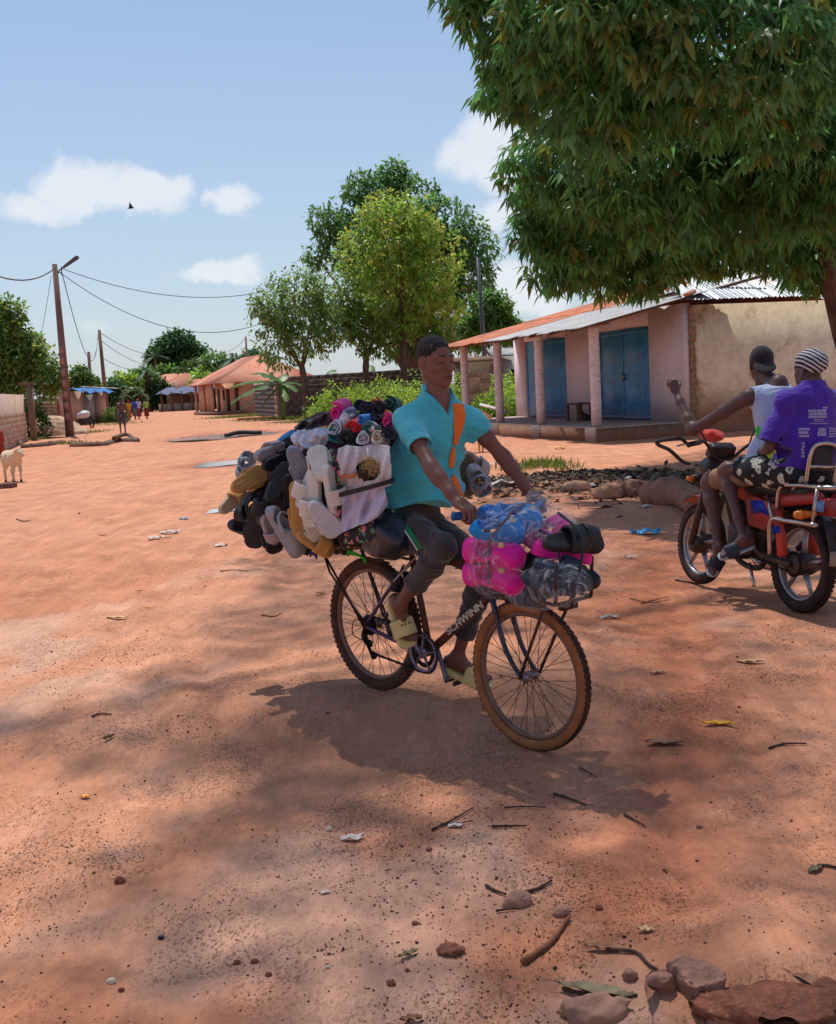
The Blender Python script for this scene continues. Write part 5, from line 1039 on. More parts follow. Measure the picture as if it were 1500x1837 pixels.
def hand_mesh(curl=(.9, 1.0, .6), side=1, h=.0026, thumb=.8, spread=.06, scale=1.):
    """wrist at the origin, fingers along +y, back of the hand +z, thumb on side*x"""
    f = Field(); f.box((0, .047, 0), (.036, .040, .0125), rd=.012, k=.012).cap((0, -.02, 0), (0, .02, 0), .024, .027, k=.02).ell((side * .022, .035, -.008), (.018, .028, .014), k=.012)
    Ls = [(.042, .025, .021), (.046, .029, .022), (.042, .027, .021), (.034, .020, .019)]
    for i, (xo, ln) in enumerate(zip((.027, .009, -.009, -.026), Ls)):
        p = V3(side * xo, .086 - (.004 if i in (0, 3) else 0) - (.006 if i == 3 else 0), 0); a = 0; sp = side * spread * (1.5 - i) * .6; r = .0088 if i < 3 else .0078
        q = [p - V3(0, .03, 0), p]; rad = [.0095, r]
        for j in range(3):
            a += curl[j]; d = V3(math.sin(sp) * math.cos(a), math.cos(a) * math.cos(sp), -math.sin(a)); p = p + d * ln[j]; q.append(p); rad.append(r * (.95, .88, .76)[j])
        f.chain(q, rad, .0035); f.ell(q[1], (.0098, .0098, .0098), k=.006)
    p0 = V3(side * .026, .022, -.006); d1 = nrm(V3(side * .75, .62, -.35 * thumb)); p1 = p0 + d1 * .038; d2 = nrm(V3(side * .35, .85, -.55 * thumb)); p2 = p1 + d2 * .030; d3 = nrm(V3(side * -.1, .85, -.6 * thumb)); p3 = p2 + d3 * .023
    f.chain([p0, p1, p2, p3], [.0145, .0115, .0100, .0082], .008)
    v, fc = f.mesh(h); return v * scale, fc
def limbs(f, J, s=1., infl=0., legs=True, arms=True, thin=1.):
    """arms and legs with muscle taper; J holds joint positions"""
    k = .025 * s
    if arms:
        for sd in 'LR':
            S, E, Wt = (np.asarray(J[n + sd], float) for n in ('sh', 'el', 'wr')); d = E - S; e = Wt - E
            f.chain([S, S + d * .45, E - d * .08], [.044 * s * thin + infl, .039 * s * thin + infl, .033 * s * thin + infl], k); f.cap(E - d * .08, E + e * .05, .033 * s * thin + infl, .034 * s * thin + infl, k)
            f.chain([E, E + e * .28, E + e * .75, Wt], [.0335 * s * thin + infl, .0345 * s * thin + infl, .0265 * s * thin + infl, .0235 * s * thin + infl], k)
    if legs:
        for sd in 'LR':
            Hh, K, A = (np.asarray(J[n + sd], float) for n in ('hip', 'kn', 'an')); d = K - Hh; e = A - K
            f.chain([Hh, Hh + d * .4, K - d * .08, K + e * .06], [.078 * s * thin + infl, .070 * s * thin + infl, .052 * s * thin + infl, .049 * s * thin + infl], k * 1.5)
            cb = nrm(np.cross(np.cross(e, nrm(d)), e)) * -1  # towards the calf side
            f.chain([K + e * .04, K + e * .30 + cb * .010, K + e * .72, A], [.047 * s * thin + infl, .050 * s * thin + infl, .033 * s * thin + infl, .030 * s * thin + infl], k)
    return f
def foot(f, A, heel_d, toe_d, s=1., toes=True):
    """foot from the ankle: heel_d towards the toes, toe_d = up of the foot"""
    y = nrm(heel_d); z = nrm(np.asarray(toe_d) - y * (np.asarray(toe_d) @ y)); x = np.cross(y, z); A = np.asarray(A, float)
    o = A - z * .065 * s
    f.cap(A, o - y * .035 * s + z * .028 * s, .031 * s, .027 * s, .025 * s).cap(A, o + y * .09 * s + z * .028 * s, .030 * s, .024 * s, .03 * s).cap(o - y * .035 * s + z * .024 * s, o + y * .12 * s + z * .016 * s + x * .0, .025 * s, .022 * s, .02 * s)
    f.cap(o + y * .10 * s + z * .016 * s - x * .018 * s, o + y * .13 * s + z * .013 * s + x * .02 * s, .020 * s, .017 * s, .02 * s)
    if toes:
        for i in range(5):
            xo = (i - 2) * .0165 * s; ln = (.195, .193, .187, .178, .165)[i]; 
            f.cap(o + y * .135 * s + x * xo + z * .014 * s, o + y * (ln * s - .012 * s) + x * xo * 1.05 + z * .011 * s, .0105 * s, (.0125 if i == 0 else .0092) * s, .004 * s)
    return o, x, y, z
def torso(f, J, s=1., infl=0., w=1.):
    pel, ch, nk = (np.asarray(J[n], float) for n in ('pelvis', 'chest', 'neck')); sl, sr = np.asarray(J['shL'], float), np.asarray(J['shR'], float)
    sx = nrm(sr - sl); up = nrm(nk - pel); fy = nrm(np.cross(up, sx)); M3 = np.stack([sx, fy, np.cross(sx, fy)], 1)
    f.ell(pel, (.155 * s * w + infl, .11 * s * w + infl, .12 * s + infl), M3, .05); md = pel * .5 + ch * .5
    f.ell(md, (.128 * s * w + infl, .092 * s * w + infl, .16 * s + infl), M3, .06); f.ell(ch, (.150 * s * w + infl, .104 * s * w + infl, .17 * s + infl), M3, .06)
    for q in (sl, sr): f.cap(ch + (nk - ch) * .55, q, .070 * s + infl, .052 * s + infl, .05)
    f.cap(ch + (nk - ch) * .6, nk, .062 * s + infl, .054 * s + infl, .03); return M3
# ---------------------------------------------------------------- the boy on the bicycle
J = dict(pelvis=BL(.240, 0, .965), chest=BL(.400, 0, 1.345), neck=BL(.425, 0, 1.580), shR=BP(729, 755, -.150), shL=BP(846, 757, .145), elR=BP(776, 842, -.265), elL=BP(905, 822, .265), wrR=BL(.865, -.285, 1.148), wrL=BL(.770, .295, 1.112),
         hipR=BL(.225, -.085, .92), hipL=BL(.225, .085, .92), knR=BL(.635, -.135, .885), knL=BL(.655, .12, .74), anR=BL(.335, -.135, .545), anL=BL(.485, .125, .258))
boy = thing('person', 'boy in a turquoise v-neck shirt and dark track trousers riding the loaded bicycle', 'person', BL(.235, 0, .9))
body = Field(); bM = torso(body, J); limbs(body, J, 1., thin=.96)
fR = nrm(V3(.30, -.25, -.92)); fL = nrm(V3(.88, -.28, -.38))
soleR = foot(body, J['anR'], fR, V3(.30, -.95, .30)); soleL = foot(body, J['anL'], fL, V3(.25, -.35, .9))
body.cap(J['neck'] - BUZ * .05, BL(.412, 0, 1.66), .058, .054, .03)
parts = [body.mesh(.0065)]
hd_f = nrm(V3(.60, -.79, -.13)); HM = frame(hd_f, nrm(V3(-.05, .0, 1))); HS = 1.02; HO_ = BL(.412, 0, 1.722)
HEADM = v, fc = head_skin(); parts.append((xf(v * HS, HM, HO_), fc))
def hand_at(wr, fwd, up, curl, side, thumb=.8, sc=1.):
    fm = frame(fwd, up); v, fc = hand_mesh(curl, side, thumb=thumb, scale=sc); return xf(v, fm, wr), fc
# fingers wrap the grips: they point over the bar and curl down
parts.append(hand_at(J['wrR'], nrm(BM @ V3(.93, -.10, -.30)), BM @ V3(.25, -.12, .95), (1.0, 1.25, .8), -1, 1.1)); parts.append(hand_at(J['wrL'], nrm(BM @ V3(.90, .12, -.36)), BM @ V3(.3, .12, .95), (1.0, 1.2, .8), 1, 1.1))
v, fc = join(parts); boy_skin = mo('body', v, fc, M_SKIN, boy, True, True)
v, fc = hair_cap(); mo('hair', xf(v * HS, HM, HO_), fc, M_HAIR, boy, True, True)
def face_bits(par, HM, HO_, HS, hv, hf):
    bv = bvh_of(hv, hf)
    def on(x, z, off):
        h_ = bv.ray_cast(Vector((x, .3, z)), Vector((0, -1, 0))); return V3(x, (h_[0][1] if h_[0] else .07) + off, z)
    for s in (-1, 1):
        b = MB(); pts = [on(s * x, .0040 - .0030 * math.sin((x - .015) / .028 * 3.14) + (x - .029) * -.06, .0002) for x in np.linspace(.0165, .0425, 9)]
        b.tube([xf(q * HS, HM, HO_) for q in pts], [.0010 + .0014 * math.sin(i / 8 * 3.14) for i in range(9)], 6); b.build('eyelash', M_LASH, par, True, True)
        b = MB(); pts = [on(s * x, .0300 + .0035 * math.sin((x - .012) / .034 * 3.0), -.0012) for x in np.linspace(.012, .041, 8)]
        b.tube([xf(q * HS, HM, HO_) for q in pts], [.0016 + .0022 * math.sin((i + 1) / 9 * 3.14) for i in range(8)], 6, flat=1.3); b.build('eyebrow', M_HAIR, par, True, True)
    f = Field(); f.ell((0, .0918, -.0550), (.0215, .0084, .0056)).ell((0, .0910, -.0690), (.0190, .0088, .0064)).ell((0, .101, -.0614), (.0245, .010, .0012), k=.003, op='s'); v, fc = f.mesh(.0018); mo('lips', xf(v * HS, HM, HO_), fc, M_LIP, par, True, True)
face_bits(boy, HM, HO_, HS, *HEADM)
# shirt
M_SHIRT = mat('turquoise_cotton', srgb(78, 192, 206), .85, .08, 6, bump=.25, bscale=320, sheen=.25, bdist=.002, wr=11, wrd=.035, dirt=srgb(60, 140, 150), dirtamt=.25)
def fold_noise(f, amp, seed): f.noise(amp, 22, seed); f.noise(amp * .6, 48, seed + 1); return f
sh = Field(); torso(sh, J, .97, .010, 1.0); sh.cap(J['neck'] - BUZ * .06, J['neck'] - BUZ * .004 - BFX * .008, .078, .062, .05)
pel = J['pelvis']; BX2 = BM[:, [1, 0, 2]] * [-1, 1, 1]
sh.ell(pel + BUZ * .07 - BFX * .03, (.178, .155, .14), BX2, .08); sh.ell(pel * .55 + J['chest'] * .45 - BFX * .06 - BLY * .02, (.160, .135, .20), BX2, .09); sh.ell(J['chest'] - BUZ * .04, (.160, .112, .15), BX2, .08); sh.ell(pel + BFX * .19 + BUZ * .16, (.13, .13, .11), BM, .09)
for sd, e in (('R', .56), ('L', .34)):
    S, E = J['sh' + sd], J['el' + sd]; d = E - S; sh.cap(J['neck'] - BUZ * .045, S + BUZ * .012, .056, .040, .04).cap(S, S + d * e * .5, .050, .060, .05); sh.cap(S + d * e * .5, S + d * (e + .1), .057, .060, .03)
rg = np.random.default_rng(2)
def folds(x, y, z):
    # drapery: creases across the belly, from the armpits and round the waist
    q = (np.stack(np.broadcast_arrays(x, y, z), -1) - BO) @ BM; X, Y, Z = q[..., 0], q[..., 1], q[..., 2]
    w = 1 - smooth(1.22, 1.46, Z); w2 = 1 - smooth(1.08, 1.24, Z); cr = lambda t: (1 - np.abs(np.sin(t))) ** 2
    ax_ = np.exp(-((np.abs(Y) - .13) / .07) ** 2) * np.exp(-((Z - 1.36) / .09) ** 2)
    o = .0125 * (cr((Z - .55 * X - .45 * Y) * 21 + 1.1 * np.sin(Y * 13 + Z * 8)) - .3) * w + .0150 * (cr(Z * 30 + 1.4 * np.sin(X * 12 + Y * 9) + .6 * np.sin(Y * 31)) - .3) * w2
    o = o + .0085 * (cr((Z + .9 * X) * 27 + np.sin(Y * 17)) - .3) * ax_ + .003 * np.sin(X * 45 + Z * 34 + 1) * np.sin(Y * 30 + Z * 12)
    return -o
sh.fn(folds, [-9] * 3, [9] * 3, op='+')
for sd, e in (('R', .56), ('L', .34)):
    S, E = J['sh' + sd], J['el' + sd]; d = nrm(E - S); c = S + (E - S) * e
    sh.fn(lambda x, y, z, c=c, d=d, S=S: np.maximum(-((x - c[0]) * d[0] + (y - c[1]) * d[1] + (z - c[2]) * d[2]), np.sqrt((x - c[0]) ** 2 + (y - c[1]) ** 2 + (z - c[2]) ** 2) - .13), c - .2, c + .2, op='s')
    sh.cap(c - d * .03, c + d * .2, .046, .048, op='s')
nk = J['neck']; sh.ell(nk + BUZ * .075 + BFX * .012, (.080, .080, .064), BM, op='s')
vd = nrm(BM @ V3(1, -.12, -.9)); a = BL(.45, -.02, 1.50); tip = BL(.53, -.02, 1.405)
sh.fn(lambda x, y, z: (lambda q: np.maximum(np.abs(q[..., 1] + .012) - np.maximum(0, (q[..., 2] - 1.475)) * .60, np.maximum(1.475 - q[..., 2], .42 - q[..., 0])))((np.stack(np.broadcast_arrays(x, y, z), -1) - BO) @ BM), BL(.5, 0, 1.55) - .25, BL(.5, 0, 1.55) + .25, op='s')
hem = BL(.2, 0, .955); sh.fn(lambda x, y, z: (lambda q: (1.028 + .03 * np.clip(q[..., 0] - .22, 0, 1) * 2 - .016 * np.sin(q[..., 1] * 17 + q[..., 0] * 15) - q[..., 2]))((np.stack(np.broadcast_arrays(x, y, z), -1) - BO) @ BM), [-1e9] * 3, [1e9] * 3, op='i')
v, fc = sh.mesh(.0042)
shirt = mo('shirt', v, fc, M_SHIRT, boy, True, True)
# trousers, pushed up to the calf
M_TROU = mat('washed_black_jersey', srgb(66, 60, 64), .92, .14, 8, bump=.3, bscale=260, sheen=.3, bdist=.002, wr=14, wrd=.03, dirt=srgb(104, 84, 78), dirtamt=.25)
tr = Field(); tr.ell(J['pelvis'] + BUZ * .015, (.17, .14, .14), BM[:, [1, 0, 2]] * [-1, 1, 1], .05)
cuffs = []
for sd, e in (('R', .66), ('L', .74)):
    Hh, K, A = J['hip' + sd], J['kn' + sd], J['an' + sd]; d = K - Hh; s_ = A - K
    tr.chain([Hh, Hh + d * .5, K], [.094, .081, .058], .05).chain([K, K + s_ * .3, K + s_ * (e - .06), K + s_ * (e + .02)], [.058, .060, .052, .049], .03)
    tr.cap(K + s_ * (e - .05), K + s_ * e, .055, .055, .008); cuffs.append((K + s_ * e, nrm(s_)))
def tfold(x, y, z):
    q = (np.stack(np.broadcast_arrays(x, y, z), -1) - BO) @ BM
    X, Y, Z = q[..., 0], q[..., 1], q[..., 2]; cr = lambda t: (1 - np.abs(np.sin(t))) ** 2
    kb = np.exp(-(((X - .56) / .10) ** 2 + ((Z - .80) / .13) ** 2)); hp_ = np.exp(-(((X - .30) / .12) ** 2 + ((Z - .95) / .10) ** 2))
    return -(.0095 * (cr((Z + .5 * X) * 34 + np.sin(Y * 25)) - .3) * kb + .0105 * (cr((Z - 1.1 * X) * 26 + np.sin(Y * 15)) - .3) * hp_ + .003 * np.sin(X * 38 - Z * 42 + 2 * np.sin(Y * 20)) + .0065 * (cr(Z * 42 + X * 12 + 1.2 * np.sin(X * 22)) - .3) * (1 - smooth(.6, .78, Z)))
tr.fn(tfold, [-9] * 3, [9] * 3, op='+')
for c, d in cuffs: tr.fn(lambda x, y, z, c=c, d=d: np.maximum(-((x - c[0]) * d[0] + (y - c[1]) * d[1] + (z - c[2]) * d[2]), np.sqrt((x - c[0]) ** 2 + (y - c[1]) ** 2 + (z - c[2]) ** 2) - .12), c - .2, c + .2, op='s'); tr.cap(c - d * .025, c + d * .1, .040, .044, op='s')
v, fc = tr.mesh(.006); trousers = mo('trousers', v, fc, M_TROU, boy, True, True)
# side stripe: a strip laid along the thigh
def strip(name, path, nrm_pts, w, t, m, parent, world_=True, flip=False):
    """a band of cloth through path points lying on a surface with the given normals"""
    p = spline(path, 6); n = spline(nrm_pts, 6); g = []; g2 = []
    tg = np.gradient(p, axis=0); w = np.broadcast_to(np.asarray(w, float), (len(path),)); w = np.interp(np.linspace(0, 1, len(p)), np.linspace(0, 1, len(path)), w)
    for i in range(len(p)):
        nn = nrm(n[i]); s = nrm(np.cross(tg[i], nn)); row = []; row2 = []
        for u in np.linspace(-1, 1, 5): q = p[i] + s * u * w[i] / 2 - nn * (u * u) * w[i] * .08; row.append(q + nn * t); row2.append(q - nn * t)
        g.append(row); g2.append(row2)
    b = MB(); b.grid(np.array(g)); b.grid(np.array(g2), flip=True); return b.build(name, m, parent, True, world_)
def surf_hit(o, d, meshobj):
    return None
BV_T = bvh_of(v, fc)
def on_mesh(bv, px, py, off=.002):
    d = ray(px, py); h = bv.ray_cast(Vector(CAMP), Vector(d)); 
    if h[0] is None: return None, None
    n = np.array(h[1]); n = n if n @ d < 0 else -n
    return np.array(h[0]) + n * off, n
def strip_on(name, bv, pxs, w, m, parent, off=.003):
    P_, N_, W_ = [], [], []; w = np.broadcast_to(np.asarray(w, float), (len(pxs),))
    for (px, py), ww in zip(pxs, w):
        p, n = on_mesh(bv, px, py, off)
        if p is not None: P_.append(p); N_.append(n); W_.append(ww)
    if len(P_) < 2: return None
    return strip(name, P_, N_, W_, .0015, m, parent)
M_GREEN = mat('green_stripe', srgb(30, 130, 84), .8, .1, 20); M_WHITE = mat('white_cloth', srgb(206, 204, 208), .85, .06, 10, bump=.3, bscale=90, sheen=.2)
strip_on('stripe', BV_T, [(703, 896), (708, 912), (718, 930), (730, 948), (742, 965), (755, 984)], .030, M_GREEN, boy, .004)
strip_on('stripe', BV_T, [(700, 900), (704, 914), (714, 932), (726, 950), (738, 967), (750, 986)], .009, M_WHITE, boy, .006)
BV_S = bvh_of(*[np.array([tuple(q.co) for q in shirt.data.vertices]) + root_loc(boy), [tuple(p.vertices) for p in shirt.data.polygons]])
M_RIB = mat('turquoise_rib', srgb(70, 190, 204), .85, .1, 40, bump=.5, bscale=300)
strip_on('neckband', BV_S, [(756, 692), (763, 702), (772, 714), (782, 728), (792, 743)], .014, M_RIB, shirt, .001); strip_on('neckband', BV_S, [(794, 743), (798, 730), (801, 716), (803, 704)], .014, M_RIB, shirt, .001)
M_ORNG = mat('orange_strap', srgb(236, 118, 34), .75, .12, 12, bump=.2, bscale=120, sheen=.2)
sp_ = thing('shoulder_strap', 'bright orange strap hanging from the shoulder across the turquoise shirt', 'strap', BL(.45, .1, 1.5))
o = strip_on('band', BV_S, [(808, 693), (815, 705), (821, 725), (824, 745), (822, 765), (818, 785), (815, 798)], [.035, .062, .068, .062, .056, .038, .028], M_ORNG, sp_, .008)
o = strip_on('band', BV_S, [(812, 802), (811, 815), (810, 828), (808, 840)], [.018, .03, .03, .02], M_ORNG, sp_, .008)
o = strip_on('band', BV_S, [(810, 855), (817, 866), (822, 878), (824, 888)], [.03, .045, .06, .06], M_ORNG, sp_, .008)
# yellow slide sandals on his feet
M_SAND = mat('cream_foam', srgb(224, 200, 138), .65, .06, 9, bump=.15, bscale=60, dirt=srgb(190, 140, 96), dirtamt=.25)
def slide_mesh(L=.27, w=.10, t=.034, h=.0045, strap=True, tread=1, toe_open=True):
    """a slide sandal: x across, y heel to toe, z up; origin in the middle of the sole"""
    def outline(x, y):
        yy = y / L; half = w * .5 * (.80 + .20 * np.sin((yy + .15) * 3.0)); 
        r = w * .40; cy = np.clip(y, -L / 2 + r, L / 2 - r); return np.sqrt((x * (w * .5 / half)) ** 2 * .0 + np.maximum(np.abs(x) - (half - r), 0) ** 2 + (y - cy) ** 2) - r
    f = Field()
    def sole(x, y, z):
        d2 = outline(x, y) + .0025 * (np.abs(z) / t * 2) ** 2
        g = .0026 * np.sin(y * 2 * np.pi / .0135) if tread == 1 else (.0026 * np.sin(np.arctan2(x, y - L * .62) * 46) if tread == 2 else .0022 * np.sin(y * 2 * np.pi / .02) * np.sign(np.sin(x * 2 * np.pi / .03)))
        zz = z + .008 * (y / L * 2) ** 2 * 0; dz = np.maximum(zz - t / 2, -zz - t / 2 + g * (d2 < -.012))
        return np.minimum(np.maximum(d2, dz), 0) + np.sqrt(np.maximum(d2 + .006, 0) ** 2 + np.maximum(dz + .006, 0) ** 2) - .006
    f.fn(sole, (-w * .6, -L / 2, -t / 2 - .004), (w * .6, L / 2, t / 2 + .004))
    f.ell((0, -L * .03, t / 2 + .012), (w * .40, L * .46, .014), k=.006, op='s')
    sv = f.mesh(h)
    st = None
    if strap:
        g = Field(); g.fn(lambda x, y, z: np.maximum(np.abs(np.sqrt((x / (w * .53)) ** 2 + ((z - t * .1) / (.062 + .10 * (-(y - L * .12)))) ** 2) - 1) * (w * .5) - .0055, np.maximum(np.abs(y - L * .13) - L * .16, -z - t * .25)), (-w * .62, -L * .05, -t * .4), (w * .62, L * .31, .11)); g.noise(.0006, 90, 2); st = g.mesh(h)
    return sv, st
def sandal(label, o, ydir, zdir, msole, mstrap=None, L=.27, w=.10, t=.034, tread=1, group=None, cat='sandal', parent=None, name='sandal', strap=True, world_parent=None):
    key = ('slide', round(L, 3), round(w, 3), round(t, 3), tread, strap)
    if key not in _blk: _blk[key] = slide_mesh(L, w, t, .0045, strap, tread)
    sv, st = _blk[key]; y = nrm(ydir); z = nrm(np.asarray(zdir) - y * (np.asarray(zdir) @ y)); x = np.cross(y, z); M3 = np.stack([x, y, z], 1)
    if parent is None:
        T = thing(name, label, cat, o, group, rot=M3); mo('sole', *sv, msole, T)
        if st is not None: mo('strap', *st, mstrap or msole, T)
        return T, M3
    s_ = mo(name, xf(sv[0], M3, o), sv[1], msole, parent, True, True)
    if st is not None: mo('strap', xf(st[0], M3, o) - 0, st[1], mstrap or msole, s_, True, True)
    return s_, M3
for (o, x, y, z) in (soleR, soleL):
    c = o + y * .075 - z * .019; s_, M3 = sandal('', c, y, z, M_SAND, L=.275, w=.108, t=.036, parent=boy, name='sandal')
lo_ = soleR; c = lo_[0] + lo_[2] * .11 + lo_[3] * .052
b = MB()
for i, q in enumerate((-.016, .006, .024)): b.box(c + lo_[1] * q + lo_[2] * -.01 + lo_[3] * .010, (.0035, .0035, .004), np.stack(lo_[1:], 1))
b.build('sandal_print', M_LASH, boy, world_=True)
# ================================================================ GOODS ON THE BICYCLE
def toward(px, py): return -nrm(ray(px, py))
def imgdir(deg, tilt=0., px=750, py=900):
    """a direction in the place: turned by deg from rightwards to downwards as seen from the street, tipped away by tilt"""
    a = R(deg); d = _rt * math.cos(a) - _up * math.sin(a); return nrm(d * math.cos(R(tilt)) + _fw * math.sin(R(tilt)))
M_SGREY = mat('grey_foam', srgb(168, 156, 160), .7, .07, 12, bump=.12, bscale=90); M_STAN = mat('tan_foam', srgb(196, 146, 84), .7, .08, 12, bump=.12, bscale=90); M_SBEI = mat('beige_foam', srgb(196, 172, 138), .7, .08, 12)
M_SBLK = mat('black_foam', (.024, .023, .026), .55, .2, 15, bump=.1, bscale=90); M_SCHAR = mat('charcoal_foam', (.034, .030, .031), .6, .2, 15, bump=.1, bscale=90); M_SWHT = mat('white_foam', srgb(214, 206, 196), .6, .05, 12, bump=.08, bscale=90); M_SWHT2 = mat('cool_white_foam', srgb(206, 204, 210), .6, .05, 12); M_SBLU = mat('blue_grey_foam', srgb(132, 138, 156), .6, .07, 12); M_SSIL = mat('silver_grey_foam', srgb(146, 148, 158), .45, .08, 12, spec=.5); M_SNAVY = mat('navy_foam', (.03, .04, .065), .55, .2, 15); M_SBRN = mat('brown_grey_sole', srgb(146, 122, 104), .85, .12, 14, bump=.4, bscale=160)
def hang(label, px, py, off, deg, tilt, face, m, L=.24, w=.098, t=.034, tread=1, roll=0., ms=None, strap=True, group='sandals hanging off the back of the bicycle'):
    """a slide hanging on the bundle: off is how far it sits from the bicycle's middle plane (its own lateral coordinate)"""
    o = BP(px, py, off); y = imgdir(deg, tilt); v = toward(px, py); n = v - y * (v @ y); n = nrm(n); n = rotv(n, y, R(roll)); z = n if face == 'top' else -n
    return sandal(label, o, y, z, m, ms, L, w, t, tread, group, strap=strap)
def clog_mesh(L=.27, w=.10, h=.0034, holes=True, strap=True):
    g = Field()
    def shell(x, y, z):
        yy = y / L; half = w * .5 * (.82 + .20 * np.sin((yy + .12) * 2.9)); r = w * .40; cy = np.clip(y, -L / 2 + r, L / 2 - r)
        zc = np.clip((z - .004) / .055, 0, 1); q = np.sqrt(np.maximum(np.abs(x) - (half - r), 0) ** 2 + (y - cy) ** 2) - r + .020 * zc ** 2 - .004 * smooth(.004, -.004, z)
        H_ = np.interp(yy, [-.5, -.42, -.30, -.08, .04, .18, .34, .46, .5], [.030, .038, .036, .046, .066, .064, .050, .034, .024]); t = (z - H_) * .85 + 4.2 * x * x; bt = -z - .024
        k = .016; hh = np.clip(.5 - .5 * (q - t) / k, 0, 1); d = q + (t - q) * hh + k * hh * (1 - hh)
        return np.maximum(d, bt + 0 * d)
    g.fn(shell, (-w * .62, -L * .52, -.026), (w * .62, L * .52, .075))
    g.ell((0, -L * .215, .062), (w * .335, L * .215, .062), k=.008, op='s'); g.cap((0, -L * .25, .016), (0, L * .26, .006), w * .27, w * .25, op='s')
    if holes:
        for i in range(4):
            for j in range(3):
                x = (j - 1) * w * .25; y = L * (.16 + i * .065); g.cap((x, y, .02), (x * 1.25, y, .12), .0042, .0042, op='s')
    g.fn(lambda x, y, z: .0035 * np.exp(-((z + .004) / .0028) ** 2) + .0016 * np.exp(-((z + .013) / .0018) ** 2) + 0 * x + 0 * y, [-9] * 3, [9] * 3, op='+')
    a = g.mesh(h); st = None
    if strap:
        th = np.linspace(-.05, math.pi + .05, 22); pts = np.stack([w * .50 * np.cos(th), -L * .02 - L * .30 * np.sin(th), .050 - .006 * np.sin(th)], 1); b = MB(); b.tube(pts, .006, 8, flat=1.8); st = (np.concatenate(b.v), b.f)
    return a, st
def clog(label, px, py, off, deg, tilt, face, m, L=.26, w=.10, roll=0., group='sandals hanging off the back of the bicycle', holes=True, strap=True, cat='clog', ms=None):
    key = ('clog', round(L, 3), round(w, 3), holes, strap)
    if key not in _blk: _blk[key] = clog_mesh(L, w, .0042, holes, strap)
    a, st = _blk[key]; o = BP(px, py, off); y = imgdir(deg, tilt); v = toward(px, py); n = nrm(v - y * (v @ y)); n = rotv(n, y, R(roll)); z = n if face == 'top' else -n; x = np.cross(y, z)
    T = thing('clog', label, cat, o, group, rot=np.stack([x, y, z], 1)); mo('body', *a, m, T)
    if st is not None: mo('strap', *st, ms or m, T)
    return T, np.stack([x, y, z], 1)
# the bundle itself: dark cloth tied on the rear carrier
bd = Field(); bd.ell(BL(-.28, .0, 1.05), (.50, .27, .34), BM, .1).ell(BL(-.10, .0, 1.20), (.26, .24, .24), BM, .1).ell(BL(.02, .0, .98), (.22, .25, .24), BM, .1).ell(BL(-.60, .0, .98), (.26, .24, .24), BM, .08); bd.ell(BL(.06, .05, 1.27), (.18, .2, .14), BM, .08); bd.plane(BL(0, 0, .765), -BUZ, .03); bd.noise(.016, 17, 5); bd.noise(.007, 45, 6)
v, fc = bd.mesh(.014); o = mo('cloth_bundle', v, fc, mat('dark_bundle_cloth', srgb(44, 40, 52), .9, .4, 9, bump=.6, bscale=35, c2=srgb(72, 48, 60), c2scale=9, c2amt=.4)); tag(o, 'large dark cloth bundle tied on the rear carrier under the hanging sandals', 'bundle')
BV_B = bvh_of(v, fc)
GS = 'sandals hanging off the back of the bicycle'
Y = -.33
hang('pale grey slide sole lying highest on the bundle above the tan one', 486, 813, -.27, -18, 50, 'sole', M_SGREY, .235, .096, tread=1, roll=25)
clog('small pale blue-grey clog peeping out behind the upper tan sole', 440, 834, -.15, -70, 30, 'top', M_SSIL, .17, .09)
hang('tan slide with a fan of ridges on its sole at the rear end', 446, 862, -.31, -33, 35, 'sole', M_STAN, .235, .108, tread=2, roll=-8)
hang('beige slide with its footbed showing at the rear tip of the load', 417, 899, -.27, -48, 40, 'top', M_SBEI, .22, .092, roll=18, ms=M_STAN)
clog('brown-black clog with round holes under the upper tan sole', 452, 902, -.27, -52, 30, 'top', M_SCHAR, .26, .105, roll=30)
hang('black slide sole with fine studs beside the blue-grey ridged one', 503, 866, -.33, -62, 22, 'sole', M_SBLK, .24, .102, tread=3, roll=-10)
hang('long black slide with a thin strap hanging in the middle of the dark ones', 478, 902, -.35, 108, 12, 'top', M_SCHAR, .25, .07, .026, roll=58)
hang('dark slide sole showing just under the pale grey top sole', 503, 828, -.24, -20, 45, 'sole', M_SBLK, .25, .10, roll=20)
hang('charcoal slide sole hanging lowest of the black pairs', 457, 942, -.31, 94, 18, 'sole', M_SCHAR, .26, .105, tread=1, roll=12)
hang('dark slide sole half hidden behind the pale grey clog', 487, 958, -.28, 80, 20, 'sole', M_SBLK, .22, .10, roll=-15)
clog('small navy clog at the bottom rear corner of the load', 434, 945, -.24, 15, 40, 'top', M_SNAVY, .16, .085, strap=False)
hang('light grey slide with its round footbed facing out near the bottom', 486, 948, -.34, 66, 35, 'top', M_SGREY, .19, .094, roll=-20, ms=M_SGREY)
clog('long silver-grey clog hanging diagonally with its toe at the bottom', 513, 952, -.37, 57, 12, 'top', M_SSIL, .30, .098, roll=-35, holes=False)
hang('blue-grey slide with bold ridges on its sole beside the white ones', 538, 836, -.34, 66, 30, 'sole', M_SBLU, .24, .105, tread=1, roll=14)
hang('white slide sole at the top of the white pairs', 574, 832, -.37, -104, 28, 'sole', M_SWHT, .20, .105, .036, tread=3, roll=-6)
wt, wM = hang('white slide seen from its lettered side between two white soles', 553, 872, -.37, 112, 12, 'top', M_SWHT, .24, .10, .038, roll=62)
hang('white slide with a broad strap hanging toe down in the centre', 562, 898, -.385, 96, 14, 'top', M_SWHT, .27, .10, .036, roll=38)
hang('white slide whose empty strap shows its beige inside', 596, 877, -.36, 78, 20, 'top', M_SWHT, .25, .10, .034, roll=-52, ms=M_SWHT)
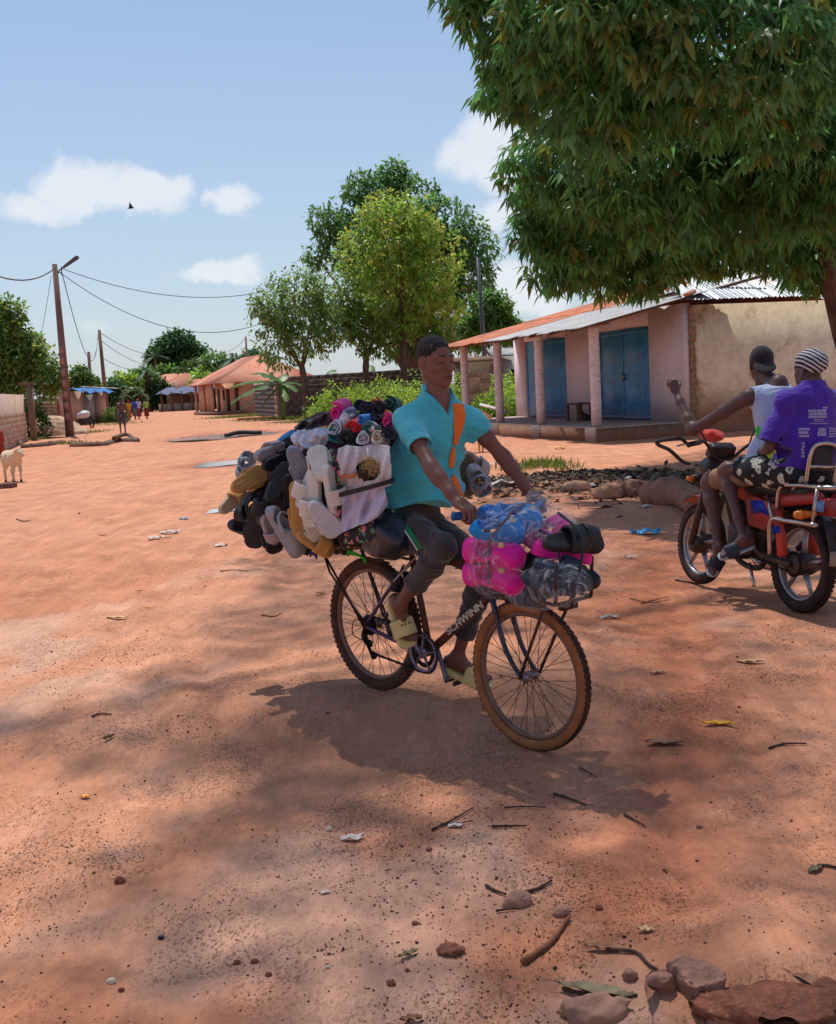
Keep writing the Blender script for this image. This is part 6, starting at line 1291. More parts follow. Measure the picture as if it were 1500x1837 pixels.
hang('cool white slide sole tilted at the lower right of the white pairs', 582, 930, -.39, 52, 25, 'sole', M_SWHT2, .225, .106, .038, tread=3, roll=8)
hang('long tan slide sole hanging between the grey clog and the white pairs', 538, 914, -.375, 82, 10, 'sole', M_STAN, .30, .108, .036, tread=1, roll=6)
hang('beige slide sticking out sideways under the long tan sole', 565, 974, -.34, 30, 25, 'top', M_STAN, .22, .092, .03, roll=-35)
hang('small white toe piece under the lettered white slide', 562, 948, -.36, 60, 30, 'sole', M_SWHT, .15, .09, .034)
hang('black slide sole deep between the grey ridged and the tan soles', 522, 890, -.30, 85, 20, 'sole', M_SBLK, .24, .10)
hang('dark slide edge under the load beside the long silver clog', 540, 972, -.27, 20, 30, 'sole', M_SCHAR, .22, .1)
hang('brown-grey slide sole with fine weave behind the elbow of the rider', 837, 850, .33, 96, 30, 'sole', M_SBRN, .25, .112, .04, tread=1, roll=0)
hang('brown slide leaning behind the woven brown-grey sole', 815, 815, .29, 68, 25, 'sole', M_SBRN, .25, .10, .036, roll=35)
clog('pale grey clog low behind the brown-grey sole on the far side', 858, 862, .34, 60, 40, 'top', M_SSIL, .20, .10)
hang('grey slide edge peeping out behind the pale far clog', 852, 832, .38, 40, 40, 'top', M_SGREY, .2, .09)
b = MB(); 
# cloth rolls on top, their spiral ends to the street
def roll(label, px, py, off, r, ln, m, axis=None, turns=3.2, name='cloth_roll', cat='cloth roll', m2=None, group='rolled clothes stacked on top of the bundle', sq=1., seed=0):
    ln = ln * .55; o = BP(px, py, off); ax = nrm(axis if axis is not None else V3(.30, .93, .05)); u = nrm(np.cross(ax, ZV)); w = np.cross(u, ax); rr = random.Random(px * 7 + py); n = int(turns * 20)
    th = np.linspace(0, turns * 2 * np.pi, n); rad = r * (.10 + .90 * (th / th[-1])); t = r * .9 / turns * .62; ph = rr.uniform(0, 6.28)
    rows_o, rows_i = [], []; K = 6
    for i in range(n):
        ro, ri = [], []
        for j in range(K):
            s = j / (K - 1); wob = 1 + .05 * math.sin(3 * th[i] + s * 5 + ph) ; e = math.cos(th[i] + ph) * u + math.sin(th[i] + ph) * w * sq
            off_ = (.012 * math.sin(th[i] * .7 + ph) + .008 * math.sin(th[i] * 2.3)) * (1 - s); ro.append(ax * (s * ln + off_) + e * rad[i] * wob); ri.append(ax * (s * ln + off_) + e * (rad[i] * wob - t))
        rows_o.append(ro); rows_i.append(ri)
    b = MB(); go, gi = np.array(rows_o), np.array(rows_i); b.grid(go, flip=True); b.grid(gi); b.grid(np.stack([go[:, 0], gi[:, 0]], 1)); b.grid(np.stack([go[-1], gi[-1]], 1)); b.grid(np.stack([go[0], gi[0]], 1), flip=True)
    T = thing(name, label, cat, o, group); b.build('cloth', m, T, True)
    c = MB(); c.tube([ax * ln * .15, ax * ln], [r * .16, r * .16], 8); c.build('core', m2 or m, T, True); return T
def cl(n, c, **k): return mat(n, srgb(*c), .85, .1, 14, bump=.35, bscale=150, sheen=.3, **k)
C_MAG = cl('magenta_cloth', (222, 20, 132)); C_DEN = cl('pale_denim', (136, 160, 196), c2=srgb(206, 206, 214), c2scale=12); C_NAV = cl('navy_cloth', (24, 26, 52)); C_BLK = cl('black_cloth', (22, 22, 28)); C_GRN = cl('green_knit', (18, 84, 66)); C_BLU = cl('bright_blue_cloth', (30, 112, 186)); C_RED = cl('red_cloth', (208, 22, 40)); C_TEA = cl('teal_cloth', (24, 108, 112)); C_WHT = cl('white_roll', (204, 204, 216)); C_CRM = cl('cream_roll', (214, 198, 176)); C_YEL = cl('yellow_cloth', (222, 160, 50)); C_ORG = cl('orange_trim', (206, 112, 52))
A1 = V3(.22, .97, -.12)
roll('magenta cloth roll standing up at the left end of the stack', 603, 743, -.17, .052, .22, C_MAG, V3(.35, .9, .1), 2.2, sq=1.25)
roll('pale denim roll lying slanted between magenta and navy rolls', 630, 741, -.19, .050, .26, C_DEN, V3(-.45, .55, -.55), 2., sq=.9)
roll('navy roll at the crest of the stack', 659, 733, -.16, .044, .24, C_NAV, A1)
roll('black roll with orange trim beside the green knit', 681, 733, -.14, .046, .24, C_BLK, V3(.6, .7, -.1), 2.6, m2=C_ORG)
roll('green knitted roll topmost beside the shoulder of the rider', 698, 724, -.10, .042, .22, C_GRN, A1, 2.4)
roll('bright blue crumpled roll above the red one', 650, 752, -.24, .038, .22, C_BLU, V3(.8, .55, 0), 2.2, sq=.8)
roll('small magenta roll next to the turquoise sleeve', 694, 756, -.22, .036, .22, C_MAG, A1, 2.2, sq=1.2)
roll('yellow cloth end tucked above the small magenta roll', 692, 742, -.18, .018, .12, C_YEL, A1, 1.6)
roll('red cloth roll in the middle of the stack', 634, 766, -.25, .044, .24, C_RED, V3(.45, .85, .12), 2.4, sq=.85)
roll('teal roll with a white end at the lower left', 600, 767, -.25, .042, .26, C_WHT, V3(.30, .92, -.2), 4, m2=C_WHT)
roll('thick teal roll wrapped under the white end', 602, 778, -.245, .046, .26, C_TEA, V3(.30, .92, -.2), 2.6)
roll('small teal roll with a white ring right of the red roll', 663, 766, -.27, .032, .24, C_TEA, A1, 2.6, m2=C_WHT)
roll('white ring roll around the small teal one', 664, 767, -.262, .036, .22, C_WHT, A1, 1.2)
roll('black roll between the navy and the small magenta ones', 676, 750, -.19, .036, .24, C_BLK, A1)
roll('black roll with glossy folds in the bottom row', 620, 785, -.28, .042, .26, C_BLK, A1, 2.8)
roll('white roll in the bottom row beside the black one', 650, 786, -.285, .036, .26, C_WHT, A1, 4.)
roll('cream roll in the bottom row nearest to the rider', 677, 783, -.285, .036, .26, C_CRM, A1, 4., m2=C_YEL)
roll('dark blue roll wedged between the cream roll and the shirt', 694, 776, -.25, .034, .24, C_NAV, A1)
roll('dark blue roll end at the back of the crest', 645, 728, -.05, .034, .22, C_NAV, A1)
roll('orange and black cloth end at the back of the crest', 672, 722, -.05, .03, .2, C_ORG, A1, 2)
roll('yellow cloth end beside the white netting', 575, 772, -.22, .028, .16, C_YEL, V3(.8, .5, .1), 2)
# crumpled sheets: patches of cloth lying on the bundle with folds
def cloth_patch(name, label, cat, poly, off, m, amp=.012, seed=0, res=34, hole=None, thick=.004, group=None, hang_=0., freq=1.):
    """poly: outline seen from the street; cloth sits off from the middle plane, pulled into folds"""
    xs = [p[0] for p in poly]; ys = [p[1] for p in poly]; rg = np.random.default_rng(seed); gx = np.linspace(min(xs), max(xs), res); gy = np.linspace(min(ys), max(ys), res); idx = -np.ones((res, res), int); V_ = []; ks = [(rg.uniform(.05, .16) * freq, rg.uniform(-.03, .12) * freq, rg.uniform(0, 6.28)) for _ in range(4)]
    for i, x in enumerate(gx):
        for j, y in enumerate(gy):
            if inpoly_(x, y, poly) and not (hole and inpoly_(x, y, hole)):
                w = sum(math.sin(a * x + b_ * y + p) for a, b_, p in ks) / 4; wv = amp * (w + .35 * math.sin(.35 * x + .1 * y + seed)); oo = off(x, y) if callable(off) else off
                idx[i, j] = len(V_); V_.append(BP(x, y, oo - wv))
    V_ = np.array(V_); F_ = [(idx[i, j], idx[i, j + 1], idx[i + 1, j + 1], idx[i + 1, j]) for i in range(res - 1) for j in range(res - 1) if min(idx[i, j], idx[i, j + 1], idx[i + 1, j + 1], idx[i + 1, j]) >= 0]
    c = V_.mean(0); o = mo(name, V_ - c, F_, m); o.location = Vector(c); s = o.modifiers.new('cloth', 'SOLIDIFY'); s.thickness = thick; s.offset = 0
    su = o.modifiers.new('soft', 'SMOOTH'); su.iterations = 7; tag(o, label, cat, group); return o
def inpoly_(x, y, poly):
    c = False; j = len(poly) - 1
    for i in range(len(poly)):
        (xi, yi), (xj, yj) = poly[i], poly[j]
        if (yi > y) != (yj > y) and x < (xj - xi) * (y - yi) / (yj - yi) + xi: c = not c
        j = i
    return c
M_WSH = mat('white_sheet', srgb(206, 200, 206), .85, .08, 4, bump=.5, bscale=30, sheen=.2, bdist=.006, wr=12, wrd=.035, dirt=srgb(168, 148, 150), dirtamt=.35); M_LIL = mat('lilac_sheet', srgb(196, 192, 216), .85, .06, 4, bump=.5, bscale=30, sheen=.2, bdist=.006, wr=11, wrd=.04)
HOLE = [(640, 838), (650, 828), (664, 824), (678, 832), (680, 848), (672, 860), (656, 862), (644, 852)]
cloth_patch('sheet', 'white cotton sheet with a torn hole wrapped round the bundle', 'sheet', [(606, 804), (622, 797), (645, 800), (672, 795), (700, 798), (704, 850), (702, 872), (660, 882), (614, 888), (606, 866), (609, 840), (603, 822)], lambda x, y: -.315 + .0004 * (x - 604) - .035 * math.sin((y - 795) / 90 * 3.14) - .008 * math.sin((x + .6 * y) * .07), M_WSH, .016, 3, 72, HOLE)
cloth_patch('sheet', 'lilac white cloth hanging loose below the black band', 'sheet', [(614, 890), (690, 868), (698, 906), (682, 926), (664, 938), (640, 946), (604, 962), (612, 930)], lambda x, y: -.345 + .0006 * (x - 604) - .014 * math.sin((x * 1.2 + y * .5) * .17), M_LIL, .026, 4, 66, freq=1.5)
def print_mat(name, base, cols, scale):
    m = bpy.data.materials.new(name); m.use_nodes = True; N = m.node_tree.nodes; L = m.node_tree.links; b = N['Principled BSDF']; b.inputs['Roughness'].default_value = .85; tc = N.new('ShaderNodeTexCoord'); prev = None
    for k, (c, s, th, seed) in enumerate(cols):
        vo = N.new('ShaderNodeTexVoronoi'); vo.inputs['Scale'].default_value = scale * s; mp = N.new('ShaderNodeMapping'); mp.inputs['Location'].default_value = (seed, seed * 2, seed); L.new(tc.outputs['Object'], mp.inputs['Vector']); nz = N.new('ShaderNodeTexNoise'); nz.inputs['Scale'].default_value = scale * 1.5; L.new(mp.outputs[0], nz.inputs['Vector'])
        mx = N.new('ShaderNodeVectorMath'); mx.operation = 'MULTIPLY_ADD'; L.new(nz.outputs['Color'], mx.inputs[0]); mx.inputs[1].default_value = (.6 / scale,) * 3; L.new(mp.outputs[0], mx.inputs[2]); L.new(mx.outputs[0], vo.inputs['Vector'])
        lt = N.new('ShaderNodeMath'); lt.operation = 'LESS_THAN'; L.new(vo.outputs['Distance'], lt.inputs[0]); lt.inputs[1].default_value = th; mi = N.new('ShaderNodeMix'); mi.data_type = 'RGBA'; L.new(lt.outputs[0], mi.inputs[0])
        if prev is None: mi.inputs[6].default_value = (*base, 1)
        else: L.new(prev, mi.inputs[6])
        mi.inputs[7].default_value = (*c, 1); prev = mi.outputs[2]
    L.new(prev, b.inputs['Base Color']); return m
M_FLOR = print_mat('floral_print', (.02, .02, .028), [(srgb(84, 132, 92), 1., .34, 0.), (srgb(206, 110, 128), 1.1, .30, 3.1), (srgb(206, 170, 60), 1.6, .18, 7.)], 22)
cloth_patch('floral_cloth', 'dark floral cloth strip showing beside the white sheet', 'cloth', [(588, 800), (604, 798), (616, 850), (616, 900), (606, 950), (596, 952), (604, 880), (596, 830)], -.345, M_FLOR, .008, 5, 30)
cloth_patch('floral_cloth', 'dark cloth with pink flowers under the lilac sheet', 'cloth', [(606, 960), (640, 946), (672, 932), (676, 960), (664, 974), (620, 978), (606, 974)], -.31, M_FLOR, .012, 6, 30)
M_BAG = mat('dark_plastic_bag', (.018, .022, .036), .22, .3, 6, bump=.9, bscale=22, bdist=.012, spec=.6)
f = Field(); f.ell(BP(700, 962, -.20), (.13, .12, .115), BM, .05).ell(BP(676, 950, -.20), (.08, .1, .08), BM, .05); f.noise(.012, 42, 8); v, fc = f.mesh(.009); o = mo('plastic_bag', v, fc, M_BAG); tag(o, 'dark navy plastic bag stuffed behind the leg of the rider', 'bag')
M_BSH = mat('black_tarp_sheet', (.024, .022, .03), .35, .3, 5, bump=.8, bscale=18, bdist=.015, spec=.5)
cloth_patch('plastic_sheet', 'black plastic sheet draped over the rear end of the bundle top', 'sheet', [(520, 786), (528, 762), (560, 748), (592, 738), (600, 752), (586, 766), (556, 782), (530, 800)], lambda x, y: -.16 + .0015 * (y - 740), M_BSH, .022, 7, 34, freq=2)
cloth_patch('plastic_sheet', 'thin lilac plastic edge folded under the black sheet', 'sheet', [(536, 800), (556, 784), (590, 766), (592, 772), (560, 792), (542, 808)], -.22, M_LIL, .008, 8, 26)
M_NET = mat('white_netting', srgb(206, 206, 222), .5, .2, 40, bump=.9, bscale=60, bdist=.01)
f = Field(); f.ell(BP(552, 790, -.22), (.085, .07, .05), BM, .03).ell(BP(578, 786, -.23), (.05, .06, .045), BM, .03); f.noise(.012, 85, 9); f.noise(.006, 190, 10); v, fc = f.mesh(.005); o = mo('net_bag', v, fc, M_NET); tag(o, 'white crumpled netting bag on the shoulder of the bundle', 'bag')
b = MB(); b.tube(spline([BP(496, 800, -.15), BP(510, 785, -.16), BP(526, 776, -.17)], 4), .018, 8); tag(b.build('hose', mat('sky_blue_plastic', srgb(40, 140, 206), .5, .1), smooth_=True), 'short sky blue plastic roll at the rear shoulder of the bundle', 'roll')
# frayed straw in the torn hole
f = Field(); f.ell(BP(661, 845, -.29), (.05, .05, .06), BM); f.noise(.008, 60, 4); v, fc = f.mesh(.006); o = mo('straw_bundle', v, fc, mat('dark_straw', srgb(62, 46, 34), .95, .5, 60, bump=.9, bscale=90)); rg = np.random.default_rng(4); b = MB()
c0 = BP(663, 838, -.335)
for k in range(150):
    q = c0 + BFX * rg.normal() * .030 + BUZ * rg.normal() * .022 + BUZ * .012; d = nrm(BFX * rg.normal() + BUZ * (rg.normal() + .3) - BLY * rg.uniform(-.2, .8)) * rg.uniform(.02, .05); e = rg.normal(size=3) * .010
    b.tube([q - d * .5, q + e, q + d * .5], [.0012, .0010, .0005], 4, False)
b.build('straw', mat('blond_straw', srgb(190, 160, 112), .9, .3, 60), o); tag(o, 'frayed straw bundle bristling out of the torn hole in the sheet', 'straw')
b = MB(); b.tube(spline([BP(604, 851, -.34), BP(622, 855, -.35), BP(640, 850, -.34)], 4), [.006, .007, .007, .008, .009, .010, .011, .010, .007][:9], 8); tag(b.build('wooden_stick', mat('orange_wood', srgb(186, 112, 66), .6, .2, 20), smooth_=True), 'short orange wooden stick poking out of the bundle', 'stick')
def band(name, label, pts, w, t, m, cat='strap', n=BLY):
    p = spline(pts, 6); tg = np.gradient(p, axis=0); b = MB(); g = []; g2 = []
    for i in range(len(p)):
        nn = nrm(toward(*proj(p[i]))); s = nrm(np.cross(tg[i], nn)) * w / 2; g.append([p[i] - s + nn * t, p[i] + s + nn * t]); g2.append([p[i] - s - nn * t, p[i] + s - nn * t])
    b.grid(np.array(g)); b.grid(np.array(g2), flip=True); return tag(b.build(name, m, smooth_=True), label, cat)
M_BAND = mat('black_rubber_band', (.018, .018, .02), .6, .2, 30)
band('rubber_strap', 'flat black rubber strap across the white sheet', [BP(600, 890, -.37), BP(640, 880, -.375), BP(692, 866, -.36), BP(708, 860, -.28)], .022, .002, M_BAND)
# little things dangling under the load
b = MB(); b.tube(spline([BP(628, 986, -.2), BP(634, 992, -.22), BP(652, 1001, -.22), BP(656, 1010, -.21)], 4), .009, 6, flat=.7); b.tube([BP(628, 984, -.2), BP(624, 996, -.2)], .010, 6); tag(b.build('hook', mat('green_plastic', srgb(50, 190, 40), .4, .05), smooth_=True), 'bright green plastic hook hanging over the rear wheel', 'hook')
f = Field(); f.ell(BP(562, 990, -.25), (.03, .012, .012), BM).cap(BP(566, 992, -.25), BP(568, 1003, -.25), .010, .004).cap(BP(560, 992, -.25), BP(556, 1000, -.25), .008, .003); v, fc = f.mesh(.004); tag(mo('ribbon', v, fc, mat('blue_ribbon', srgb(30, 60, 130), .7, .3, 30)), 'small blue and white ribbon dangling under the sandals', 'ribbon')
f = Field()
for k, (px, py) in enumerate(((600, 978), (611, 983), (622, 979), (634, 976), (646, 980), (658, 984), (604, 988), (616, 992))): f.ell(BP(px, py, -.2 - .01 * (k % 3)), (.028, .02, .018), BM, .01)
f.noise(.008, 70, 3); v, fc = f.mesh(.006); tag(mo('rag', v, fc, print_mat('rag_print', srgb(60, 44, 40), [(srgb(196, 140, 60), 1, .3, 1.), (srgb(40, 90, 110), 1.2, .25, 4.), (srgb(180, 160, 150), 1.6, .2, 6.)], 40)), 'mixed colourful rags stuffed along the rear carrier rail', 'rags')
# ---------------------------------------------------------------- front carrier: clogs in clear plastic
GF = 'new clogs packed on the front carrier'
M_CBLU = mat('sky_blue_foam', srgb(24, 140, 220), .55, .05, 12, spec=.3); M_CPNK = mat('hot_pink_foam', srgb(232, 30, 156), .55, .05, 12, spec=.3)
def fclog(label, px, py, off, deg, tilt, m, L=.24, w=.105, roll=0., face='top', holes=False): return clog(label, px, py, off, deg, tilt, face, m, L, w, roll, GF, holes, False)
T1, M1 = fclog('bright blue clog lying on top nearest to the handlebar', 928, 925, -.10, 14, 20, M_CBLU, .235, .115, roll=-48)
T2, M2 = fclog('bright blue clog in front overlapping its twin', 893, 950, -.22, 4, 18, M_CBLU, .25, .115, roll=-42)
TP1, _ = fclog('upper pink clog of the stack in clear plastic', 893, 994, -.24, 8, -25, M_CPNK, .235, .11, roll=-25); TP2, _ = fclog('lower pink clog of the stack in clear plastic', 893, 1036, -.23, 14, -25, M_CPNK, .235, .11, roll=-20)
fclog('upper pink clog at the back of the plastic pack', 868, 990, -.19, 185, 10, M_CPNK, .19, .11, roll=-10); fclog('lower pink clog at the back of the plastic pack', 868, 1030, -.19, 180, 10, M_CPNK, .19, .11, roll=-10)
fclog('pink clog under the black slides with its lettered side out', 1008, 990, -.08, 8, 10, M_CPNK, .26, .11, roll=-72); fclog('pink clog wrapped in plastic behind the bungee cord', 965, 968, -.04, 30, 15, M_CPNK, .24, .11, roll=-40); fclog('pink clog heel poking up behind the black slides', 985, 950, .04, -20, 20, M_CPNK, .2, .1, roll=-20)
def fslide(label, px, py, off, deg, tilt, m, L=.25, w=.105, roll=0., face='top', t=.034, ms=None): return hang(label, px, py, off, deg, tilt, face, m, L, w, t, 1, roll, ms, True, 'dark slides packed on the front carrier')
SL1, SM1 = fslide('black slide with coloured badges on its strap on top of the pink clogs', 1016, 972, -.14, -4, 25, M_SBLK, .23, .112, roll=-38)
fslide('second black slide half behind the badged one', 1040, 968, -.05, 8, 25, M_SBLK, .23, .11, roll=-38)
fslide('navy slide lying in the plastic bag at the bottom', 985, 1042, -.20, 10, 10, M_SNAVY, .25, .11, roll=-40); fslide('black slide deep in the plastic bag beside the rack post', 1025, 1048, -.16, -14, 15, M_SBLK, .25, .11, roll=-50); fslide('navy slide standing on edge in the plastic bag', 1005, 1024, -.18, 18, 5, M_SNAVY, .24, .11, roll=-70); fslide('dark slide under the blue clogs in the middle of the carrier', 945, 1010, -.12, 30, 10, M_SBLK, .25, .11, roll=-50); fslide('dark slide filling the bottom of the carrier', 930, 1062, -.1, 5, 10, M_SBLK, .26, .11, roll=0)
# badges and small prints
bb = MB()
for (x, y, c) in ((-.022, .030, 0), (.0, .034, 1), (.022, .028, 2), (-.01, .05, 1), (.014, .052, 0)): bb.lathe([(.0001, .004), (.009, .003), (.0095, 0)], V3(x, y, .062 - abs(x) * .35), (x * .3, 0, 1), 12, mi=c)
bb.build('badge', [mat('badge_white', srgb(220, 214, 206), .5), mat('badge_purple', srgb(110, 80, 200), .5), mat('badge_gold', srgb(220, 160, 60), .5)], SL1, True)
for Tt, (x, y, z) in ((T1, (0, .04, .071)), (T2, (0, .045, .070)), (TP1, (-.012, .03, .071)), (TP2, (-.012, .03, .071))):
    b = MB(); b.lathe([(.0001, .004), (.013, .003), (.014, -.004)], V3(x, y, z - .004), (0, .2, 1), 4 if Tt is T1 else 14); b.lathe([(.006, .0045), (.008, .0045), (.008, .005), (.006, .005)], V3(x, y, z - .003), (0, .2, 1), 12, True); b.build('badge', mat('badge_gold2', srgb(230, 196, 130), .5, .1), Tt)
# clear plastic
def plastic_mat():
    m = bpy.data.materials.new('clear_plastic_film'); m.use_nodes = True; N = m.node_tree.nodes; L = m.node_tree.links; b = N['Principled BSDF']; b.inputs['Base Color'].default_value = (.80, .80, .84, 1); b.inputs['Roughness'].default_value = .14; b.inputs['Specular IOR Level'].default_value = .7
    tr = N.new('ShaderNodeBsdfTransparent'); mx = N.new('ShaderNodeMixShader'); tc = N.new('ShaderNodeTexCoord'); nz = N.new('ShaderNodeTexNoise'); nz.inputs['Scale'].default_value = 16; nz.inputs['Detail'].default_value = 7; nz.inputs['Distortion'].default_value = 1.2; nz.inputs['Roughness'].default_value = .7; mpp = N.new('ShaderNodeMapping'); mpp.inputs['Rotation'].default_value = (.5, .9, .4); mpp.inputs['Scale'].default_value = (1., 3.2, .7); L.new(tc.outputs['Object'], mpp.inputs['Vector']); L.new(mpp.outputs[0], nz.inputs['Vector'])
    rp = N.new('ShaderNodeMapRange'); L.new(nz.outputs['Fac'], rp.inputs['Value']); rp.inputs['From Min'].default_value = .50; rp.inputs['From Max'].default_value = .66; rp.inputs['To Min'].default_value = .07; rp.inputs['To Max'].default_value = .66  # streaks of higher opacity imitate highlights along the creases
    bp = N.new('ShaderNodeBump'); bp.inputs['Strength'].default_value = 1.; bp.inputs['Distance'].default_value = .012; L.new(nz.outputs['Fac'], bp.inputs['Height']); L.new(bp.outputs[0], b.inputs['Normal'])
    o = [n for n in N if n.type == 'OUTPUT_MATERIAL'][0]; L.new(rp.outputs[0], mx.inputs[0]); L.new(tr.outputs[0], mx.inputs[1]); L.new(b.outputs[0], mx.inputs[2]); L.new(mx.outputs[0], o.inputs['Surface']); return m
M_FILM = plastic_mat()
def film(label, blobs, seed, amp=.012, h=.008):
    f = Field()
    for px, py, off, r in blobs: f.ell(BP(px, py, off), np.array(r) * (1.16, 1.05, 1.14), BM, .05)
    f.noise(amp * .45, 32, seed); f.noise(amp * .22, 90, seed + 1); v, fc = f.mesh(h); return tag(mo('plastic_wrap', v, fc, M_FILM), label, 'plastic wrap', 'clear plastic wraps on the front carrier')
film('clear plastic wrap stretched over the stack of pink clogs', [(890, 1000, -.22, (.115, .09, .10)), (890, 1035, -.21, (.115, .09, .09))], 1)
film('clear plastic bag with a blue shine round the dark slides', [(1000, 1045, -.18, (.135, .11, .09)), (955, 1070, -.16, (.11, .09, .05))], 3, .014)
film('thin plastic wrap over the two blue clogs', [(925, 930, -.13, (.12, .1, .075)), (890, 952, -.23, (.125, .085, .06))], 5, .010)
film('crumpled plastic tuft rising beside the hand of the far arm', [(965, 905, .02, (.05, .04, .03)), (985, 918, .02, (.06, .05, .03)), (1008, 935, .0, (.06, .05, .03)), (950, 893, .03, (.025, .02, .03))], 7, .02, .006)
film('clear plastic wrap over the pink clogs behind the black slides', [(985, 975, -.05, (.13, .09, .07))], 9, .014)
b = MB()
f = Field(); f.ell(BP(878, 918, -.16), (.05, .05, .03), BM, .02).ell(BP(895, 924, -.2), (.04, .04, .025), BM, .02); f.noise(.012, 60, 5); v, fc = f.mesh(.006); tag(mo('plastic_wrap', v, fc, mat('blue_film', srgb(16, 110, 190), .25, .2, 20, bump=.6, bscale=50, spec=.6)), 'crumpled blue plastic beside the near blue grip', 'plastic wrap')
# bungee cords
def cord(label, pts, r, m): b = MB(); b.tube(spline(pts, 6), r, 7); return tag(b.build('bungee_cord', m, smooth_=True), label, 'cord', 'bungee cords holding the front load')
M_BUN = mat('grey_bungee', srgb(92, 84, 84), .7, .15, 60)
cord('grey bungee cord running over the blue clogs', [BP(954, 903, -.02), BP(930, 908, -.15), BP(905, 935, -.275), BP(884, 962, -.29), BP(877, 985, -.285), BP(877, 1048, -.28)], .0055, M_BUN)
cord('black bungee cord between the pink clogs and the black slides', [BP(968, 952, -.14), BP(990, 962, -.19), BP(1000, 985, -.21), BP(1006, 1010, -.21)], .005, M_BAND)
cord('long black bungee cord hooked to the front rack plate', [BP(1002, 920, .0), BP(1032, 945, -.11), BP(1045, 972, -.15), BP(1044, 1000, -.17), BP(1036, 1040, -.19), BP(1028, 1078, -.2), BP(1024, 1090, -.16)], .006, M_BAND)
cord('dark bungee cord down the side of the clear bag', [BP(998, 1012, -.25), BP(997, 1045, -.28), BP(996, 1084, -.24)], .006, M_RACK)
# ================================================================ THE MOTORCYCLE AND ITS TWO RIDERS
_mr = P(1434, 1020, 7.30); _mf = P(1253, 968, 8.50); MFX = nrm((_mf - _mr) * [1, 1, 0]); MLY = nrm(np.cross(ZV, MFX)); MWB = float(np.linalg.norm((_mf - _mr)[:2])); MW = .305
_ln = R(5); MLY, MUZ = MLY * math.cos(_ln) + ZV * math.sin(_ln), ZV * math.cos(_ln) - MLY * math.sin(_ln)
MO = _mr - ZV * .0; MO[2] = float(gz(*_mr[:2])); MM = np.stack([MFX, MLY, MUZ], 1)
def ML_(x, y, z): return MO + MM @ V3(x, y, z)
def MP(px, py, y): return on_plane(px, py, MO + MLY * y, MLY)
def MI(px, py, y): return MM.T @ (MP(px, py, y) - MO)
moto = thing('motorcycle', 'red and black motorcycle with chrome carrier, carrying two riders away from the camera', 'motorcycle', MO, rot=MM)
M_RED = mat('red_fairing', srgb(176, 50, 44), .45, .1, 9, spec=.4, dirt=srgb(140, 84, 66), dirtamt=.6); M_CHR = mat('dusty_chrome', srgb(196, 184, 176), .25, .1, 9, metal=.9, dirt=srgb(150, 110, 90), dirtamt=.3); M_ENG = mat('engine_metal', srgb(74, 68, 66), .5, .3, 20, metal=.6, dirt=srgb(120, 70, 50), dirtamt=.4); M_SEAT = mat('black_vinyl', (.02, .02, .02), .45, .2, 12); M_SILV2 = mat('alloy_wheel', srgb(172, 164, 166), .4, .12, 10, metal=.6, dirt=srgb(140, 96, 76), dirtamt=.4); M_BLUD = mat('blue_decal', srgb(24, 56, 170), .35, .1, 9); M_AMB = mat('amber_lens', srgb(220, 120, 20), .2, .1, 9, spec=.6); M_REDL = mat('red_lens', srgb(140, 16, 24), .2, .1, 9, spec=.6); M_MT = mat('moto_tyre', srgb(48, 40, 40), .9, .3, 16, bump=.3, bscale=60, dirt=srgb(120, 74, 54), dirtamt=.4)
def mwheel(x, r0, tr, wd):
    c = V3(x, 0, r0 + .0); ax = (0, 1, 0); rr = r0 - tr * 1.7; b = MB(); b.lathe([(rr + .02, -wd * .55), (rr + .02, wd * .55), (rr - .008, wd * .5), (rr - .016, .0), (rr - .008, -wd * .5)], c, ax, 48, True); w = b.build('wheel', M_SILV2, moto, True)
    th = np.linspace(-2.3, 2.3, 13); b = MB(); b.lathe([(r0 - tr + tr * math.cos(t), tr * .95 * math.sin(t)) for t in th], c, ax, 56, True); b.build('tyre', M_MT, w, True)
    b = MB()
    for i in range(60):
        a = 6.283 * i / 60
        for t in (-.75, -.25, .25, .75):
            er = V3(math.cos(a + abs(t) * .06), 0, math.sin(a + abs(t) * .06)); et = np.cross(V3(0, 1, 0), er); n_ = er * math.cos(t) + V3(0, 1, 0) * math.sin(t); b.box(c + er * (r0 - tr) + n_ * (tr + .002), (.011, .008, .005), np.stack([et, np.cross(n_, et), n_], 1) @ rotm((0, 0, 1), .5 * np.sign(t)))
    o = b.build('tread', M_MT, w); kind(o, 'stuff')
    for i in range(5):
        a = 6.283 * i / 5 + .4; b = MB(); b.tube([c + V3(math.cos(a) * .05, 0, math.sin(a) * .05), c + V3(math.cos(a) * (rr - .01), 0, math.sin(a) * (rr - .01))], [.026, .017], 8, flat=.6); b.build('spoke', M_SILV2, w, True)
    b = MB(); b.lathe([(.02, -.085), (.065, -.075), (.075, -.04), (.075, .04), (.065, .075), (.02, .085)], c, ax, 24); b.build('hub', M_ENG, w, True)
mwheel(0, .312, .046, .05); mwheel(MWB, .30, .040, .042)
def mtube(name, pts, r, m, n=10, sp=True, parent=None): b = MB(); b.tube(spline(pts, 6) if sp and len(pts) > 2 else pts, r, n); return b.build(name, m, parent or moto, True)
fz = MWB
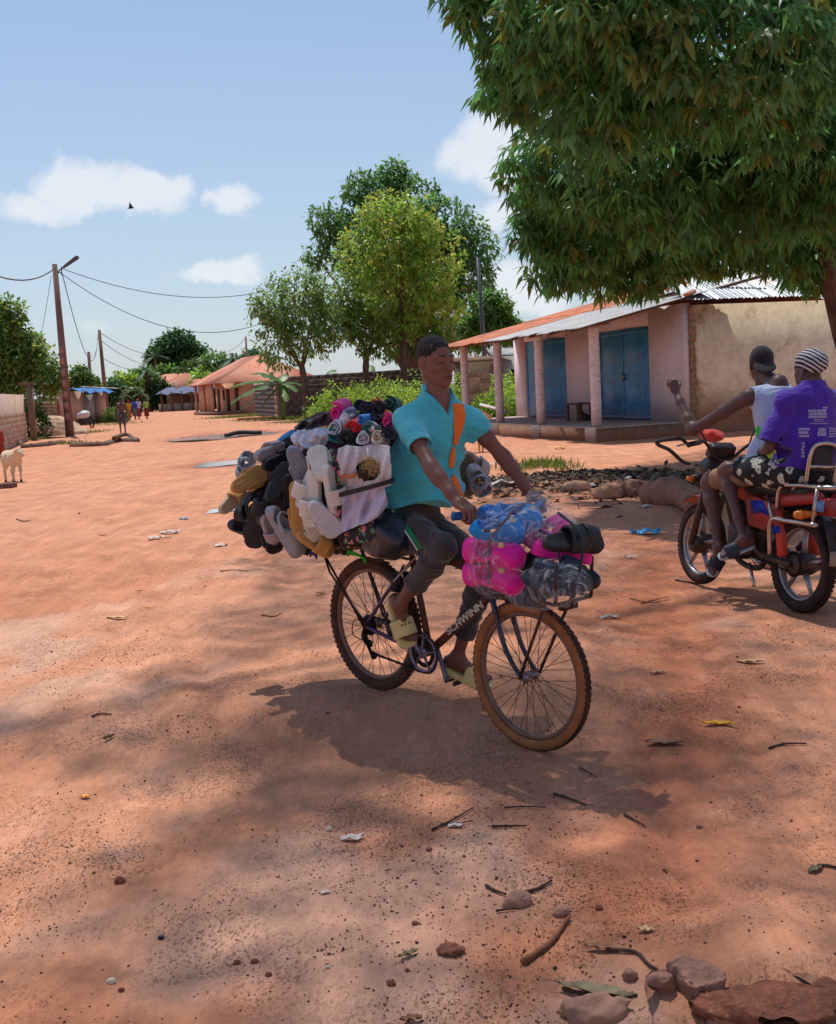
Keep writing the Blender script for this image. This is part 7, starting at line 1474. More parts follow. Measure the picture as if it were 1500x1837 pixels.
for s in (-1, 1):
    mtube('fork_leg', [V3(fz, s * .085, .30), V3(fz - .08, s * .085, .54), V3(fz - .21, s * .085, .86)], [.026, .026, .017], M_ENG, sp=False); mtube('swing_arm', [V3(0, s * .095, .312), V3(.28, s * .10, .33), V3(.48, s * .08, .38)], .022, M_ENG)
    mtube('shock_absorber', [V3(.05, s * .12, .36), V3(.13, s * .12, .66)], .034, mat('red_spring', srgb(196, 70, 58), .4, .2, 9), sp=False); b = MB(); b.cyl(V3(.095, s * .12, .50), V3(.107, s * .12, .545), .040, n=14); b.build('shock_ring', M_BLUD, moto, True)
b = MB(); th = np.linspace(.95, 2.0, 10); g = np.array([[V3(fz + math.cos(t) * .37, y, .30 + math.sin(t) * .37 + abs(y) * -.25) for y in (-.06, -.03, 0, .03, .06)] for t in th]); b.grid(g); b.grid(g - V3(0, 0, .006), flip=True); b.build('front_mudguard', M_RED, moto, True)
th = np.linspace(.7, 2.6, 14); g = np.array([[V3(math.cos(t) * .36, y, .31 + math.sin(t) * .36 - abs(y) * .2) for y in (-.075, -.04, 0, .04, .075)] for t in th]); b = MB(); b.grid(g); b.grid(g - V3(0, 0, .006), flip=True); b.build('rear_mudguard', M_BLACK, moto, True)
b = MB(); b.box(V3(-.36, 0, .50), (.012, .085, .13), rotm((0, 1, 0), .35)); b.build('mud_flap', M_BLACK, moto, bevel=.004)
f = Field(); f.box(V3(.62, 0, .40), (.15, .10, .11), rd=.04).cap(V3(.66, 0, .46), V3(.78, 0, .62), .075, .065, k=.02).ell(V3(.58, -.11, .38), (.10, .04, .09), k=.02).ell(V3(.58, .11, .38), (.10, .04, .09), k=.02); v, fc = f.mesh(.009); eng = mo('engine', v, fc, M_ENG, moto)
for i in range(6): b = MB(); b.lathe([(.085, -.004), (.085, .004)], V3(.69, 0, .49) + V3(.12, 0, .16) * (i / 6), (.6, 0, .8), 14); b.build('cooling_fin', M_ENG, eng, False)
mtube('exhaust', [V3(.80, -.03, .52), V3(.86, -.08, .36), V3(.70, -.13, .24), V3(.3, -.16, .25), V3(-.1, -.16, .34)], [.02] * 12 + [.045] * 13, M_CHR)
mtube('frame_tube', [V3(fz - .25, 0, .80), V3(.80, .0, .40), V3(.74, 0, .24), V3(.45, 0, .24), V3(.40, 0, .55)], .02, M_BLACK); mtube('frame_tube', [V3(fz - .26, 0, .84), V3(.6, 0, .70), V3(.2, 0, .66), V3(-.28, 0, .70)], .022, M_BLACK)
f = Field(); f.ell(V3(.74, 0, .80), (.25, .125, .12), k=.03).ell(V3(.62, 0, .76), (.15, .10, .10), k=.03); v, fc = f.mesh(.009); mo('fuel_tank', v, fc, M_RED, moto)
f = Field(); f.box(V3(.22, 0, .775), (.36, .115, .05), rd=.045).box(V3(-.02, 0, .80), (.16, .115, .045), rd=.04, k=.03); v, fc = f.mesh(.009); mo('seat', v, fc, M_SEAT, moto)
for s in (-1, 1):
    b = MB(); poly = [(.52, .70), (.40, .72), (.12, .68), (.08, .60), (.28, .50), (.46, .52)]; b.prism(poly, s * .105, s * .125, (1, 0, 0), (0, 0, 1), (0, 1, 0)) if s > 0 else b.prism(poly, -.105, -.125, (1, 0, 0), (0, 0, 1), (0, 1, 0)); sp2 = b.build('side_panel', M_RED, moto, bevel=.008)
    b = MB(); po2 = [(.44, .69), (.30, .70), (.20, .60), (.30, .62), (.42, .60)]; b.prism(po2, s * .126, s * .129, (1, 0, 0), (0, 0, 1), (0, 1, 0)); b.build('decal', M_BLUD, sp2)
    f = Field(); f.cap(V3(.10, s * .10, .72), V3(-.24, s * .085, .76), .045, .035); v, fc = f.mesh(.009); mo('tail_panel', v, fc, M_RED, moto)
    mtube('grab_rail', [V3(.10, s * .15, .66), V3(.06, s * .16, .80), V3(-.12, s * .16, .83), V3(-.36, s * .15, .83)], .0125, M_CHR); mtube('crash_bar', [V3(.12, s * .17, .36), V3(.10, s * .19, .58), V3(-.08, s * .19, .60), V3(-.36, s * .18, .60)], .015, M_CHR); mtube('crash_bar', [V3(.10, s * .185, .60), V3(.22, s * .14, .74)], .012, M_CHR, sp=False); mtube('crash_bar', [V3(-.32, s * .18, .60), V3(-.32, s * .16, .82)], .011, M_CHR, sp=False)
    b = MB(); b.tube([V3(-.24, s * .10, .66), V3(-.24, s * .22, .655)], [.016, .03], 10); b.tube([V3(-.24, s * .20, .655), V3(-.24, s * .25, .655)], [.032, .022], 12); b.build('indicator', M_AMB, moto, True)
mtube('carrier_bar', [V3(-.14, -.16, .83), V3(-.14, .16, .83)], .011, M_CHR, sp=False); mtube('carrier_bar', [V3(-.36, -.15, .83), V3(-.36, .15, .83)], .013, M_CHR, sp=False)
bk = [V3(-.12, -.10, .83), V3(-.15, -.10, 1.02), V3(-.16, -.06, 1.09), V3(-.16, .06, 1.09), V3(-.15, .10, 1.02), V3(-.12, .10, .83)]; mtube('backrest_frame', bk, .0135, M_CHR); mtube('backrest_bar', [V3(-.145, -.10, .95), V3(-.145, .10, .95)], .012, M_CHR, sp=False); f = Field(); f.box(V3(-.125, 0, 1.0), (.022, .078, .09), rd=.02); v, fc = f.mesh(.008); mo('backrest_pad', v, fc, M_SEAT, moto)
b = MB(); b.box(V3(-.33, 0, .71), (.05, .115, .055)); tb = b.build('tail_box', M_REDL, moto, bevel=.012); b = MB(); b.lathe([(.0001, .003), (.032, .002), (.034, 0)], V3(-.381, .03, .715), (-1, 0, 0), 16); b.build('tail_sticker', mat('pale_blue_sticker', srgb(120, 160, 220), .4, .1), tb); b = MB(); b.box(V3(-.383, -.035, .715), (.002, .04, .014)); b.build('tail_sticker', M_WHITE, tb)
b = MB(); b.box(V3(-.30, .119, .71), (.04, .004, .03)); b.build('tail_sticker', mat('pale_blue_sticker', srgb(120, 160, 220), .4, .1), tb)
b = MB(); b.lathe([(.0001, .018), (.04, .012), (.045, 0)], V3(-.42, 0, .56), (-1, 0, .2), 18); b.build('tail_lamp', mat('smoky_lens', srgb(120, 120, 130), .15, .1, 9, spec=.7), moto, True)
b = MB(); b.box(V3(-.42, 0, .40), (.004, .11, .045)); b.build('number_plate', mat('dusty_plate', srgb(160, 140, 126), .7, .15, 9), moto)
# handlebar side
hh = V3(fz - .24, 0, .95); mtube('handlebar', [hh + V3(-.14, -.36, .10), hh + V3(-.06, -.20, .12), hh + V3(0, -.06, .0), hh + V3(0, .06, .0), hh + V3(-.06, .20, .12), hh + V3(-.14, .36, .10)], .012, M_BLACK)
for s in (-1, 1):
    b = MB(); b.tube([hh + V3(-.10, s * .26, .115), hh + V3(-.145, s * .375, .098)], .019, 12); b.build('grip', M_BLACK, moto, True)
    st_ = hh + V3(-.05, s * .18, .12); mtube('mirror_stem', [st_, st_ + V3(.02, s * .05, .10), st_ + V3(-.02, s * .10, .15)], .007, M_BLACK)
    mtube('brake_lever', [hh + V3(-.04, s * .2, .11), hh + V3(.0, s * .3, .10), hh + V3(-.03, s * .40, .085)], .007, M_CHR)
    b = MB(); q = V3(fz - .20, s * .15, .80); b.tube([V3(fz - .18, s * .08, .80), q], .015, 8); b.tube([q, q + V3(0, s * .07, .0)], [.034, .030], 14); i_ = b.build('indicator', M_BLACK, moto, True); b = MB(); b.tube([q + V3(0, s * .07, 0), q + V3(0, s * .115, 0)], [.026, .016], 12); b.build('lens', M_AMB, i_, True)
# hand guard hoop on the near side, seen against the ground
mtube('hand_guard', [MM.T @ (MP(1236, 832, .20) - MO), MI(1222, 826, .36), MI(1202, 808, .44), MI(1181, 798, .48), MI(1181, 792, .48), MI(1204, 787, .45), MI(1222, 787, .38), MI(1236, 800, .25)], .014, M_BLACK)
f = Field(); f.box(V3(fz - .20, 0, 1.0), (.045, .10, .06), rotm((0, 1, 0), -.5), rd=.02).cap(V3(fz - .14, 0, .88), V3(fz - .06, 0, .88), .085, .075, k=.02); v, fc = f.mesh(.009); mo('headlight_cowl', v, fc, M_BLACK, moto)
mtube('gear_pedal', [V3(.68, .14, .28), V3(.80, .16, .27), V3(.86, .17, .30)], .008, M_CHR); mtube('side_stand', [V3(.42, .12, .26), V3(.28, .17, .13)], .012, M_CHR, sp=False); mtube('foot_peg', [V3(.46, -.10, .30), V3(.46, -.27, .30)], .014, M_BLACK, sp=False); mtube('foot_peg', [V3(.46, .10, .30), V3(.46, .27, .30)], .014, M_BLACK, sp=False); mtube('foot_peg', [V3(.16, -.10, .36), V3(.16, -.26, .36)], .014, M_BLACK, sp=False)
b = MB(); b.tube([V3(.0, .07, .37), V3(.5, .07, .40)], .006, 6); b.tube([V3(.0, .07, .255), V3(.5, .07, .30)], .006, 6); b.lathe([(.085, -.003), (.085, .003)], V3(0, .07, .312), (0, 1, 0), 24); b.build('chain', M_CHAIN, moto, True)
f = Field(); rc = MP(1279, 783, 0); f.ell(rc, (.10, .075, .04), MM, .02).ell(rc + MLY * .03 + MUZ * .015, (.06, .06, .04), MM, .02); f.noise(.010, 45, 3); v, fc = f.mesh(.008); tag(mo('red_cloth', v, fc, mat('coral_cloth', srgb(222, 70, 58), .85, .12, 12, bump=.3, sheen=.2)), 'crumpled red cloth lying on the motorcycle handlebar clocks', 'cloth')
# ---------------------------------------------------------------- driver in a vest and cap
def mq(px, py, y): return MP(px, py, y)
def rider(name_label, J, skin, headdir, hs, thin, loc):
    T = thing('person', name_label, 'person', loc); f = Field(); M3 = torso(f, J, 1., w=.92); limbs(f, J, 1., thin=thin); return T, f, M3
dJ = dict(pelvis=ML_(.40, 0, .92), chest=ML_(.39, 0, 1.28), neck=ML_(.375, 0, 1.49), shL=MP(1344, 712, .175), shR=ML_(.40, -.165, 1.29), elL=MP(1243, 772, .38), wrL=MP(1213, 704, .40), elR=ML_(.60, -.30, 1.18), wrR=ML_(.84, -.33, 1.06),
          hipR=ML_(.40, -.10, .88), hipL=ML_(.40, .10, .88), knR=ML_(.80, -.22, .82), knL=MP(1270, 862, .20), anR=ML_(.62, -.22, .38), anL=MP(1290, 982, .20))
dT, df, dM = rider('driver in a dark cap and pale vest raising one arm on the motorcycle', dJ, M_SKIN2, None, 1., 1.12, ML_(.42, 0, .9))
dhd = MP(1366, 655, 0.); dsole = foot(df, dJ['anR'], nrm(MM @ V3(.9, -.15, -.2)), V3(0, 0, 1)); dsole2 = foot(df, dJ['anL'], nrm(V3(-.55, -.20, -.75)), V3(-.5, -.5, .6)); df.cap(dJ['neck'] - ZV * .03, dhd - ZV * .06, .055, .05, .03)
pr = [df.mesh(.009)]; dHM = frame(nrm(V3(.12, .97, .05))); hv, hf = head_skin(.004); pr.append((xf(hv, dHM, dhd), hf)); pr.append(hand_at(dJ['wrL'], nrm(V3(-.25, .1, 1)), nrm(V3(.2, -1, .0)), (1.1, 1.4, .9), 1, 1.2)); pr.append(hand_at(dJ['wrR'], nrm(MM @ V3(.9, .1, -.2)), MM @ V3(.2, 0, 1), (1, 1.2, .8), -1))
v, fc = join(pr); mo('body', v, fc, M_SKIN2, dT, True, True)
f = Field(); f.ell(xf(V3(0, -.016, .052), dHM, dhd), (.080, .101, .082), dHM, .02).ell(xf(V3(0, .0, .02), dHM, dhd), (.078, .09, .06), dHM, .02); f.plane(xf(V3(0, 0, .004), dHM, dhd), -dHM[:, 2], .01); f.ell(xf(V3(0, -.13, -.005), dHM, dhd), (.075, .075, .014), dHM @ rotm((1, 0, 0), .55), .02); v, fc = f.mesh(.006); mo('cap', v, fc, mat('dark_cap', (.024, .02, .022), .9, .2, 20, sheen=.1), dT, True, True)
f = Field(); torso(f, dJ, .96, .016, .95); f.ell(dJ['pelvis'] + ZV * .06, (.17, .15, .16), dM, .06)
for sd, s in (('R', -1), ('L', 1)): S = dJ['sh' + sd]; f.ell(S + MLY * s * .06, (.085, .085, .12), k=.01, op='s')
f.ell(dJ['neck'] + ZV * .03, (.10, .09, .075), dM, op='s'); f.plane(dJ['pelvis'] - ZV * .06, -ZV); f.noise(.006, 26, 4); v, fc = f.mesh(.008)
M_VEST = mat('pale_vest', srgb(186, 196, 222), .85, .06, 9, bump=.2, bscale=160, sheen=.2, wr=12, wrd=.03); vest = mo('vest', v, fc, M_VEST, dT, True, True); BV_V = bvh_of(v, fc)
strip_on('vest_edge', BV_V, [(1342, 690), (1341, 720), (1339, 750), (1337, 780)], .02, mat('teal_edge', srgb(20, 70, 96), .8, .1), dT, .004); strip_on('vest_patch', BV_V, [(1352, 757), (1358, 768), (1364, 780)], [.02, .05, .07], mat('green_patch', srgb(60, 200, 70), .8, .1), dT, .004)
f = Field(); f.ell(dJ['pelvis'] - ZV * .01, (.16, .14, .12), dM, .05)
for sd in 'RL': f.chain([dJ['hip' + sd], dJ['kn' + sd] * .82 + dJ['hip' + sd] * .18], [.09, .072], .04)
f.noise(.005, 30, 6); v, fc = f.mesh(.009); mo('shorts', v, fc, mat('khaki_shorts', srgb(150, 120, 96), .9, .12, 8, bump=.3, bscale=160), dT, True, True)
# ---------------------------------------------------------------- passenger in the purple shirt
pJ = dict(pelvis=ML_(.04, 0, .93), chest=ML_(.02, 0, 1.27), neck=ML_(.0, 0, 1.485), shR=ML_(.0, -.175, 1.365), shL=ML_(.02, .175, 1.365), elR=ML_(.18, -.27, 1.13), wrR=ML_(.36, -.12, 1.04), elL=MP(1380, 803, .27), wrL=ML_(.34, .13, 1.02),
          hipR=ML_(.04, -.10, .89), hipL=ML_(.04, .10, .89), knR=ML_(.52, -.25, .88), knL=MP(1297, 840, .21), anR=ML_(.26, -.26, .46), anL=MP(1335, 966, .22))
pT, pf, pM = rider('passenger in a purple shirt, black flowered shorts and a striped headwrap', pJ, M_SKIN2, None, 1., .9, ML_(.06, 0, .9))
phd = MP(1451, 664, 0.); pso = foot(pf, pJ['anR'], nrm(MM @ V3(.9, -.1, -.2)), V3(0, 0, 1)); pso2 = foot(pf, pJ['anL'], nrm(V3(-.90, .05, -.28)), V3(-.2, -.35, 1)); pf.cap(pJ['neck'] - ZV * .03, phd - ZV * .06, .053, .05, .03)
pr = [pf.mesh(.008)]; pHM = frame(nrm(V3(-.50, .86, -.05))); pr.append((xf(hv, pHM, phd), hf)); pr.append(hand_at(pJ['wrR'], nrm(MM @ V3(.6, .7, 0)), MM @ V3(.2, -.3, 1), (.5, .6, .4), -1)); pr.append(hand_at(pJ['wrL'], nrm(MM @ V3(.6, -.7, 0)), MM @ V3(.2, .3, 1), (.5, .6, .4), 1))
v, fc = join(pr); mo('body', v, fc, M_SKIN2, pT, True, True)
M_PURP = mat('purple_cotton', srgb(74, 38, 158), .85, .08, 6, bump=.2, bscale=260, sheen=.25, wr=10, wrd=.035)
f = Field(); torso(f, pJ, 1., .018, 1.0); f.ell(pJ['pelvis'] + ZV * .10, (.20, .16, .20), pM, .08); f.ell(pJ['pelvis'] * .5 + pJ['chest'] * .5, (.185, .14, .22), pM, .08)
for sd in 'RL':
    S, E = pJ['sh' + sd], pJ['el' + sd]; d = E - S; f.cap(S, S + d * .5, .056, .070, .05).cap(S + d * .5, S + d * .98, .070, .088, .03)
def pfold(x, y, z):
    q = (np.stack(np.broadcast_arrays(x, y, z), -1) - MO) @ MM; cr = lambda t: (1 - np.abs(np.sin(t))) ** 2
    return -(.006 * (cr((q[..., 2] + .6 * q[..., 1]) * 17 + np.sin(q[..., 1] * 14)) - .3) + .004 * np.sin(q[..., 1] * 40 + 2 * np.sin(q[..., 2] * 12)))
f.fn(pfold, [-9] * 3, [9] * 3, op='+')
for sd in 'RL':
    S, E = pJ['sh' + sd], pJ['el' + sd]; d = nrm(E - S); c = S + (E - S) * .90
    f.fn(lambda x, y, z, c=c, d=d: np.maximum(-((x - c[0]) * d[0] + (y - c[1]) * d[1] + (z - c[2]) * d[2]), np.sqrt((x - c[0]) ** 2 + (y - c[1]) ** 2 + (z - c[2]) ** 2) - .15), c - .2, c + .2, op='s'); f.cap(c - d * .03, c + d * .2, .066, .07, op='s')
f.ell(pJ['neck'] + ZV * .045, (.075, .07, .055), pM, op='s'); f.plane(pJ['pelvis'] - ZV * .075, -ZV); v, fc = f.mesh(.008); tee = mo('shirt', v, fc, M_PURP, pT, True, True); BV_P = bvh_of(v, fc)
# white prints on the back: lines of small block lettering
M_PRNT = mat('pale_print', srgb(178, 168, 206), .8, .1, 20)
def print_on(bv, px0, py0, px1, py1, rows, seed, parent, m, gap=.35, name='shirt_print', skew=0):
    rr = random.Random(seed); b = MB(); n = 0; h = (py1 - py0) / rows
    for r in range(rows):
        x = px0 + rr.uniform(0, 3)
        while x < px1 - 2:
            w = rr.uniform(.9, 2.4); cs = []
            for (xx, yy) in ((x, 0), (x + w, 0), (x + w, h * (1 - gap)), (x, h * (1 - gap))):
                p, nn = on_mesh(bv, xx, py0 + r * h + yy + (xx - px0) * skew, .004); cs.append(p)
            if all(c is not None for c in cs): b.add(cs, [(0, 1, 2, 3)]); n += 1
            x += w + rr.uniform(.4, .9)
    if n: return b.build(name, m, parent, world_=True)
print_on(BV_P, 1450, 735, 1483, 751, 3, 1, pT, M_PRNT, .15); print_on(BV_P, 1458, 752, 1478, 758, 2, 2, pT, M_PRNT, .5); print_on(BV_P, 1474, 730, 1484, 738, 2, 12, pT, M_PRNT, .3); print_on(BV_P, 1452, 759, 1486, 762, 1, 3, pT, M_PRNT, .4)
print_on(BV_P, 1432, 768, 1452, 786, 3, 4, pT, M_PRNT, .3); print_on(BV_P, 1466, 768, 1482, 783, 2, 5, pT, M_PRNT, .1); print_on(BV_P, 1484, 768, 1500, 786, 4, 6, pT, M_PRNT, .5); print_on(BV_P, 1437, 793, 1444, 822, 5, 7, pT, M_PRNT, .25)
f = Field(); f.ell(pJ['pelvis'] - ZV * .02, (.175, .16, .13), pM, .05)
for sd in 'RL': f.chain([pJ['hip' + sd], pJ['kn' + sd] * .45 + pJ['hip' + sd] * .55, pJ['kn' + sd] * .70 + pJ['hip' + sd] * .30], [.105, .098, .092], .04); c = pJ['kn' + sd] * .72 + pJ['hip' + sd] * .28; d = nrm(pJ['kn' + sd] - pJ['hip' + sd]); f.plane(c, d) if False else f.fn(lambda x, y, z, c=c, d=d: np.maximum(-((x - c[0]) * d[0] + (y - c[1]) * d[1] + (z - c[2]) * d[2]), np.sqrt((x - c[0]) ** 2 + (y - c[1]) ** 2 + (z - c[2]) ** 2) - .16), c - .2, c + .2, op='s'); f.cap(c - d * .03, c + d * .1, .075, .08, op='s')
f.noise(.006, 28, 7); v, fc = f.mesh(.008)
mo('shorts', v, fc, print_mat('flowered_black', (.012, .012, .014), [(srgb(196, 190, 176), 1., .40, 0.), ((.012, .012, .014), 1., .12, 0.)], 13), pT, True, True)
f = Field(); f.ell(xf(V3(0, -.022, .050), pHM, phd), (.083, .106, .088), pHM, .02).ell(xf(V3(0, -.085, .045), pHM, phd), (.055, .05, .06), pHM, .03); f.plane(xf(V3(0, .05, .03), pHM, phd), pHM @ nrm(V3(0, .45, -1.)), .01); f.noise(.003, 60, 2); v, fc = f.mesh(.006)
m = mat('striped_wrap', srgb(190, 184, 190), .85, .05, 9); nt = m.node_tree; wv = nt.nodes.new('ShaderNodeTexWave'); wv.inputs['Scale'].default_value = 14; wv.inputs['Distortion'].default_value = 2.5; wv.inputs['Detail Scale'].default_value = 1; tcn = nt.nodes.new('ShaderNodeTexCoord'); mpn = nt.nodes.new('ShaderNodeMapping'); mpn.inputs['Rotation'].default_value = (.4, .9, .3); nt.links.new(tcn.outputs['Object'], mpn.inputs['Vector']); nt.links.new(mpn.outputs[0], wv.inputs['Vector']); cr_ = nt.nodes.new('ShaderNodeValToRGB'); cr_.color_ramp.elements[0].position = .48; cr_.color_ramp.elements[1].position = .52; cr_.color_ramp.elements[0].color = (.014, .014, .016, 1); cr_.color_ramp.elements[1].color = (*srgb(196, 190, 198), 1); nt.links.new(wv.outputs['Fac'], cr_.inputs[0]); nt.links.new(cr_.outputs[0], nt.nodes['Principled BSDF'].inputs['Base Color'])
mo('headwrap', v, fc, m, pT, True, True)
for (o, x, y, z) in (pso, pso2):
    c = o + y * .07 - z * .012; s_, M3 = sandal('', c, y, z, mat('flip_flop_sole', srgb(170, 176, 186), .7, .1), M_SNAVY, L=.26, w=.098, t=.02, parent=pT, name='flip_flop')
for (o, x, y, z) in (dsole, dsole2):
    c = o + y * .07 - z * .012; s_, M3 = sandal('', c, y, z, mat('flip_flop_sole', srgb(170, 176, 186), .7, .1), M_SBLK, L=.26, w=.098, t=.02, parent=dT, name='flip_flop')
f = Field(); bc = MP(1394, 815, .12); f.box(bc, (.05, .045, .10), MM @ rotm((0, 1, 0), .5), rd=.02); f.noise(.006, 40, 2); v, fc = f.mesh(.008); tag(mo('shoulder_bag', v, fc, mat('lime_bag', srgb(176, 214, 30), .6, .12, 9)), 'lime yellow bag held between the two motorcycle riders', 'bag')
# ================================================================ POLES, WIRES, PASSERS-BY, ANIMALS
M_POLE = mat('weathered_pole', srgb(128, 100, 92), .9, .2, 3, bump=.4, bscale=14, stretch=(1, 1, .15), dirt=srgb(90, 70, 64), dirtamt=.5); M_POLEC = mat('concrete_pole', srgb(176, 128, 112), .9, .15, 3, bump=.3, bscale=14); M_WIRE = mat('wire', (.03, .03, .035), .6, .1); M_STEEL = mat('grey_steel', srgb(86, 90, 94), .5, .2, 9, metal=.4)
def pole(label, base, top, r0, r1, name='utility_pole', cat='pole', holes=False):
    base = np.array(base, float); top = np.array(top, float); t = thing(name, label, cat, base); d = nrm(top - base); L_ = np.linalg.norm(top - base); b = MB(); u = nrm(np.cross(d, V3(0, 1, 0))); w = np.cross(d, u)
    b.tube([base - d * .1, top], [r0, r1], 8); b.build('shaft', M_POLE, t, world_=True)
    if holes:
        for k in range(7):
            z = 1. + k * .55; rr = r0 + (r1 - r0) * z / L_; b = MB(); b.box(base + d * z - V3(0, rr * .96, 0), (rr * .5, .01, .17), np.stack([u, w, d], 1)); b.build('step_slot', M_POLEC, t, world_=True)
    return t, top, d
pb = G(126, 783); pt = P(98, 474, pb[1]); lt, ptop, pd = pole('tall wooden lamp pole beside the road with a slanted street lamp', pb, pt, .23, .13, 'lamp_pole', 'pole', True)
la = P(108, 484, pb[1]); lb = P(138, 462, pb[1] - .3); b = MB(); b.tube([P(100, 492, pb[1]), la, la + (lb - la) * .5], .035, 7); b.build('lamp_arm', M_STEEL, lt, world_=True)
f = Field(); d = nrm(lb - la); f.cap(la + d * .25, lb, .07, .11, .03); v, fc = f.mesh(.03); mo('lamp_head', v, fc, M_STEEL, lt, True, True)
b = MB(); b.tube([P(98, 488, pb[1]), P(112, 490, pb[1])], .03, 6); b.tube([P(110, 478, pb[1]), P(111, 494, pb[1])], .028, 6); b.build('bracket', M_STEEL, lt, world_=True)
p2b = P(192, 736, 118.); p2b[2] = 0; p2t = P(178, 592, 118.); t2, *_ = pole('second utility pole farther down the road behind the kiosk', p2b, p2t, .25, .16); p3b = P(165, 735, 150.); p3b[2] = 0; p3t = P(159, 631, 150.); pole('thin dark pole between the lamp pole and the second pole', p3b, p3t, .26, .2)
p4b = P(399, 690, 170.); p4b[2] = 0; p4t = P(396, 630, 170.); pole('grey pole among the far trees above the clay house roof', p4b, p4t, .2, .16); p5b = P(444, 690, 130.); p5b[2] = 0; p5t = P(441, 604, 130.); pole('slim pole against the sky left of the silvery tree', p5b, p5t, .14, .1)
p6b = P(874, 690, 70.); p6b[2] = 0; p6t = P(857, 462, 70.); mm_ = M_POLE; M_POLE = M_STEEL; pole('tall grey metal mast rising behind the porch roof', p6b, p6t, .18, .10); M_POLE = mm_
def wire(label, a, c, sag, r=.018, n=18):
    t = np.linspace(0, 1, n)[:, None]; p = a + (c - a) * t; p[:, 2] -= sag * 4 * (t * (1 - t))[:, 0]; b = MB(); b.tube(p, r, 5); return tag(b.build('overhead_wire', M_WIRE, smooth_=True), label, 'wire')
h1 = P(112, 482, pb[1]); h2 = P(112, 492, pb[1])
wire('thick wire coming in from the upper left to the lamp pole', P(-330, 230, 24.), P(100, 480, pb[1]), 1.6, .028); wire('upper wire from the lamp pole to the silvery tree', h1, P(470, 524, 66.), .75); wire('lower sagging wire from the lamp pole to the silvery tree', h2, P(475, 578, 66.), 1.5); wire('steep wire from the lamp pole down to the second pole', h2, P(176, 600, 118.), 3.4, .022); wire('thin stay wire falling from the lamp pole to the left trees', P(92, 495, pb[1]), P(66, 640, 62.), .12, .012)
wire('wire from the second pole to the far trees on the right', P(180, 597, 118.), P(300, 630, 200.), 1.2, .03); wire('lower wire from the second pole to the far trees', P(180, 610, 118.), P(300, 650, 200.), 1.4, .03); wire('faint lowest wire behind the second pole', P(180, 640, 118.), P(270, 656, 200.), 1., .03); wire('short wire joining the thin pole and the second pole', P(160, 632, 150.), P(177, 598, 118.), 1.4, .02); wire('wire stretched between the two poles above the clay house', P(396, 632, 170.), P(441, 606, 130.), .5, .025)
# distant people
SKIND = M_SKIN2
def walker(label, px, py, h, y, top, bottom, phase=1., turn=0., skirt=False, barebody=False, carry=None, hat=None):
    b0 = P(px, py, y); b0[2] = float(gz(b0[0], b0[1])); k = h / 1.72; F = nrm(V3(math.sin(turn), math.cos(turn), 0)); S = nrm(np.cross(F, ZV)); p = lambda x, f_, z: b0 + (S * x + F * f_ + ZV * z) * k; s = phase
    J = dict(pelvis=p(0, 0, .95), chest=p(0, 0, 1.28), neck=p(0, .01, 1.47), shL=p(-.17, 0, 1.40), shR=p(.17, 0, 1.40), elL=p(-.23, .02 * s, 1.12), elR=p(.23, -.05 * s, 1.12), wrL=p(-.22, .14 * s, .88), wrR=p(.22, .02 * s, .88), hipL=p(-.09, 0, .90), hipR=p(.09, 0, .90), knL=p(-.10, .16 * s, .50), knR=p(.10, -.03 * s, .50), anL=p(-.10, .18 * s, .08), anR=p(.10, -.22 * s, .12))
    t = thing('person', label, 'person', b0); f = Field(); M3 = torso(f, J, k); limbs(f, J, k); foot(f, J['anL'], F, ZV, k, False); foot(f, J['anR'], nrm(F - ZV * .4), ZV, k, False); f.cap(J['neck'], p(0, .01, 1.58), .05 * k, .05 * k); f.ell(p(0, .015, 1.63), (.073 * k, .092 * k, .108 * k), np.stack([S, F, ZV], 1)); f.ell(p(0, .09, 1.60), .02 * k, k=.02)
    for q in ('wrL', 'wrR'): f.ell(J[q] - ZV * .06 * k, (.03 * k, .035 * k, .06 * k), k=.03)
    v, fc = f.mesh(.016); mo('body', v, fc, SKIND, t, True, True)
    g = Field(); g.ell(p(0, -.008, 1.665), (.079 * k, .098 * k, .085 * k), np.stack([S, F, ZV], 1)); g.plane(p(0, .05, 1.645), nrm(-ZV + F * .5)); v, fc = g.mesh(.014); mo('hair' if hat is None else 'headscarf', v, fc, hat or M_HAIR, t, True, True)
    if top is not None:
        g = Field(); torso(g, J, k, .016); g.ell(p(0, 0, 1.0), (.17 * k, .13 * k, .14 * k), np.stack([S, F, ZV], 1), .05)
        for sd in 'LR': g.cap(J['sh' + sd], J['sh' + sd] * .35 + J['el' + sd] * .65, .066 * k, .070 * k, .03)
        g.plane(p(0, 0, .90), -ZV); g.noise(.006, 25, px); v, fc = g.mesh(.016); mo('shirt', v, fc, top, t, True, True)
    g = Field()
    if skirt: g.fn(lambda x, y_, z: np.sqrt(((x - b0[0]) / 1.) ** 2 + ((y_ - b0[1]) / .85) ** 2) - (.17 + .05 * np.clip((b0[2] + .95 * k - z) / .8, 0, 1)) * k, b0 + V3(-.3, -.3, .22) * k, b0 + V3(.3, .3, 1.0) * k); g.plane(p(0, 0, .98), ZV); g.plane(p(0, 0, .24), -ZV); g.noise(.01, 22, px)
    else:
        g.ell(J['pelvis'], (.165 * k, .13 * k, .12 * k), M3, .05)
        for sd in 'LR': g.chain([J['hip' + sd], J['kn' + sd]], [.095 * k, .085 * k], .04)
        g.noise(.006, 30, px)
    v, fc = g.mesh(.016); mo('skirt' if skirt else 'shorts', v, fc, bottom, t, True, True)
    if carry is not None: g = Field(); g.box(p(-.30, .12, .80), (.05, .13, .16), np.stack([S, F, ZV], 1), rd=.04); g.noise(.01, 30, 2); v, fc = g.mesh(.016); tag(mo('bag', v, fc, carry), 'pale bag carried by the last walker of the far group', 'bag')
    return t
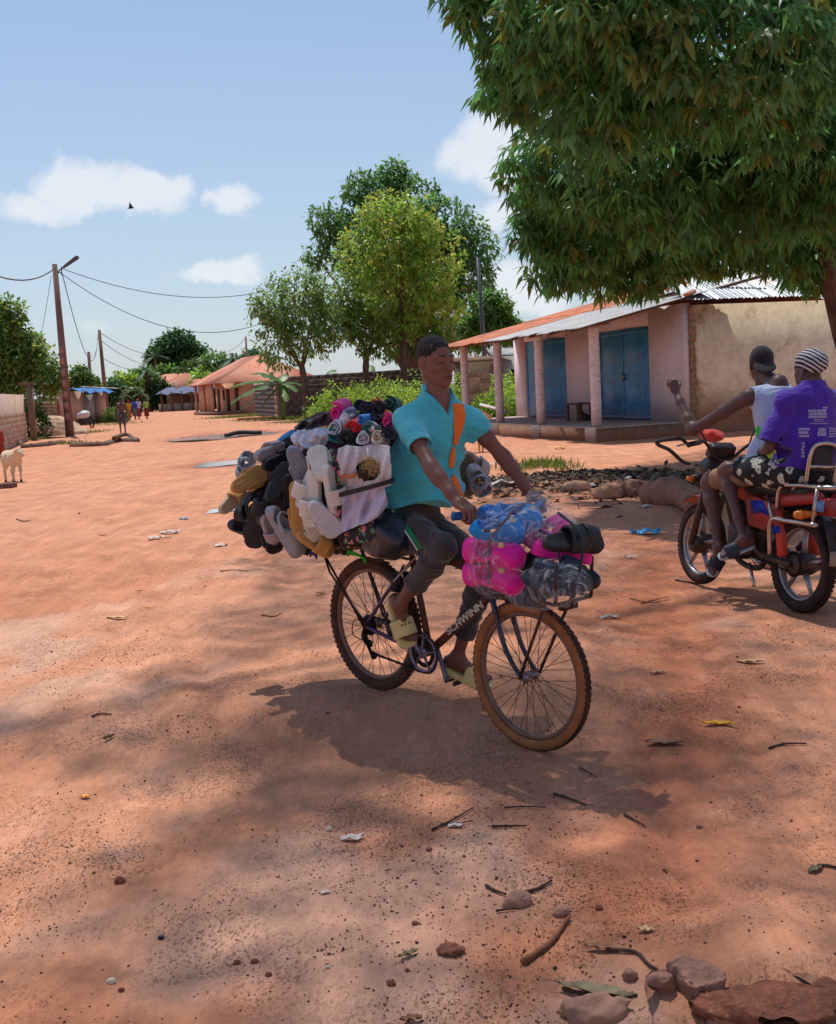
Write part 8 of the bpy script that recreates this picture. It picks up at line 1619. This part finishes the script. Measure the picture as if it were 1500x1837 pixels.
CT = lambda n, c: mat(n, srgb(*c), .85, .12, 8, bump=.2, bscale=80)
walker('bare-chested man in dark checked shorts walking away on the left of the road', 221, 776, 1.78, 57.6, None, print_mat('checked_shorts', srgb(60, 62, 76), [(srgb(170, 170, 180), 1, .3, 0.)], 16), 1.1, -.3)
walker('woman in a yellow top and orange-red wrap skirt in the far walking group', 233, 753, 1.60, 93., CT('yellow_top', (230, 170, 50)), CT('rust_skirt', (196, 70, 36)), .5, .1, True, hat=CT('red_scarf', (190, 60, 50)))
walker('walker in a blue shirt and blue-grey trousers between the yellow and white tops', 243, 752, 1.68, 95., CT('blue_top', (60, 100, 190)), CT('grey_trousers', (110, 124, 150)), .8, .2)
walker('walker in a white top and reddish skirt in the far walking group', 250, 751, 1.70, 96., CT('white_top', (206, 206, 216)), CT('maroon_skirt', (150, 66, 60)), .7, .1, True, hat=CT('pink_cap', (214, 110, 120)))
walker('walker in a lime top and dark red skirt at the right of the far group', 264, 751, 1.64, 96., CT('lime_top', (160, 200, 90)), CT('dark_red_skirt', (134, 52, 46)), .9, .1, True, carry=M_WHITE)
# sheep
sb = G(26, 864); SF = nrm(V3(.66, -.75, 0)); SS = np.cross(ZV, SF); sp = lambda x, y, z: sb + (SF * x + SS * y + ZV * z) * .92
t = thing('sheep', 'cream coloured sheep standing at the left edge of the road looking right', 'sheep', sb); f = Field(); SM = np.stack([SF, SS, ZV], 1)
f.ell(sp(-.12, 0, .56), (.26, .145, .17), SM, .05).ell(sp(.14, 0, .56), (.20, .135, .175), SM, .06).ell(sp(-.30, 0, .58), (.12, .13, .14), SM, .05).chain([sp(.24, 0, .62), sp(.36, 0, .70), sp(.44, 0, .72)], [.10, .07, .06], .05).chain([sp(.43, 0, .735), sp(.55, 0, .67), sp(.61, 0, .635)], [.060, .046, .032], .03)
for s in (-1, 1):
    f.cap(sp(.42, s * .05, .76), sp(.36, s * .12, .72), .022, .012, .015)
    f.chain([sp(.20, s * .085, .48), sp(.21, s * .085, .27), sp(.20, s * .085, .04)], [.06, .028, .020], .03); f.chain([sp(-.26, s * .09, .50), sp(-.22, s * .09, .36), sp(-.31, s * .09, .24), sp(-.28, s * .09, .04)], [.085, .05, .026, .021], .03)
f.chain([sp(-.40, 0, .62), sp(-.45, 0, .50), sp(-.45, 0, .40)], [.03, .024, .014], .02); f.noise(.006, 42, 3); v, fc = f.mesh(.013); mo('body', v, fc, mat('cream_wool', srgb(222, 196, 160), .95, .12, 14, bump=.7, bscale=55, sheen=.3, dirt=srgb(170, 120, 84), dirtamt=.35), t, True, True)
for s in (-1, 1):
    for x in (.20, -.28): b = MB(); b.tube([sp(x, s * (.085 if x > 0 else .09), .0), sp(x, s * (.085 if x > 0 else .09), .05)], [.028, .024], 8); b.build('hoof', M_LASH, t, world_=True)
    b = MB(); b.lathe([(.0001, .012), (.012, .006), (.013, 0)], sp(.49, s * .048, .725), SS * s, 8); b.build('eye', M_IRIS, t, world_=True)
# tan dog half hidden behind the rider
db = G(846, 812); DF = nrm(V3(.8, .5, 0)); DS = np.cross(ZV, DF); dp = lambda x, y, z: db + (DF * x + DS * y + ZV * z); f = Field(); DM = np.stack([DF, DS, ZV], 1)
f.ell(dp(-.05, 0, .50), (.34, .12, .15), DM, .05).ell(dp(.22, 0, .52), (.18, .12, .17), DM, .06).chain([dp(.30, 0, .60), dp(.44, 0, .76)], [.09, .065], .04).chain([dp(.44, 0, .80), dp(.58, 0, .76)], [.075, .035], .03)
for s in (-1, 1): f.chain([dp(.26, s * .07, .46), dp(.27, s * .07, .24), dp(.27, s * .07, .02)], [.06, .028, .022], .03).chain([dp(-.30, s * .07, .46), dp(-.24, s * .07, .30), dp(-.34, s * .07, .20), dp(-.31, s * .07, .02)], [.08, .045, .024, .02], .03).cap(dp(.42, s * .05, .86), dp(.40, s * .06, .93), .025, .01, .01)
f.chain([dp(-.38, 0, .55), dp(-.52, 0, .50), dp(-.6, 0, .60)], [.03, .022, .012], .02); v, fc = f.mesh(.014); tag(mo('dog', v, fc, mat('tan_fur', srgb(206, 160, 116), .9, .15, 14, bump=.3)), 'tan dog standing behind the rider in front of the porch', 'dog')
# bird in the sky
bc = P(235, 373, 62.); t = thing('bird', 'small dark bird flying in front of the long cloud', 'bird', bc); f = Field(); f.ell(bc, (.13, .05, .045), k=.02).ell(bc + V3(.12, 0, .02), (.04, .035, .035), k=.02).cap(bc + V3(-.1, 0, 0), bc + V3(-.2, 0, -.01), .03, .012, .02); v, fc = f.mesh(.012); mo('body', v, fc, M_LASH, t, True, True)
for s, (dx, dz) in ((1, (-.05, .24)), (-1, (.02, .15))):
    g = np.array([[bc + V3(.06 - .12 * j + dx * i / 4, -s * .10 * i / 4, .02 + dz * i / 4 - .01 * j) for j in np.linspace(0, 1.3 - i * .2, 3)] for i in range(5)]); b = MB(); b.grid(g); b.grid(g + V3(0, 0, .004), flip=True); b.build('wing', M_LASH, t, world_=True)
# parked motorbike with a white cover, mound, logs on the left
pm = P(152, 766, 74.); pm[2] = float(gz(pm[0], pm[1])); t = thing('parked_motorcycle', 'dark parked motorcycle half covered with a white cloth by the kiosk', 'motorcycle', pm)
for x in (-.1, .35): b = MB(); th = np.linspace(0, 6.283, 20, endpoint=False); b.tube([pm + V3(x + .14 * math.cos(a), -.6 + x * 3 + .25 * math.cos(a) * 0, .3 + .27 * math.sin(a)) for a in th], .05, 7, closed=True); b.build('wheel', M_MT, t, True, True)
f = Field(); f.cap(pm + V3(-.1, -.5, .55), pm + V3(.25, .4, .65), .16, .18).ell(pm + V3(.0, 0, .45), (.22, .4, .22), k=.1); f.noise(.02, 14, 2); v, fc = f.mesh(.03); mo('frame', v, fc, M_BLACK, t, True, True)
f = Field(); f.ell(pm + V3(.15, -.2, .92), (.30, .35, .22), k=.1).ell(pm + V3(-.05, -.5, .80), (.2, .2, .25), k=.1); f.noise(.03, 12, 3); v, fc = f.mesh(.03); mo('cover', v, fc, M_WHITE, t, True, True)
mc = G(88, 782); f = Field(); f.ell(mc + V3(0, .5, .1), (1.55, 1.2, .95), k=.2).ell(mc + V3(1.0, .3, .0), (1.1, .9, .42), k=.3); f.noise(.05, 4.5, 4); f.noise(.02, 14, 5); f.plane(mc - V3(0, 0, .3), -ZV); v, fc = f.mesh(.06); tag(mo('sand_mound', v, fc, mat('pale_sand', srgb(206, 172, 144), .95, .15, 3, bump=.5, bscale=14, dirt=srgb(160, 130, 110), dirtamt=.5)), 'pale heap of sand beside the lamp pole', 'sand heap')
def log(label, pts, r, m=M_WOOD, name='log', cat='log'):
    q = spline(pts, 6); rr = random.Random(len(label)); b = MB(); b.tube(q, [r * rr.uniform(.85, 1.15) for _ in q], 9); return tag(b.build(name, m, smooth_=True), label, cat)
log('long grey log lying across the left side of the road', [G(132, 801), G(165, 801), G(190, 799)], .17); log('forked end of driftwood lying beside the long log', [G(186, 799), G(210, 793), G(246, 792)], .15); log('short branch crossing the driftwood on the road', [G(205, 795) + V3(0, 0, .2), G(228, 790) + V3(0, 0, .25), G(247, 793)], .09)
log('flat weathered beam at the foot of the pinkish wall', [G(38, 804), G(75, 801), G(112, 796)], .17); b = MB(); q = G(6, 876); b.box(q + V3(-.15, 0, .05), (.38, .16, .05)); tag(b.build('plank', mat('grey_plank', srgb(120, 84, 74), .9, .2, 8, bump=.4), bevel=.01), 'short dark plank on the ground under the sheep', 'plank')
log('red-brown post stub at the left edge by the wall', [G(2, 822), G(2, 822) + V3(0, 0, .85)], .14, mat('red_post', srgb(160, 70, 50), .9, .2, 8), 'post', 'post')
f = Field(); q = G(27, 799); f.ell(q + V3(0, 0, .05), (.3, .2, .2)); f.noise(.03, 9, 1); v, fc = f.mesh(.03); tag(mo('stone', v, fc, M_BLK[1]), 'grey stone at the corner of the pinkish wall', 'stone'); q = P(196, 759, 92.); q[2] = 0; b = MB(); b.box(q + V3(0, .5, .25), (1.2, .5, .28)); tag(b.build('step', M_CONC, bevel=.03), 'low concrete step beside the kiosk', 'step')
b = MB(); q = G(460, 752); b.box(q + V3(0, 0, .06), (1.2, .5, .07), rotm((0, 0, 1), .2)); tag(b.build('slab', M_CONC, bevel=.02), 'flat pale slab among the grass by the clay house', 'slab'); b = MB(); b.tube(spline([G(405, 784) + V3(0, 0, .05), G(430, 781) + V3(0, 0, .12), G(470, 779) + V3(0, 0, .06)], 4), .09, 7); tag(b.build('pipe', M_BLACK, smooth_=True), 'dark hose lying through the far puddle', 'hose')
# ================================================================ LITTER ON THE ROAD
def dry_leaf(label, px, py, L, W, ang, m, curl=.5, seed=1, lift=.01, name='dry_leaf', group=None, cat='leaf'):
    o = G(px, py); rr = random.Random(seed + px); n = 9; g = np.zeros((n, 5, 3)); d = V3(math.cos(ang), math.sin(ang), 0); s = V3(-math.sin(ang), math.cos(ang), 0)
    for i in range(n):
        t = i / (n - 1) - .5; w = W / 2 * max(.04, math.cos(t * 3.05) ** .8)
        for j, u in enumerate(np.linspace(-1, 1, 5)): g[i, j] = d * (t * L) + s * u * w * (1 - .2 * curl * abs(u)) + ZV * (lift + curl * (abs(u) ** 1.5) * w * .6 + curl * L * .06 * (2 * t) ** 2 * (1 if rr.random() > .0 else -1) + .004 * math.sin(t * 17 + u * 3 + seed))
    b = MB(); b.grid(g); b.grid(g - ZV * .0015, flip=True); b.tube([g[0, 2], g[0, 2] - d * L * .14 + ZV * .004], .0012, 5); T = tag(b.build(name, m, smooth_=True), label, cat, group); T.location = Vector(o); return T
M_YL = mat('yellow_leaf', srgb(226, 168, 24), .5, .12, 18, c2=srgb(170, 130, 40), c2scale=30, c2amt=.2, transl=.2); M_DL = mat('dead_leaf', srgb(150, 106, 82), .8, .25, 25, c2=srgb(96, 70, 58), c2scale=14, c2amt=.4); M_DL2 = mat('olive_dead_leaf', srgb(132, 116, 84), .6, .2, 25, c2=srgb(84, 70, 56), c2scale=14, c2amt=.3); M_PL = mat('pale_dead_leaf', srgb(206, 166, 126), .8, .15, 25); M_TW = mat('twig', srgb(78, 56, 50), .95, .3, 30, bump=.6, bscale=60)
dry_leaf('bright yellow mango leaf lying flat on the shaded dirt', 1291, 1300, .155, .042, -.28, M_YL, .25, 1)
for lab, px, py, L, W, a, m, c, s in (('pale curled leaf in the sunny ground left of the shade', 207, 1111, .20, .06, -.2, M_PL, .6, 2), ('small orange leaf scrap in the sunlit patch', 153, 1432, .045, .03, .2, mat('orange_scrap', srgb(230, 150, 60), .7, .1), .4, 3), ('grey curled leaf standing on edge at the left', 196, 1326, .07, .03, .9, M_DL2, 1.2, 4), ('pale rolled leaf left of the rear wheel', 576, 1067, .10, .035, -.6, M_PL, 1.2, 5), ('pale leaf with a green rim right of the front wheel', 1346, 1190, .15, .05, -.05, M_PL, .6, 6), ('flat brown flake right of the front wheel', 1192, 1334, .17, .09, -.25, M_DL, .25, 7), ('large dead leaf leaning on the stones at the bottom', 1072, 1784, .22, .055, -.42, M_DL2, .6, 8), ('dead leaf standing upright beside the broken stone', 1170, 1775, .17, .045, 1.25, M_DL, .9, 9), ('pale brown leaf with faint marks in the bottom right corner', 1480, 1775, .19, .05, -.75, M_DL, .45, 10), ('small white leaf scrap above the broken stone', 1158, 1672, .05, .03, -.3, M_PL, .4, 11), ('small brown leaf at the bottom edge', 738, 1834, .06, .03, .1, M_DL, .8, 12), ('grey twig-like leaf near the dark clod', 733, 1716, .07, .022, .55, M_DL2, .8, 13), ('brown leaf on the dirt left of the shade edge', 250, 1062, .06, .02, .1, M_DL, .8, 14), ('orange-brown leaf in the sun left of the shade', 265, 1092, .05, .02, .2, mat('orange_scrap', srgb(230, 150, 60), .7, .1), .6, 15), ('olive leaf curl at the right edge of the picture', 1462, 1565, .08, .035, .7, M_DL2, .9, 16), ('thin brown leaf in the left sun', 185, 962, .10, .03, -.2, M_DL, .7, 17), ('pale leaf lying near the far puddle edge', 300, 965, .12, .05, .1, M_PL, .4, 18), ('dark thin leaf behind the motorcycle', 1180, 1208, .09, .03, .3, M_PL, .5, 19), ('brown curled leaf left of the long root', 1080, 1706, .10, .03, -.35, M_DL, .8, 20)): dry_leaf(lab, px, py, L, W, a, m, c, s)
def stick(label, pts, r, m=M_TW, name='stick', cat='stick', up=.008):
    q = spline([G(*p) + ZV * up for p in pts], 5); k = np.linspace(0, 1, len(q)); b = MB(); b.tube(q, r * (1 - .45 * k) * np.array([1 + .12 * math.sin(i * 2.1) for i in range(len(q))]), 7); return tag(b.build(name, m, smooth_=True), label, cat)
M_ROOT = mat('orange_root', srgb(142, 88, 64), .85, .3, 20, bump=.6, bscale=40, dirt=srgb(80, 54, 44), dirtamt=.5)
stick('thick curved root lying near the stones', [(938, 1732), (985, 1698), (1008, 1668), (1022, 1650)], .011, M_ROOT, 'root', 'root', .01)
for lab, pts, r in (('straight dark stick below the front wheel', [(882, 1486), (915, 1485), (945, 1485)], .0055), ('bark strip pointing towards the front wheel', [(993, 1427), (1022, 1436), (1052, 1447)], .006), ('short dark stick right of the bark strip', [(1120, 1464), (1140, 1475), (1157, 1485)], .005), ('dark stick with a green leaf far right', [(1380, 1345), (1410, 1337), (1447, 1337)], .0065), ('thin twig behind the front wheel shadow', [(1040, 1380), (1055, 1388), (1070, 1397)], .004), ('long thin twig left of the straight stick', [(905, 1452), (945, 1450), (980, 1452)], .0035), ('twig bundle lying in the middle ground', [(775, 1492), (810, 1475), (850, 1452)], .005), ('second twig crossing the bundle', [(790, 1482), (820, 1480), (850, 1476)], .004), ('dark twig below the motorcycle', [(1212, 1042), (1235, 1046), (1255, 1049)], .007), ('thin twig right of the front carrier', [(1130, 1075), (1165, 1083), (1200, 1078)], .004), ('thin twig beside the rear wheel', [(395, 1026), (420, 1024), (445, 1026)], .005), ('twig in the shade near the rear wheel', [(470, 1105), (490, 1108), (505, 1102)], .005), ('thin curved twig between the two wheels', [(1150, 1085), (1175, 1078), (1200, 1072)], .004), ('dead twig lying beside the broken stones', [(1088, 1708), (1140, 1712), (1165, 1735), (1215, 1765)], .006), ('knotted twig above the long root', [(920, 1607), (960, 1600), (990, 1583)], .007), ('short twig under the knotted one', [(872, 1592), (890, 1602), (908, 1608)], .006), ('twig at the right edge with a curled leaf', [(1455, 1562), (1480, 1556), (1500, 1560)], .007), ('bent twig far left in the sun', [(30, 932), (42, 936), (55, 934)], .009), ('thin twig left of the long root', [(890, 1638), (905, 1636), (925, 1634)], .004), ('twig crossing the bottom stones', [(1010, 1778), (1060, 1792), (1120, 1812)], .006), ('dark twig at the left middle', [(165, 1288), (180, 1283), (200, 1284)], .006)): stick(lab, pts, r)
def rock(label, px, py, r, m, seed, name='stone', cat='stone', sub=.0, rot=0., h=None, box=False):
    o = G(px, py); f = Field(); r = np.array(r, float)
    if box:
        f.box(o + ZV * r[2] * .55, r, rotm((0, 0, 1), rot) @ rotm((1, 0, 0), .12), rd=.006)
        rg = np.random.default_rng(seed)
        for k in range(5): d = nrm(rg.normal(size=3) * [1, 1, .6]); f.plane(o + ZV * r[2] * .55 + d * r.mean() * rg.uniform(.75, .95), d, .004)
    else: f.ell(o + ZV * r[2] * .45, r, rotm((0, 0, 1), rot))
    s = r.max(); f.noise(s * .10, 5 / s * .6, seed); f.noise(s * .06, 14 / s * .6, seed + 1); f.noise(s * .025, 34 / s * .6, seed + 2); v, fc = f.mesh(h or max(.003, s / 14)); o2 = mo(name, v - o, fc, m); o2.location = Vector(o); return tag(o2, label, cat)
M_RK = mat('broken_brick_stone', srgb(150, 112, 96), .95, .2, 18, bump=.8, bscale=60, dirt=srgb(160, 90, 70), dirtamt=.5); M_RK2 = mat('dusty_slab_stone', srgb(172, 128, 106), .95, .18, 14, bump=.8, bscale=50, dirt=srgb(130, 84, 66), dirtamt=.4); M_SOIL = mat('dark_soil', srgb(148, 92, 70), 1, .35, 30, bump=1., bscale=60, bdist=.02, dirt=srgb(104, 62, 48), dirtamt=.5); M_CLOD = mat('red_clod', srgb(132, 74, 58), .95, .25, 40, bump=.6, bscale=90)
rock('big broken concrete lump with a flat grey top at the bottom right', 1258, 1772, (.075, .06, .036), M_RK, 1, box=True, rot=.4); rock('flat pale slab at the bottom edge beside the dead leaf', 1090, 1822, (.10, .06, .018), M_RK2, 2, box=True, rot=.3); rock('small stone wedged left of the broken lump', 1195, 1768, (.04, .03, .022), M_RK, 3, box=True, rot=.8); rock('small stone left of the upright dead leaf', 1130, 1755, (.022, .02, .018), M_RK, 4); rock('buried slab edge at the bottom right', 1310, 1832, (.07, .03, .02), M_RK2, 5, box=True, rot=.5); rock('rounded heap of dark soil in the bottom right corner', 1385, 1800, (.20, .12, .030), M_SOIL, 6, 'soil_mound', 'soil', h=.004); rock('soil lump beside the long root', 930, 1620, (.05, .035, .025), M_RK2, 7, rot=.4); rock('dark crumbly clod on the pale dirt', 808, 1706, (.050, .034, .012), M_SOIL, 8, 'clod', 'clod')
for lab, px, py, r, m in (('white oval pebble near the bottom left', 200, 1763, .013, mat('white_pebble', srgb(214, 196, 170), .6, .08)), ('round red clod left of the pair', 425, 1729, .011, M_CLOD), ('round red clod with a twin', 457, 1727, .012, M_CLOD), ('red clod right below the pair', 482, 1750, .010, M_CLOD), ('dark blue-green bottle cap like pebble', 289, 1684, .011, mat('dark_teal_scrap', srgb(36, 44, 60), .4, .1)), ('red clod in the middle of the pale dirt', 745, 1658, .011, M_CLOD), ('red clod left of the twig bundle', 770, 1526, .012, M_CLOD), ('grey stone above the long root', 1008, 1642, .024, M_RK2), ('small grey stone near the right bark', 1255, 1485, .011, M_RK), ('dark clod in the left sun', 142, 922, .02, M_SOIL), ('small red clod lower left', 218, 1778, .010, M_CLOD), ('brown clod near the shade edge', 215, 1583, .020, M_CLOD), ('pale stone among the trampled soil', 590, 1490, .014, mat('white_pebble', srgb(214, 196, 170), .6, .08)), ('red clod far right of the long root', 1075, 1632, .014, M_CLOD), ('red clod below the pale dirt', 702, 1767, .013, M_CLOD)): rock(lab, px, py, (r, r * .8, r * .75), m, px, 'pebble', 'pebble', h=r / 5)
# paper and plastic scraps
def scrap(label, px, py, L, W, m, seed, name='plastic_scrap', cat='scrap'):
    o = G(px, py); rg = np.random.default_rng(seed); n = 9; u = np.linspace(-1, 1, n); a = rg.uniform(0, 3); g = np.zeros((n, n, 3))
    for i in range(n):
        for j in range(n): e = 1 - .25 * math.sin(3 * math.atan2(u[i], u[j] + .01) + a); x, y = u[i] * L / 2 * e, u[j] * W / 2 * e; g[i, j] = (x, y, .012 + L * .06 * (math.sin(u[i] * 5 + a) + math.sin(u[j] * 4 + a * 2)) + rg.uniform(0, .02) * L)
    g[..., 2] -= g[..., 2].min() - .004; b = MB(); b.grid(g); T = tag(b.build(name, m, smooth_=True), label, cat); T.location = Vector(o); s = T.modifiers.new('film', 'SOLIDIFY'); s.thickness = .0015; return T
M_PAP = mat('dusty_paper', srgb(212, 200, 192), .8, .1, 20, dirt=srgb(190, 140, 110), dirtamt=.35); M_CY = mat('cyan_plastic', srgb(40, 150, 200), .4, .15, 20, spec=.5)
scrap('crumpled bright blue plastic scrap between the load and the motorcycle', 1160, 958, .26, .14, M_CY, 1); scrap('white plastic scrap beside the brown sack', 1158, 910, .14, .12, M_PAP, 2); scrap('small white paper scrap on the road right of the load', 1130, 1001, .08, .06, M_PAP, 3); scrap('white and violet wrapper right of the front wheel', 1095, 1110, .11, .05, M_PAP, 4); scrap('small cyan scrap on the sunlit road', 330, 932, .12, .1, M_CY, 5); scrap('white paper scrap on the sunlit road', 278, 967, .16, .1, M_PAP, 6); scrap('pale torn paper behind the sandals', 305, 958, .2, .1, M_PAP, 7); scrap('pale scrap near the rear load', 395, 980, .14, .08, M_PAP, 8); scrap('white chalky crumb patch on the trampled dirt', 632, 1508, .075, .045, M_PAP, 9); scrap('white scrap beside the twig bundle', 818, 1484, .05, .03, M_PAP, 10); scrap('white crumb on the left dirt', 583, 1603, .03, .02, M_PAP, 11)
# rubbish heap at the road edge: trampled leaves, bags and a fallen trunk
rg = np.random.default_rng(41); n = 2600; x = 2.5 + rg.normal(size=n) * 1.35; y = 16.6 + rg.normal(size=n) * 1.1 - .25 * (x - 2.5); P0 = np.stack([x, y, gz(x, y) + rg.uniform(.0, .06, n)], 1); dd = rg.normal(size=(n, 3)) * [1, 1, .12]
foliage_mesh('leaf_litter', P0, dd, rg.uniform(.08, .24, n), rg.uniform(.03, .08, n), np.where(rg.random(n)[:, None] < .8, leaf_cols(n, rg, (.085, .055, .04), .5), leaf_cols(n, rg, (.30, .20, .12), .4)), mat('litter_leaf', (1, 1, 1), .8, .2, 8, attr=True), None, rg, kindname='leaf_litter')
for i, (px, py, r, lab, m) in enumerate(((1130, 888, (.34, .17, .15), 'dusty brown sack lying at the left end of the fallen trunk', M_DL), (1035, 878, (.22, .12, .10), 'flattened pinkish cardboard lump in the rubbish', mat('cardboard', srgb(186, 140, 116), .9, .15, 9)), (1092, 893, (.20, .13, .13), 'round dusty bundle between the sack and the cardboard', M_RK2))): rock(lab, px, py, r, m, 90 + i, 'rubbish_lump', 'rubbish', h=.02)
log('thick dusty fallen trunk piece behind the front wheel of the motorcycle', [G(1165, 903) + ZV * .10, G(1215, 905) + ZV * .13, G(1262, 918) + ZV * .12], .17, mat('dusty_trunk', srgb(150, 106, 88), .95, .2, 10, bump=.7, bscale=24), 'trunk_piece')
for i, (px, py, L, m, lab) in enumerate(((868, 838, .35, M_PAP, 'white plastic bag in the rubbish left of the arm'), (905, 872, .4, M_PAP, 'long pale plastic sheet at the foot of the rubbish'), (955, 858, .2, mat('pale_blue_bag', srgb(170, 190, 206), .5, .1), 'pale blue bag near the middle of the rubbish'), (1032, 870, .2, M_PAP, 'small white bag on the rubbish'), (1058, 872, .2, mat('pale_blue_bag', srgb(170, 190, 206), .5, .1), 'small bluish bag right of the white one'), (985, 838, .2, M_YL, 'yellow leaf cluster above the rubbish'), (880, 862, .28, mat('grey_bag', srgb(120, 120, 130), .5, .2), 'grey plastic bag tangled in the rubbish'), (1005, 806, .22, M_YL, 'yellow leaf on the sunlit ground before the porch'), (938, 838, .2, M_GREEN, 'small green scrap in the rubbish'), (1130, 862, .25, M_PAP, 'white scrap right of the rubbish'), (1186, 890, .2, M_PAP, 'pale scrap near the fallen trunk'))): scrap(lab, px, py, L, L * .6, m, 50 + i)
